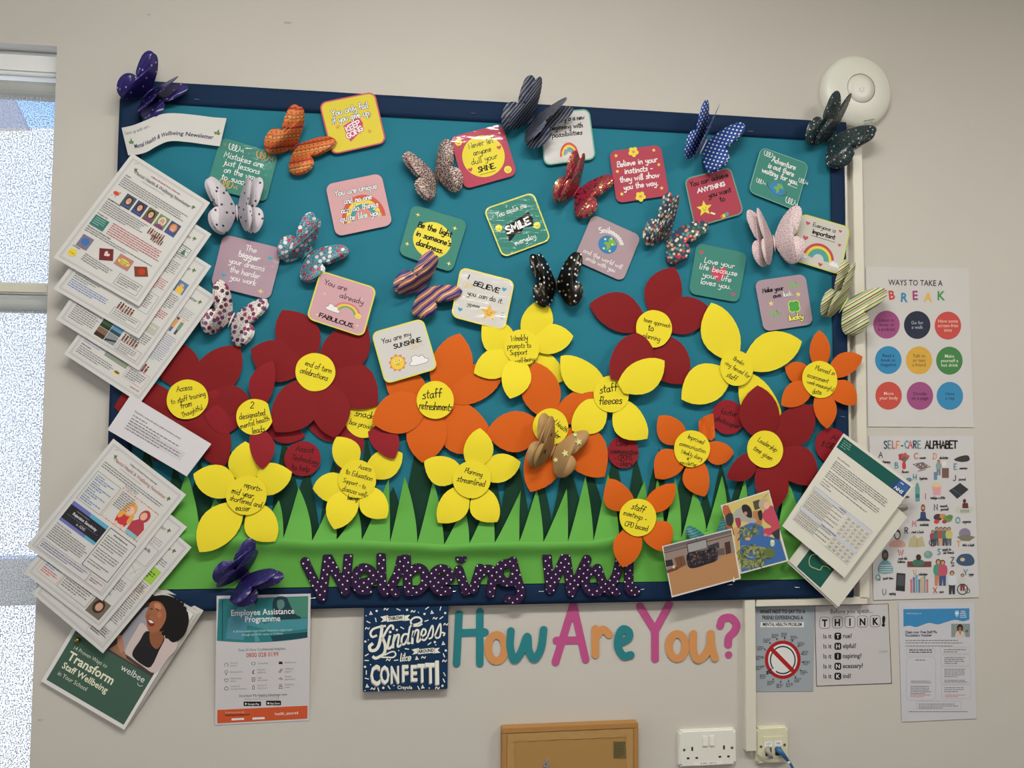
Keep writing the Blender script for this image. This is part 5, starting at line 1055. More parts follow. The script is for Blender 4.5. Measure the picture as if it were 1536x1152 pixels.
def l2(A, B):
    B.para(160, 60, 34, 4, 5, G2); B.text(176, 96, 'ads', 11, BKK, .01); frame(A, 160, 80, 196, 126, .7, G1); frame(A, 158, 130, 194, 170, .7, G2); B.para(160, 180, 32, 6, 5, G1); A.line([(170, 140), (190, 150)], .6, G1); A.line([(190, 134), (180, 160)], .6, G1)
    frame(A, 18, 236, 70, 276, .8, (190, 130, 130)); B.para(24, 242, 42, 3, 5, (92, 120, 176)); B.para(24, 258, 40, 3, 5, (190, 90, 90)); frame(A, 74, 226, 152, 276, 1, G1); B.para(78, 232, 68, 7, 5.6, G1); A.rect(156, 238, 194, 280, (110, 100, 90)); A.circ(174, 256, 13, (60, 44, 36), 16, n=14); A.circ(175, 256, 8, (196, 150, 130), 10, n=12); B.text(174, 222, 'Ele', 8, (92, 120, 176))
def l1(A, B):
    B.para(18, 50, 176, 3, 5.4, G1, th=2.0); B.text(105, 68, 'November 2022', 5, (90, 110, 150), 0)
    frame(A, 19, 76, 84, 150, 1, G1)
    for k in range(4): B.para(24, 82+k*17, 34, 1, 5, G1, th=1.8); B.para(24, 87+k*17, 54, 2, 5, (110, 140, 180), th=2.4)
    frame(A, 88, 72, 188, 148, 1, (206, 150, 110))
    for k in range(16): A.circ(88+k*6.6, 72, 1.6, [(200, 120, 70), (210, 160, 90), (180, 70, 60)][k % 3], n=6); A.circ(88+k*6.6, 148, 1.6, [(200, 120, 70), (210, 160, 90), (180, 70, 60)][k % 3], n=6)
    B.para(92, 78, 40, 8, 5, G1)
    A.poly([(118, 140), (114, 122), (124, 112), (140, 112), (148, 122), (144, 140)], (190, 54, 60)); A.circ(131, 100, 15, (214, 156, 80), 17, n=18); A.circ(133, 103, 9, (222, 180, 160), 10, n=16); A.circ(120, 118, 6, (214, 156, 80), 12, n=12); A.circ(145, 118, 5, (214, 156, 80), 12, n=12); A.rect(120, 138, 126, 147, (222, 180, 160)); A.rect(136, 138, 142, 147, (222, 180, 160))
    A.poly([(152, 147), (150, 118), (160, 106), (174, 106), (184, 118), (182, 147)], (170, 60, 74)); A.circ(167, 94, 12, (170, 60, 74), 15, n=18); A.circ(165, 95, 7.5, (214, 170, 140), 9.5, n=16); A.rect(152, 138, 182, 147, (120, 180, 190))
    A.rect(19, 158, 117, 210, (104, 108, 176)); A.poly([(66, 158), (117, 158), (117, 210), (90, 210)], (90, 160, 190)); A.rect(19, 167, 117, 203, (40, 40, 46)); B.text(68, 184, 'Rejection Sensitivity', 9.5, WH, .015, sx=.85); B.para(40, 172, 56, 1, 5, (150, 150, 156), th=1.2); B.line([(26, 189), (110, 189)], .4, (150, 150, 156)); B.hand(68, 198, 'in ADHD', 3.2, (206, 206, 210), .6)
    B.text(20, 219, 'Rejection Sensitivity', 5, (90, 90, 130), .01, align='l'); B.para(20, 223, 96, 7, 5, G1, th=2.0); frame(A, 122, 158, 193, 258, 1.2, BKK); B.text(157, 168, 'Party Brightmoods', 5, BKK, .01)
    B.para(127, 174, 60, 5, 6.2, G1, th=2); B.para(127, 208, 60, 4, 6.2, G1, th=2); B.para(127, 238, 60, 2, 6.2, G1, th=2); frame(A, 18, 262, 150, 284, .8, (150, 130, 160)); B.para(22, 266, 122, 3, 5, (110, 110, 150), th=2); frame(A, 152, 264, 194, 284, .8, (190, 140, 140)); B.para(156, 269, 34, 2, 5, G1)
L3 = [(181.6, 731.7), (287.3, 821), (154.4, 980), (48.7, 890.7)]; L2 = [(167, 703), (280.5, 790.6), (149, 946.6), (35.6, 858.8)]; L1 = [(170, 658), (279, 742), (153.6, 901.7), (39.6, 819.5)]
# ---- the thick booklet
cs = [(165, 848), (290, 921), (186.5, 1095), (61.8, 1022)]
t, S = paper('booklet', 'green and photo covered booklet pinned to the wall under the newsletter fans', 'booklet', cs, (.027, .031, .008), 210, 297, (214, 212, 210))
for i, (dx, dy) in enumerate(((13, -5), (8, -2), (4, 0))):
    q = [(165+dx, 848+dy), (292+dx, 921+dy), (188+dx*.3, 1094-2+dy*.2), (62, 1022)]; s2 = Sheet(q, (.0225+.0012*i, .0235+.002*i, .0025+.0015*i)); fr = [s2.T(*p) for p in ((0, 0), (100, 0), (100, 100), (0, 100))]; v, f = slab(fr, [p - s2.n*.0016 for p in fr]); t.part('page_block', v, f, mat((196, 194, 188), 'paper'))
    if i == 0: Ar = Art(s2.T); Ar.rrect(82, 2, 95, 10, 2, (170, 50, 50)); Ar.done(t, 'red_label')
s3 = Sheet(cs, (.002, .002, .002)); A = Art(S.T); A.rect(8, 8, 203, 166, (70, 62, 60)); A.rect(8, 166, 203, 288, (64, 92, 78))
Bx = Art(S.X, lift=4.5e-4); Bx.tr = via(20, 830, .243)
Bx.poly([(760, 395), (830, 330), (850, 420), (740, 540), (690, 620), (640, 560), (700, 470)], (150, 150, 160), 3)
Bx.poly([(640, 560), (690, 610), (700, 650), (770, 700), (640, 622), (590, 590)], (150, 110, 84)); Bx.poly([(640, 520), (670, 510), (684, 590), (660, 610)], (176, 126, 100), 3)
Bx.poly([(800, 430), (760, 470), (690, 600), (720, 640), (790, 690), (880, 740), (960, 640), (1000, 600), (1010, 540), (940, 490), (880, 520)], (196, 180, 176), 3)
Bx.poly([(820, 480), (780, 540), (740, 600), (740, 640), (800, 690), (850, 700), (900, 600), (935, 520), (880, 500)], (34, 32, 36), 3)
Bx.poly([(855, 470), (840, 500), (850, 560), (890, 590), (930, 520), (920, 440)], (140, 86, 60), 3)
Bx.poly([(835, 300), (880, 262), (960, 262), (1030, 300), (1078, 370), (1080, 440), (1050, 510), (990, 550), (950, 520), (925, 470), (900, 400), (870, 320)], (26, 22, 24), 4)
for k in range(22):
    a = k*2*math.pi/22; Bx.circ(985+84*math.cos(a), 405+118*math.sin(a), 15, (26, 22, 24), n=10)
Bx.poly([(850, 300), (905, 300), (940, 350), (940, 410), (905, 470), (860, 490), (830, 470), (822, 420), (815, 385), (830, 345)], (156, 98, 70), 4)
Bx.poly([(870, 312), (900, 310), (915, 340), (880, 350)], (190, 130, 98), 3); Bx.poly([(828, 410), (850, 412), (872, 432), (866, 446), (846, 450), (832, 434)], (120, 40, 44), 3); Bx.poly([(832, 412), (852, 414), (868, 430), (846, 430)], (238, 234, 230))
Bx.line([(880, 342), (898, 350)], 6, (30, 20, 20)); Bx.line([(846, 342), (860, 344)], 5, (30, 20, 20)); Bx.line([(846, 372), (826, 390), (838, 402)], 4, (110, 64, 46)); Bx.circ(902, 380, 14, (176, 112, 82), 18, n=12)
B = Art(S.T, lift=8e-4); B.text(22, 200, '14 Proven Ways to', 12.5, (206, 210, 190), 0, align='l', sx=.86); B.text(22, 226, 'Transform', 29, (222, 222, 196), .022, align='l', sx=.92); B.text(22, 248, 'Staff Wellbeing', 20.5, (222, 222, 196), .018, align='l', sx=.9); B.text(22, 266, 'in Your School', 14, (206, 210, 190), 0, align='l', sx=.86); B.text(134, 187, 'welbee', 21, (228, 230, 226), .0, align='l', sx=.98); B.line(crom([(182, 193), (188, 197), (195, 193)], 4), 1, (228, 230, 226))
A.done(t, 'cover_print'); Bx.done(t, 'cover_photo', label='printed photo of a laughing woman with dark curly hair'); B.done(t, 'lettering')
pc = P(116, 960.5, .0225); v, f = lathe(pc, [(1, -.003), (1, .001), (.8, .0035), (.4, .005), (.001, .0055)], .0055, 20); t.part('brass_pin', v, f, mat((150, 120, 60), 'metal'), smooth=True)
newsl('lowest newsletter page of the lower fan with a lime green box', L3, (.046, .046, .034), True, l3, grp='lower fan of newsletter pages')
newsl('middle newsletter page of the lower fan with a small portrait near its bottom edge', L2, (.049, .049, .039), True, l2, grp='lower fan of newsletter pages')
newsl('topmost newsletter page of the lower fan with a black rejection sensitivity panel', L1, (.052, .052, .044), True, l1, (160, 96, 100), grp='lower fan of newsletter pages')
# ---- wavy banner
top = crom([(778, 562), (850, 546), (930, 515), (1020, 478), (1110, 468), (1250, 480), (1360, 494), (1450, 500)], 4); bot = crom([(820, 738), (880, 733), (940, 716), (1010, 676), (1090, 647), (1200, 653), (1310, 668), (1407, 680)], 4)
vb = via(0, 60, .2344); n = min(len(top), len(bot)); n = len(top); bot = [bot[min(len(bot)-1, round(i*(len(bot)-1)/(n-1)))] for i in range(n)]
def bd(u, v=0): return .040 + .007*math.sin(u*5.2) - .003*v
def BT(x, y, o=0):       # x 0..100 along, y 0..25 across
    u = max(0, min(1, x/100)); i = min(n-2, int(u*(n-1))); fr_ = u*(n-1)-i; v_ = y/25
    a = (top[i][0]*(1-fr_)+top[i+1][0]*fr_, top[i][1]*(1-fr_)+top[i+1][1]*fr_); c = (bot[i][0]*(1-fr_)+bot[i+1][0]*fr_, bot[i][1]*(1-fr_)+bot[i+1][1]*fr_)
    px_, py_ = vb(a[0]*(1-v_)+c[0]*v_, a[1]*(1-v_)+c[1]*v_); return P(px_, py_, bd(u, v_)+o)
vs = []; fs = []
for i in range(n):
    for j in range(5): vs.append(BT(100*i/(n-1), 25*j/4))
for i in range(n-1):
    for j in range(4): a = i*5+j; fs.append([a, a+1, a+6, a+5])
t = Thing('wavy_banner', 'white wavy paper banner reading mental health and wellbeing newsletter at the top left', 'banner', BT(50, 25)); t.part('sheet', vs, fs, mat(WP, 'paper'), smooth=True)
B = Art(BT); B.text(2.5, 6.6, 'Catch up with our...', 3.9, (60, 60, 70), .0, align='l', sx=1.0); B.text(51.5, 19.5, 'Mental Health & Wellbeing Newsletter', 5.1, (44, 46, 84), .02, sx=.98); A = Art(BT, lift=5e-4)
for x in (9, 93.5):
    for a, l in ((-80, 5), (-150, 4.5), (-20, 4.5)): r = math.radians(a); c_, s_ = math.cos(r), math.sin(r); A.poly([(x, 15), (x+(c_*.5-s_*.3)*l*.8, 15+(s_*.5+c_*.3)*l), (x+c_*l*.8, 15+s_*l), (x+(c_*.5+s_*.3)*l*.8, 15+(s_*.5-c_*.3)*l)], (92, 122, 64))
A.done(t, 'leaf_picture'); B.done(t, 'lettering')
# ---- letter with green header and the sheet beneath
t, S = paper('folder_sheet', 'white sheet with a dark green picture panel under the printed letter at right', 'folder sheet', [(1288.7, 708), (1361, 775.5), (1257.4, 910.6), (1184, 842)], (.044, .048, .047), 210, 297, (200, 198, 188))
s2 = Sheet([(1285, 706), (1358, 776), (1255, 912), (1181, 844)], (.0415, .0445, .0435)); fr = [s2.T(*p) for p in ((0, 0), (100, 0), (100, 100), (0, 100))]; v, f = slab(fr, [p - s2.n*.001 for p in fr]); t.part('lower_page', v, f, mat((206, 204, 196), 'paper'))
A = Art(S.X); A.tr = via(1160, 620, .2691); A.poly([(205, 755), (131, 855), (262, 973), (345, 862)], (28, 84, 72))
A.line(crom([(240, 785), (215, 790), (200, 815), (205, 850), (235, 865), (262, 872), (275, 852), (300, 855), (318, 872)], 4), 4, (170, 186, 120)); A.line(crom([(255, 800), (285, 835), (320, 845)], 4), 4, (170, 186, 120)); A.done(t, 'picture')
t, S = paper('printed_letter', 'printed health service letter with a dark green header band at the lower right', 'letter', [(1265.5, 650), (1371, 728), (1267, 866.8), (1173.5, 789)], (.053, .058, .058), 210, 297, (204, 202, 192))
A = Art(S.T); B = Art(S.T, lift=6e-4); A.rect(4, 8, 206, 42, (24, 82, 76)); A.poly([(172, 8), (206, 8), (206, 42), (164, 42)], (40, 70, 110)); A.rect(176, 10, 204, 28, (54, 96, 150)); B.text(186, 38, 'NHS', 13, WH, .03, sx=.95, slant=.15); B.para(10, 14, 26, 4, 6, (120, 170, 150), th=2); B.line([(180, 15), (188, 15)], 2, WH)
B.text(20, 64, 'Dear staff member,', 6, (90, 50, 50), 0, align='l', sx=.8); B.para(20, 72, 166, 5, 5.6, G1, th=2.2, ragged=.04); B.para(20, 104, 164, 4, 5.6, G1, th=2.2, ragged=.06); B.para(20, 130, 150, 1, 5.6, G1, th=2.2, last=.9); B.para(20, 138, 26, 1, 5, G1, th=2.2, last=1); B.para(20, 145, 34, 1, 5, G1, th=2.2, last=1)
A.rect(12, 160, 196, 168, (186, 190, 204)); B.text(104, 166.6, 'Leadership', 6, BKK, .01, sx=.8)
for k in range(5):
    y = 171+k*11; A.line([(12, y-2), (196, y-2)], .4, G2); B.para(15, y, 106, 2, 4.6, G1, th=1.9)
    for c_ in range(5): frame(A, 124+c_*14.4, y-2, 138.4+c_*14.4, y+9, .4, G2); B.para(126+c_*14.4, y+1, 10, 2, 3.6, G1, th=1.5, last=.8)
A.rect(12, 224, 196, 232, (186, 190, 204)); B.text(104, 230.6, 'Culture and Environment', 6, BKK, .01, sx=.8)
for k in range(3):
    y = 235+k*11; A.line([(12, y-2), (196, y-2)], .4, G2); B.para(15, y, 106, 2, 4.6, G1, th=1.9)
    for c_ in range(5): frame(A, 124+c_*14.4, y-2, 138.4+c_*14.4, y+9, .4, G2); B.para(126+c_*14.4, y+1, 10, 2, 3.6, G1, th=1.5, last=.8)
frame(A, 12, 160, 196, 267, .5, G2); A.done(t, 'table_shading'); B.done(t, 'lettering')
# ---- posters on the right
def crop(x, y, k): return via(x, y, k)
t, S = paper('wall_poster', 'laminated poster of nine coloured discs reading ways to take a break', 'poster', [(1299, 400), (1453, 403), (1461, 641), (1302, 640)], .0022, 100, 150, (196, 194, 192), kind='lam')
A = Art(S.X, 'lam'); A.tr = crop(1290, 390, .2257); B = Art(S.X, 'lam', 6e-4); B.tr = A.tr
B.text(368, 170, 'WAYS TO TAKE A', 54, (40, 40, 56), .01, ang=1, sx=.82)
for ch, x, y, c, a in (('B', 212, 262, (190, 70, 70), -6), ('R', 290, 278, (50, 130, 176), 3), ('E', 366, 264, (150, 70, 120), -2), ('A', 450, 278, (214, 170, 80), 4), ('K', 536, 266, (70, 140, 80), 1)): B.text(x, y, ch, 84, c, .03, ang=a, sx=.9)
for cx_2, cy_2, c, ls, tc_ in ((176, 430, (150, 74, 124), ('Listen to', 'music or', 'a podcast'), (40, 30, 50)), (380, 432, (38, 44, 64), ('Go for', 'a walk'), (170, 176, 190)), (584, 436, (190, 74, 70), ('Have some', 'screen-free', 'time'), (222, 190, 170)), (188, 665, (50, 130, 176), ('Read a', 'book or', 'magazine'), (30, 50, 80)), (392, 667, (204, 160, 66), ('Talk to', 'or text', 'a friend'), (110, 80, 40)), (594, 669, (64, 124, 70), ('Make', 'yourself a', 'hot drink'), (210, 220, 200)), (190, 902, (190, 74, 66), ('Move', 'your body'), (230, 190, 170)), (398, 903, (150, 74, 124), ('Doodle', 'on a page'), (50, 30, 60)), (597, 903, (50, 130, 176), ('Have', 'a nap'), (34, 60, 90))):
    A.circ(cx_2, cy_2, 88, c, 93, n=40)
    for i, q in enumerate(ls): B.text(cx_2, cy_2+10+(i-(len(ls)-1)/2)*30, q, 31, tc_, .004, sx=.95)
A.done(t, 'picture'); B.done(t, 'lettering')
t, S = paper('wall_poster', 'poster of small drawings and letters reading self-care alphabet', 'poster', [(1304, 654), (1460, 653.6), (1468.6, 896), (1310.6, 900)], .0026, 100, 150, (196, 194, 196), kind='lam')
A = Art(S.X, 'lam'); A.tr = crop(1290, 640, .2344); B = Art(S.X, 'lam', 9e-4); B.tr = A.tr
TL_, RD_, NV, OG, GY = (60, 140, 150), (196, 84, 84), (50, 50, 70), (206, 150, 90), (130, 130, 140)
for ch, x, c in zip('SELF-CARE', (163, 188, 214, 240, 268, 298, 322, 350, 378), (NV, TL_, RD_, OG, NV, TL_, RD_, NV, TL_)): B.hand(x, 138, ch, 26, c, 6.5, sx=.75, slant=0)
B.hand(518, 138, 'ALPHABET', 26, BK, 8.5, sx=1.02*.83, slant=0)
for ch, c, x, y, wds in (('A', NV, 132, 198, (('therapy', 168, 232),)), ('B', TL_, 232, 266, (('flowers', 288, 295),)), ('C', RD_, 358, 206, (('create', 400, 206),)), ('D', OG, 478, 206, (('declutter', 536, 206),)), ('E', TL_, 610, 274, (('exercise', 660, 272),)), ('H', TL_, 350, 340, (('hydrate', 405, 338),)), ('J', NV, 603, 346, (('journal', 652, 343),)), ('I', RD_, 418, 464, (('indulge a little', 496, 462), ('water', 296, 455))), ('N', NV, 485, 534, (('nourish', 535, 514), ('yourself', 540, 535))), ('M', RD_, 347, 638, (('meditate', 410, 634),)), ('O', TL_, 625, 616, (('organise', 682, 614),)), ('R', NV, 295, 682, (('read a book', 368, 680),)), ('T', OG, 630, 768, (('take a bath', 692, 764),)), ('W', RD_, 260, 822, (('work-life', 272, 850), ('balance', 264, 870))), ('S', TL_, 505, 816, (('speak to', 553, 792), ('old friends', 566, 812))), ('Z', NV, 590, 872, (('zzz', 592, 892),)), ('V', OG, 350, 950, (('volunteer', 402, 950),)), ('Y', TL_, 675, 950, (('yoga', 710, 950),)), ('Q', TL_, 115, 982, (('quiet time', 178, 976),)), ('U', GY, 155, 1074, (('unplug', 206, 1074),)), ('X', RD_, 480, 1064, (('xoxo', 520, 1062),))):
    B.hand(x, y, ch, 20, c, 5, slant=0)
    for w_, wx, wy in wds: B.hand(wx, wy, w_, 8.5, BK, 2.6, sx=.84, slant=.15)
def fig(x, y, h_, topc, botc, skin=(190, 140, 110), hair=(60, 40, 32)):
    A.poly([(x-h_*.13, y-h_*.45), (x+h_*.13, y-h_*.45), (x+h_*.12, y), (x+h_*.02, y), (x, y-h_*.3), (x-h_*.03, y), (x-h_*.13, y)], botc); A.poly([(x-h_*.15, y-h_*.78), (x+h_*.15, y-h_*.78), (x+h_*.15, y-h_*.42), (x-h_*.15, y-h_*.42)], topc, 3); A.circ(x, y-h_*.9, h_*.1, hair, h_*.11, n=10); A.circ(x, y-h_*.885, h_*.07, skin, h_*.085, n=10)
for k in range(14): a = k*2.4; A.circ(279+24*math.cos(a)*(k/14)**.5*1.2, 196+20*math.sin(a)*(k/14)**.5*1.2, 11, [(160, 60, 70), (176, 90, 90), (90, 110, 80)][k % 3], n=10)
A.poly([(272, 228), (290, 228), (294, 262), (282, 274), (270, 262)], (190, 60, 76), 3)
A.poly([(335, 240), (400, 226), (454, 258), (388, 276)], (110, 100, 110)); [A.circ(355+k*16, 244+(k % 2)*10, 6, [(150, 160, 170), (190, 120, 110), (196, 180, 110)][k % 3], n=8) for k in range(6)]; A.line([(372, 284), (420, 274)], 4, BK)
fig(503, 312, 100, (130, 150, 150), (120, 120, 130)); A.rect(524, 265, 568, 328, (110, 84, 76)); A.rect(526, 222, 552, 252, (214, 210, 206)); A.rect(472, 290, 494, 340, (90, 130, 160))
A.poly([(600, 212), (640, 190), (690, 184), (700, 216), (650, 226)], (54, 50, 54), 3); A.poly([(352, 395), (360, 360), (372, 360), (382, 395), (382, 478), (354, 478)], (90, 150, 140)); A.rect(355, 430, 381, 455, (60, 110, 130))
A.poly([(460, 375), (522, 375), (514, 438), (470, 438)], (210, 150, 160)); A.circ(490, 374, 32, (206, 190, 140), 14, n=14); A.poly([(568, 410), (640, 360), (695, 402), (622, 462)], (44, 48, 54)); A.line([(590, 400), (650, 440)], 4, (70, 90, 120))
A.circ(265, 520, 42, (130, 120, 112), 24, n=16); A.circ(265, 506, 42, (180, 176, 170), 12, n=16); A.circ(312, 340, 20, (90, 130, 150), 14, n=12)
A.poly([(360, 600), (400, 575), (450, 598), (445, 604), (366, 604)], (50, 60, 90)); A.poly([(388, 545), (418, 545), (424, 585), (384, 585)], (50, 70, 110)); A.circ(403, 520, 14, (110, 70, 50), 24, n=12); A.circ(403, 520, 9, (200, 150, 124), 11, n=10)
A.circ(668, 530, 60, (190, 190, 176), 28, n=18); A.poly([(655, 490), (690, 488), (694, 522), (654, 522)], (100, 40, 54)); A.circ(668, 476, 11, (80, 50, 40), 14, n=10); A.rect(640, 530, 700, 550, (150, 160, 150))
for x, y, r_, c in ((500, 580, 30, (70, 54, 60)), (530, 574, 22, (200, 130, 70)), (560, 590, 30, (100, 140, 80)), (575, 578, 20, (90, 130, 70)), (490, 608, 18, (196, 60, 60)), (540, 608, 16, (150, 60, 70))): A.circ(x, y, r_, c, r_*.75, n=12)
A.circ(670, 685, 38, (130, 120, 150), 36, n=16); A.poly([(618, 705), (680, 690), (738, 706), (700, 732), (650, 730)], (120, 116, 96)); A.circ(238, 690, 22, (80, 50, 44), 34, n=14); A.circ(238, 694, 15, (196, 200, 196), 22, n=12); A.poly([(186, 768), (200, 735), (240, 725), (278, 735), (290, 768)], (196, 150, 140), 2)
A.poly([(308, 770), (318, 715), (350, 692), (366, 718), (398, 700), (416, 765), (362, 772)], (176, 168, 130)); A.line([(364, 718), (362, 770)], 2, (110, 100, 80))
for k, (c1_, c2_) in enumerate((((150, 60, 90), (60, 60, 70)), ((60, 110, 90), (80, 80, 90)), ((176, 70, 80), (190, 150, 120)), ((70, 120, 100), (60, 70, 90)), ((190, 180, 110), (90, 100, 110)))): fig(465+k*26, 762, 120-20*(k == 0), c1_, c2_)
A.ring(465, 742, 20, 25, (70, 70, 80), 0, 360, 16)
A.poly([(118, 936), (122, 880), (160, 850), (200, 880), (208, 936)], (100, 150, 160), 2); [A.rect(124, 885+k*14, 204, 889+k*14, (200, 206, 206)) for k in range(4)]; A.circ(160, 822, 22, (50, 66, 66), 36, n=14); A.circ(160, 822, 12, (120, 84, 66), 16, n=12)
A.rect(302, 862, 456, 898, (110, 60, 56)); A.circ(372, 870, 40, (60, 110, 90), 22, n=14); A.circ(374, 836, 17, (60, 40, 36), 20, n=12); A.circ(436, 818, 28, (110, 150, 150), 24, n=14); A.circ(430, 812, 12, (140, 170, 110), 8, n=8)
fig(500, 1018, 170, (70, 140, 120), (190, 120, 90)); fig(528, 1018, 165, (180, 80, 100), (60, 80, 120)); A.poly([(615, 860), (640, 820), (700, 815), (730, 850), (720, 885), (650, 888)], (54, 80, 110), 3); A.circ(655, 850, 16, (200, 180, 150), 12, n=10)
A.poly([(234, 935), (290, 940), (286, 1054), (228, 1048)], (40, 42, 46)); A.poly([(240, 946), (284, 950), (281, 1020), (236, 1016)], (70, 74, 80))
for k, c in enumerate(((200, 110, 110), (110, 100, 150), (90, 160, 170), (90, 110, 160), (206, 160, 90), (120, 150, 150), (190, 110, 130))): A.rect(322+k*17, 990-(k % 3)*14, 333+k*17, 1062, c); A.circ(327+k*17, 986-(k % 3)*14, 8, c, 12, n=8)
fig(588, 1072, 150, (200, 206, 210), (50, 50, 60)); fig(655, 1050, 110, (190, 190, 190), (120, 60, 60)); A.ring(655, 1040, 30, 36, (60, 60, 70), 0, 360, 18); A.ring(688, 1050, 12, 16, (60, 60, 70), 0, 360, 12)
A.done(t, 'drawings'); B.done(t, 'lettering')
t, S = paper('wall_poster', 'small grey poster with a red prohibition ring on what not to say to a friend', 'poster', [(1131.6, 910), (1221.7, 908.8), (1220, 1036.9), (1133.8, 1037.7)], .0014, 100, 150, (146, 154, 162))
A = Art(S.X); A.tr = crop(1110, 890, .15625); B = Art(S.X, lift=9e-4); B.tr = A.tr
B.text(408, 192, 'WHAT NOT TO SAY TO A', 52, (36, 38, 44), .022, sx=.70); B.text(408, 250, 'FRIEND EXPERIENCING A', 52, (36, 38, 44), .022, sx=.66); A.rect(197, 276, 613, 325, (206, 206, 206)); B.text(405, 313, 'MENTAL HEALTH PROBLEM', 46, (36, 38, 44), .02, sx=.66)
for k in range(16):
    a = 2*math.pi*k/16+.1; c_, s_ = math.cos(a), math.sin(a)
    if k == 0: pass
    A.line([(410+172*c_, 640+185*s_), (410+195*c_, 640+212*s_)], 2.5, (60, 60, 66)); A.poly([(410+206*c_, 640+226*s_), (410+190*c_-9*s_, 640+206*s_+9*c_), (410+190*c_+9*s_, 640+206*s_-9*c_)], (30, 30, 34))
    wx = 410+235*c_; wy = 640+246*s_; B.para(max(155, min(610, wx-38)), wy-15, 74, 3, 15, (70, 72, 78), th=7, ragged=.3)
A.circ(410, 637, 172, (158, 30, 34), 184, n=48); A.circ(410, 637, 140, (206, 206, 206), 152, n=44); A.ring(410, 640, 112, 124, (40, 40, 56), -60, 220, 40, 1.1); A.ring(410, 640, 112, 124, (40, 40, 56), 236, 302, 16, 1.1); A.line([(300, 724), (285, 745), (258, 752), (262, 768), (300, 762)], 12, (40, 40, 56))
A.poly([(283, 544), (312, 516), (534, 742), (506, 770)], (158, 30, 34)); A.done(t, 'picture'); B.done(t, 'lettering')
t, S = paper('wall_poster', 'black and white poster reading before you speak think', 'poster', [(1221.7, 908), (1332.7, 905), (1337.8, 1025), (1224.5, 1029.5)], .0014, 100, 150, (186, 183, 184))
A = Art(S.X); A.tr = crop(1110, 890, .15625); B = Art(S.X, lift=8e-4); B.tr = A.tr
frame(A, 722, 124, 1, 1, .1, BK) if False else A.line([(718, 121), (1423, 101), (1455, 863), (736, 890)], 5, BK, closed=True)
B.text(1072, 190, 'Before you speak...', 58, (40, 40, 44), .004, ang=-1, sx=.93)
for i, ch in enumerate('THINK'):
    x = 813+i*121; y = 283-i*4; A.rrect(x-50, y-56, x+50, y+56, 28, BK); A.rrect(x-46, y-52, x+46, y+52, 25, (190, 187, 188)); B.text(x, y+33, ch, 92, BK, .045, sx=.86)
B.text(1376, 312, '!', 128, BK, .06, ang=3)
for i, (ch, rest) in enumerate((('T', 'rue?'), ('H', 'elpful?'), ('I', 'nspiring?'), ('N', 'ecessary?'), ('K', 'ind?'))):
    y = 432+i*96; B.text(838, y, 'Is it', 62, BK, .012, ang=-1, sx=.88); A.rrect(906, y-54, 972, y+14, 18, BK); B.text(939, y-1, ch, 56, (210, 208, 208), .02); B.text(986, y-2, rest, 62, BK, .016, ang=-1, align='l', sx=.84)
B.text(1375, 572, 'HMM', 36, (150, 148, 150), 0, ang=-3)
A.done(t, 'borders'); B.done(t, 'lettering')
t, S = paper('wall_poster', 'white flyer with a blue wave header reading claim your free staff flu vaccination voucher', 'poster', [(1347.7, 904), (1461.6, 903.7), (1464.5, 1077.8), (1352.8, 1082.9)], .0020, 100, 150, (190, 191, 198), kind='gloss')
A = Art(S.X); A.tr = crop(1330, 890, .1823); B = Art(S.X, lift=8e-4); B.tr = A.tr
A.poly([(137, 130), (680, 123), (680, 215)] + crom([(680, 215), (630, 230), (560, 218), (480, 240), (420, 256), (350, 243), (290, 262), (240, 278), (190, 266), (138, 274)], 3)[1:], (58, 128, 178))
B.text(160, 170, 'westsussex.gov.uk', 17, (200, 216, 226), 0, align='l'); B.text(628, 152, 'west', 19, WH, .01); B.text(628, 168, 'sussex', 19, WH, .01); B.text(628, 184, 'county', 19, WH, .01); B.text(628, 200, 'council', 19, WH, .01); A.poly([(564, 142), (592, 142), (592, 180), (578, 198), (564, 180)], (150, 190, 216)); A.rect(562, 158, 594, 168, WH)
B.text(152, 330, 'Claim your Free Staff Flu', 31, (40, 44, 66), .02, align='l', sx=.84, ang=-.5); B.text(152, 356, 'Vaccination Voucher', 31, (40, 44, 66), .02, align='l', sx=.84, ang=-.5)
A.rect(531, 250, 685, 360, (130, 140, 140)); A.circ(603, 285, 26, (50, 36, 32), 32, n=14); A.circ(603, 292, 14, (140, 96, 76), 18, n=12); A.poly([(560, 360), (570, 318), (603, 305), (638, 318), (650, 360)], (196, 180, 164)); A.poly([(594, 312), (612, 312), (606, 345)], (140, 96, 76)); A.circ(660, 310, 12, (90, 100, 96), n=8)
B.para(154, 384, 480, 2, 20, G1, th=7, last=.98); B.para(154, 430, 390, 1, 20, G1, th=7, last=1)
for q in ((162, 450, 396, 506), (442, 444, 684, 496), (446, 506, 684, 594), (448, 604, 688, 746), (452, 752, 690, 866), (244, 886, 612, 952)): A.line(rr(*q, 12, 3), 2.2, G2, closed=True)
A.line(rr(163, 522, 402, 880, 34, 3), 2.2, G2, closed=True)
B.para(184, 462, 190, 2, 18, (60, 60, 76), th=8, last=1); B.para(470, 460, 190, 2, 18, G1, th=7); B.para(474, 525, 180, 4, 16, G1, th=7); B.para(474, 622, 180, 5, 15, G1, th=6); B.para(474, 712, 190, 2, 14, G1, th=6, last=1); B.para(474, 774, 184, 3, 16, G1, th=6); B.para(480, 834, 180, 2, 13, (190, 110, 116), th=5); B.para(238, 545, 80, 1, 12, G1, th=8, last=1)
B.para(200, 720, 166, 2, 13, G1, th=5, last=1); B.para(196, 762, 170, 5, 15, G1, th=6, last=.7); B.para(190, 834, 186, 2, 13, (190, 110, 116), th=5); B.para(262, 908, 334, 3, 16, G1, th=6); B.para(182, 970, 482, 1, 12, G1, th=6, last=1)
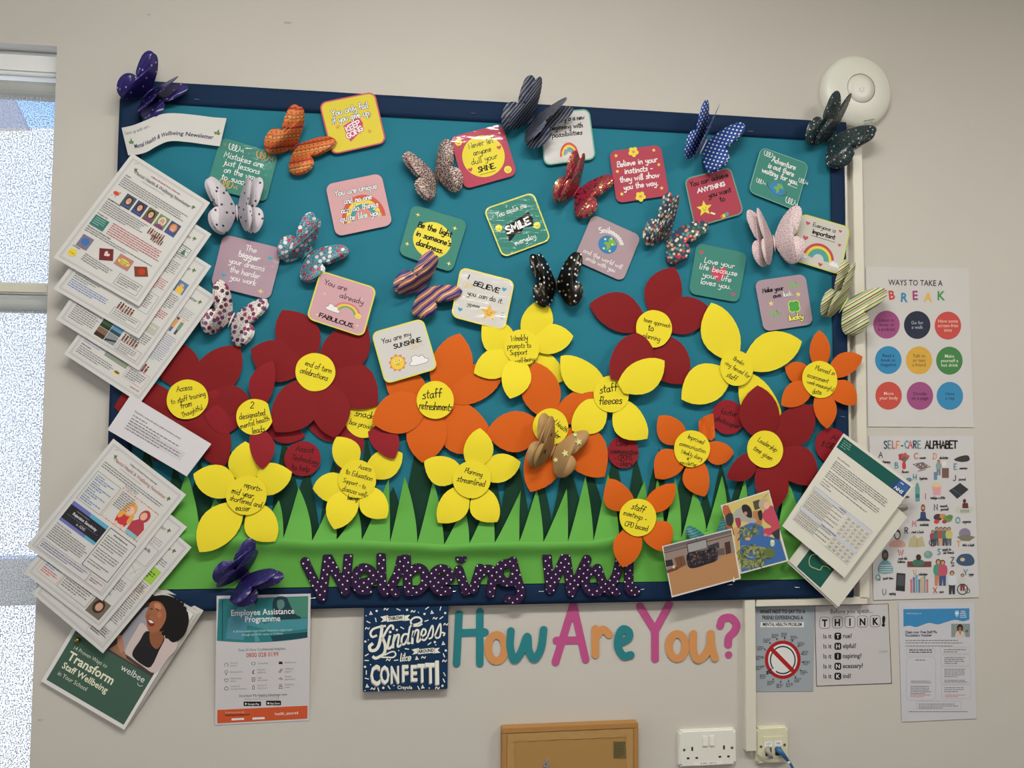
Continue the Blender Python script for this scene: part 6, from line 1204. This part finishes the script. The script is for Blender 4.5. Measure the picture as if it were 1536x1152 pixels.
A.done(t, 'picture'); B.done(t, 'lettering')
# ---- employee assistance poster
t, S = paper('wall_poster', 'white and teal employee assistance programme poster below the purple butterfly', 'poster', [(325, 893.8), (466, 890.5), (463.8, 1081), (322.4, 1087.6)], (.0290, .0285, .0015), 100, 150, (196, 193, 196), kind='gloss')
A = Art(S.X); A.tr = crop(310, 880, .191); B = Art(S.X, lift=9e-4); B.tr = A.tr
A.poly([(94, 96), (798, 74), (792, 400)] + crom([(792, 400), (700, 415), (560, 430), (400, 438), (240, 436), (80, 425)], 3)[1:], (46, 118, 124))
A.poly([(540, 90), (796, 80), (792, 240), (640, 250), (540, 200)], (70, 130, 110)); A.poly([(150, 408), (170, 250), (250, 160), (300, 165), (350, 220), (450, 290), (440, 330), (320, 300), (290, 420)], (74, 132, 150)); A.poly([(285, 100), (395, 90), (392, 130), (350, 180), (300, 140)], (30, 62, 76), 3); A.poly([(310, 120), (380, 130), (370, 190), (320, 180)], (70, 118, 118), 3)
A.poly([(530, 90), (620, 80), (650, 130), (690, 210), (740, 250), (560, 290), (520, 200)], (30, 62, 70), 3); A.poly([(555, 110), (600, 105), (612, 150), (580, 180), (556, 160)], (90, 126, 122), 3); A.poly([(400, 310), (560, 262), (792, 250), (790, 330), (520, 365)], (70, 138, 148)); A.rect(120, 98, 128, 424, (30, 80, 84)); A.poly([(500, 385), (790, 355), (792, 400), (520, 430)], (30, 70, 80)); A.poly([(370, 350), (390, 350), (420, 430), (380, 436)], (80, 140, 160))
B.text(440, 220, 'Employee Assistance', 66, WH, .012, ang=-2, sx=.90); B.text(440, 274, 'Programme', 66, WH, .012, ang=-2, sx=.90); B.text(440, 352, 'A 24 hour helpline from Health Assured to support you', 24, (180, 210, 212), 0, ang=-2, sx=.85); B.text(440, 380, 'through any of life\'s issues or problems.', 24, (180, 210, 212), 0, ang=-2, sx=.85)
B.text(436, 502, 'Free 24 Hour Confidential Helpline:', 31, (100, 120, 126), 0, ang=-2, sx=.82); B.text(438, 550, '0800 028 0199', 49, (186, 84, 70), .005, ang=-2, sx=.86)
for x, ls in ((185, ('Stress &|anxiety', 'Bereavement', 'Relationship|advice', 'Tenancy &|housing concerns')), (398, ('Counselling', 'Financial|wellbeing', 'Legal|information', 'Alcohol &|drug issues')), (612, ('Family issues', 'Childcare|support', 'Medical|information', 'Consumer|issues'))):
    for i, q in enumerate(ls):
        y = 616+i*61-(x-185)*.033; pr = q.split('|')
        for j, s_ in enumerate(pr): B.text(x, y+(j-(len(pr)-1)/2)*21, s_, 21, (150, 150, 156), 0, ang=-2, align='l', sx=.85)
        ix = x-31; 
        if i == 2 and x == 185: A.line(crom([(ix, y+12), (ix-16, y-6), (ix-8, y-16), (ix, y-8), (ix+8, y-16), (ix+16, y-6)], 3, True), 3, BKK, closed=True)
        elif i == 0 and x == 398: A.ring(ix, y-6, 13, 16, BKK, 0, 360, 16, .8)
        elif i == 1 and x == 398: B.text(ix, y+14, '£', 46, BKK, 0)
        elif x == 612 and i == 2: A.line([(ix-16, y), (ix-6, y), (ix, y-14), (ix+4, y+10), (ix+10, y-2), (ix+16, y-2)], 3.5, BKK)
        elif x == 612 and i == 0: [A.circ(ix+k*9, y-10, 5, BKK, n=8) for k in (-1, 0, 1)]; A.poly([(ix-18, y+6), (ix-12, y-6), (ix+12, y-6), (ix+18, y+6)], BKK)
        elif x == 612 and i == 3: A.ring(ix, y-12, 7, 10, BKK, 0, 360, 12); A.line([(ix-16, y+14), (ix-8, y-2), (ix+8, y-2), (ix+16, y+14), (ix-16, y+14)], 3, BKK)
        elif x == 612: A.ring(ix+6, y-10, 6, 9, BKK, 0, 360, 12); A.ring(ix-6, y+4, 6, 9, BKK, 0, 360, 12)
        elif i == 2: frame(A, ix-11, y-16, ix+11, y+14, 3, BKK); A.line([(ix-6, y-6), (ix+6, y-6)], 3, BKK); A.line([(ix-6, y+3), (ix+6, y+3)], 3, BKK)
        elif x == 398: A.line([(ix-7, y+14), (ix-7, y-6), (ix, y-18), (ix+7, y-6), (ix+7, y+14)], 3.4, BKK, closed=True)
        elif i == 3: A.line([(ix-12, y+12), (ix-15, y-4), (ix, y-16), (ix+15, y-4), (ix+12, y+12)], 3, BKK, closed=True)
        elif i == 1: A.ring(ix, y-8, 10, 13, BKK, 0, 360, 14); A.line([(ix, y+5), (ix-3, y+20)], 4, BKK)
        else: A.ring(ix, y-2, 12, 15, BKK, -60, 240, 16)
B.text(444, 860, 'Download \'My Healthy Advantage\' now', 28, (96, 110, 120), 0, ang=-2, sx=.84); frame(A, 414, 866, 564, 884, 2, G1); B.text(350, 886, 'Employer code:', 17, (150, 150, 156), 0); A.rrect(290, 902, 427, 937, 5, BK); A.rrect(467, 895, 584, 931, 5, BK); B.text(368, 928, 'Google Play', 21, WH, .01, sx=.9); B.text(536, 922, 'App Store', 21, WH, .01, sx=.9); A.poly([(302, 910), (318, 920), (302, 930)], WH); A.circ(484, 915, 8, WH, n=10)
A.poly([(84, 968), (792, 934), (790, 1036), (84, 1073)], (196, 84, 46)); B.text(145, 994, 'To find out more visit', 17, (226, 190, 170), 0, align='l', ang=-2); B.text(145, 1016, 'healthassuredeap.com', 23, (50, 30, 30), .012, align='l', ang=-2, sx=.95); A.poly([(196, 1034), (294, 1030), (294, 1046), (196, 1050)], (220, 214, 210)); A.poly([(360, 1027), (456, 1023), (456, 1040), (360, 1044)], (220, 214, 210)); B.text(628, 1004, 'health_assured', 32, (236, 226, 220), .008, ang=-3, sx=.95)
A.done(t, 'picture'); B.done(t, 'lettering')
# ---- kindness canvas
cs = [(546, 909.5), (672.4, 905.6), (671.7, 1034.4), (544, 1037.5)]; dK = .020; S = Sheet(cs, dK); t = Thing('canvas_block', 'square navy block reading throw kindness around like confetti', 'canvas block', S.base())
c = S.c; x0, x1 = (c[0].x+c[3].x)/2, (c[1].x+c[2].x)/2; z0, z1 = (c[2].z+c[3].z)/2, (c[0].z+c[1].z)/2; v, f = boxg(x0, x1, -dK, -.0005, z0, z1, .0015); t.part('block', v, f, mat((10, 44, 78), 'gloss', .3))
A = Art(S.X, 'gloss'); A.tr = crop(530, 890, .1389); B = Art(S.X, 'gloss', 6e-4); B.tr = A.tr; KW = (226, 222, 208)
rnd = random.Random(12)
for x, y, k in ((190, 215, 't'), (252, 190, 'd'), (353, 172, 's'), (488, 175, 'l'), (580, 178, 'd'), (645, 195, 's'), (703, 205, 'e'), (796, 160, 'l'), (850, 205, 't'), (941, 163, 'l'), (992, 212, 'd'), (138, 242, 'e'), (163, 310, 'l'), (243, 287, 'l'), (768, 222, 'd'), (790, 296, 'l'), (882, 270, 's'), (950, 264, 'l'), (998, 335, 's'), (152, 378, 's'), (130, 520, 'd'), (162, 502, 'e'), (145, 665, 'l'), (144, 725, 'l'), (127, 793, 'd'), (186, 770, 'e'), (140, 855, 'l'), (146, 920, 'l'), (150, 1000, 't'), (126, 1050, 'e'), (212, 1030, 's'), (270, 1038, 'l'), (324, 1020, 'd'), (385, 1015, 'l'), (438, 996, 'e'), (528, 373, 'l'), (470, 395, 'd'), (578, 600, 'l'), (490, 617, 'e'), (822, 543, 'l'), (880, 526, 'd'), (890, 556, 'e'), (972, 540, 't'), (998, 617, 'd'), (978, 668, 'l'), (984, 730, 's'), (378, 718, 's'), (462, 722, 'l'), (686, 700, 't'), (758, 692, 's'), (984, 873, 'l'), (978, 940, 'l'), (963, 998, 'd'), (908, 1022, 's'), (820, 1022, 'e'), (750, 1010, 't'), (704, 1020, 'l')):
    a = rnd.uniform(0, 3.1)
    if k == 'd': A.circ(x, y, 13, KW, n=12)
    elif k == 'e': A.circ(x, y, 7, KW, n=8)
    elif k == 'l': A.line([(x-20*math.cos(a), y-20*math.sin(a)), (x+20*math.cos(a), y+20*math.sin(a))], 11, KW)
    elif k == 's': a *= .3; A.line(crom([(x-22, y+8), (x-12, y-10), (x, y), (x+12, y+8), (x+22, y-10)], 3), 10, KW)
    else: A.poly([(x-20, y+18), (x-4, y-26), (x+22, y+14)], KW); A.line([(x-16, y+4), (x+12, y-4)], 3, (10, 44, 78))
def ribbon(x, y, w_, h_, an, txt):
    r = math.radians(an); q = lambda u, v: (x+u*math.cos(r)-v*math.sin(r), y+u*math.sin(r)+v*math.cos(r))
    A.poly([q(-w_*.85, -h_*.55), q(-w_*.4, -h_*.7), q(-w_*.4, h_*.25), q(-w_*.85, h_*.4), q(-w_*.7, -.05*h_)], KW); A.poly([q(w_*.85, h_*.6), q(w_*.4, h_*.6), q(w_*.4, -h_*.3), q(w_*.85, -h_*.35), q(w_*.7, h_*.1)], KW)
    A.poly([q(-w_*.52, -h_*.5), q(w_*.52, -h_*.5), q(w_*.52, h_*.5), q(-w_*.52, h_*.5)], (10, 44, 78)); A.poly([q(-w_*.5, -h_*.46), q(w_*.5, -h_*.46), q(w_*.5, h_*.46), q(-w_*.5, h_*.46)], KW); B.text(*q(0, h_*.26), txt, h_*.86, (16, 30, 50), .04, ang=an, sx=.78)
ribbon(455, 270, 190, 62, -6, 'THROW'); ribbon(785, 622, 180, 58, -6, 'AROUND')
# script word
def script(pts, w_): B.line(crom([(float(a), float(b2)) for a, b2 in pts], 5), w_, KW, inc=False)
script([(250, 455), (205, 470), (185, 430), (215, 385), (290, 360), (345, 352)], 24); script([(310, 350), (300, 450), (275, 560), (240, 610), (190, 615), (175, 575), (205, 545)], 34); script([(430, 385), (425, 352), (395, 352), (360, 400), (322, 470), (310, 490)], 24); script([(315, 480), (340, 540), (345, 600), (330, 650), (290, 680), (240, 700), (215, 685)], 32); script([(310, 690), (370, 690), (430, 690), (458, 660), (440, 630), (400, 635), (340, 665)], 16)
script([(395, 460), (378, 530), (372, 590), (398, 590), (425, 560)], 26); B.circ(398, 418, 15, KW, n=12); script([(448, 450), (432, 520), (428, 585)], 26); script([(436, 520), (465, 455), (492, 450), (486, 510), (478, 570), (500, 570), (525, 540)], 22)
script([(580, 440), (545, 445), (522, 490), (525, 545), (555, 545), (585, 490)], 22); script([(740, 330), (700, 350), (640, 345), (620, 300), (660, 262), (715, 262), (738, 300), (690, 330), (620, 350), (600, 420), (590, 490), (588, 540), (610, 535)], 20); script([(650, 410), (640, 470), (636, 540)], 26); script([(644, 470), (672, 405), (702, 400), (698, 460), (690, 520), (712, 515), (735, 480)], 22)
script([(735, 470), (775, 440), (782, 400), (755, 385), (735, 430), (740, 490), (768, 505), (800, 470)], 20); script([(800, 470), (850, 350), (862, 400), (850, 470), (820, 490)], 18); script([(880, 460), (935, 330), (945, 390), (935, 465), (900, 482), (885, 460)], 18); script([(945, 420), (985, 430), (975, 455)], 18)
B.hand(563, 728, 'like', 42, KW, 12, ang=-6, slant=.25)
for i, (ch, x, y, sz) in enumerate((('C', 240, 985, 300), ('O', 342, 972, 272), ('N', 452, 966, 258), ('F', 560, 948, 248), ('E', 655, 942, 240), ('T', 746, 952, 270), ('T', 836, 962, 300), ('I', 908, 975, 352))):
    for k in range(4): B.text(x-2+k*0-6*(k == 0), y+14-2*(k == 0), ch, sz*1.0, (150, 150, 146), .03, sx={'C': .52, 'O': .46, 'N': .5, 'F': .66, 'E': .64, 'T': .60, 'I': .75}[ch]) if k == 0 else None
    B.text(x, y, ch, sz, KW, .03, sx={'C': .52, 'O': .46, 'N': .5, 'F': .66, 'E': .64, 'T': .60, 'I': .75}[ch], ang=-1)
B.text(556, 1032, 'Crayola', 52, KW, .02, sx=.98)
A.done(t, 'confetti_print'); B.done(t, 'lettering')
# ---- two photographs
PX = Art
t, S = paper('photo_print', 'photograph of a craft table with leafy wreaths and a person in pink', 'photograph', [(1081, 758), (1153.4, 735), (1183, 841.4), (1110.6, 861)], (.060, .064, .058), 100, 150, (206, 204, 202), kind='gloss')
A = Art(S.X, 'gloss'); A.tr = crop(980, 730, .1476); A.poly([(700, 195), (1170, 48), (1355, 750), (890, 872)], (196, 180, 110))
A.poly([(705, 205), (760, 190), (800, 280), (760, 300), (800, 380), (830, 500), (745, 420)], (150, 90, 60)); A.poly([(1010, 150), (1080, 130), (1090, 220), (1030, 240)], (80, 70, 60)); A.poly([(1010, 250), (1070, 240), (1110, 300), (1100, 420), (1010, 400)], (170, 120, 80))
A.poly([(870, 420), (1000, 360), (1110, 400), (1160, 500), (1290, 540), (1352, 745), (895, 868)], (62, 102, 160)); A.poly([(820, 420), (880, 400), (870, 600), (860, 700)], (190, 150, 100))
A.poly([(705, 200), (745, 190), (770, 240), (745, 290), (712, 280)], (176, 90, 64), 3); A.poly([(740, 290), (800, 270), (815, 350), (790, 400), (745, 380)], (50, 60, 60), 3)
A.poly([(810, 290), (850, 230), (920, 200), (990, 240), (1000, 300), (1050, 340), (1010, 370), (900, 350), (830, 340)], (160, 158, 150), 3); A.poly([(900, 195), (950, 182), (995, 230), (1003, 310), (960, 310), (910, 260)], (46, 40, 42), 3); A.circ(938, 272, 18, (180, 130, 110), 20, n=12); A.poly([(830, 330), (880, 320), (890, 390), (860, 420)], (150, 60, 76), 3)
A.poly([(1060, 260), (1100, 240), (1110, 320), (1080, 340)], (50, 46, 46), 3)
A.poly([(1110, 270), (1200, 190), (1240, 260), (1285, 420), (1200, 490), (1140, 490), (1120, 430), (1200, 410), (1130, 350)], (180, 72, 92), 4); A.poly([(1200, 470), (1285, 420), (1285, 540), (1240, 530)], (60, 56, 60)); A.circ(1122, 178, 52, (176, 160, 136), 62, n=20); A.circ(1150, 190, 30, (214, 170, 150), 38, n=16); A.circ(1140, 490, 20, (196, 120, 100), 16, n=10)
rnd = random.Random(4); gsh = [(110, 120, 70), (84, 96, 60), (150, 150, 96), (66, 80, 56), (132, 138, 84)]
for k in range(230):
    a = rnd.uniform(0, 6.28); r_ = rnd.uniform(.55, 1.1); x = 1010+130*r_*math.cos(a)+rnd.uniform(-10, 10); y = 690+95*r_*math.sin(a); b2 = rnd.uniform(0, 3.1); l = rnd.uniform(20, 40)
    A.off += A.step*.1; A.raw([(x, y), (x+l*math.cos(b2)-9*math.sin(b2), y+l*math.sin(b2)+9*math.cos(b2)), (x+2*l*math.cos(b2), y+2*l*math.sin(b2)), (x+l*math.cos(b2)+9*math.sin(b2), y+l*math.sin(b2)-9*math.cos(b2))], [[0, 1, 2, 3]], gsh[k % 5])
for k in range(70):
    x = rnd.uniform(880, 1090); y = 440+rnd.uniform(-50, 50)-(x-980)*.2; b2 = rnd.uniform(0, 3.1); l = rnd.uniform(16, 30)
    A.off += A.step*.1; A.raw([(x, y), (x+l*math.cos(b2)-9*math.sin(b2), y+l*math.sin(b2)+9*math.cos(b2)), (x+2*l*math.cos(b2), y+2*l*math.sin(b2)), (x+l*math.cos(b2)+9*math.sin(b2), y+l*math.sin(b2)-9*math.cos(b2))], [[0, 1, 2, 3]], gsh[(k+2) % 5])
A.poly([(1130, 640), (1200, 625), (1240, 680), (1200, 720), (1140, 700)], (96, 112, 56), 3); A.circ(1210, 575, 23, (180, 196, 160), 34, n=14); A.circ(1210, 552, 22, (206, 214, 180), 12, n=14); A.circ(960, 530, 30, (200, 150, 120), 16, n=12); A.line([(1120, 108), (1160, 75)], 7, (150, 130, 90)); A.done(t, 'photo_image')
t, S = paper('photo_print', 'photograph of a school hall with a large seated group under a screen', 'photograph', [(993, 819.3), (1098, 792.7), (1111.5, 868), (1007.7, 896.3)], (.066, .068, .060), 150, 100, (206, 204, 202), kind='gloss')
A = Art(S.X, 'gloss'); A.tr = crop(980, 730, .1476); A.poly([(102, 612), (790, 438), (872, 925), (195, 1108)], (172, 128, 88)); A.poly([(102, 612), (790, 438), (832, 668), (700, 700), (640, 760), (400, 800), (270, 820), (138, 880)], (140, 124, 116)); A.poly([(102, 612), (790, 438), (795, 472), (640, 510), (350, 590), (110, 660)], (104, 96, 100)); A.poly([(108, 668), (800, 486), (803, 496), (110, 680)], (90, 76, 70))
A.poly([(338, 580), (540, 528), (556, 625), (350, 680)], (50, 48, 50)); A.poly([(346, 588), (534, 538), (546, 620), (358, 670)], (150, 150, 150)); A.line([(436, 520), (438, 548)], 4, (40, 40, 44)); A.poly([(556, 600), (665, 562), (672, 625), (560, 650)], (56, 60, 64)); A.poly([(212, 725), (310, 698), (334, 790), (250, 838)], (112, 76, 56)); A.line([(268, 708), (290, 815)], 4, (70, 50, 40)); A.poly([(120, 752), (190, 738), (205, 800), (130, 815)], (46, 44, 46)); A.poly([(135, 850), (240, 810), (255, 840), (140, 880)], (110, 60, 56)); A.poly([(722, 570), (778, 552), (792, 672), (738, 690)], (74, 52, 44)); A.circ(208, 815, 14, (206, 196, 150), 18, n=8)
A.poly([(640, 640), (720, 620), (730, 690), (650, 700)], (96, 84, 84))
A.poly([(340, 690), (430, 660), (540, 640), (630, 610), (650, 740), (540, 790), (400, 830), (350, 800)], (40, 36, 42), 3)
rnd = random.Random(8)
for k in range(170):
    u = rnd.random(); v_ = rnd.random(); x = 350+290*u; y = 690-75*u+v_*(120) ; c_ = [(36, 32, 40), (60, 54, 62), (26, 24, 30), (120, 92, 80), (50, 46, 60), (84, 76, 84)][k % 6]
    A.off += A.step*.05; n_ = 6; r_ = 8; A.raw([(x+r_*math.cos(i), y+r_*1.3*math.sin(i)) for i in range(6)], [[0, 1, 2, 3, 4, 5]], c_)
A.circ(582, 932, 5, (70, 50, 40), 3, n=6); A.poly([(812, 918), (818, 915), (828, 965), (808, 968)], (220, 214, 210)); A.done(t, 'photo_image')
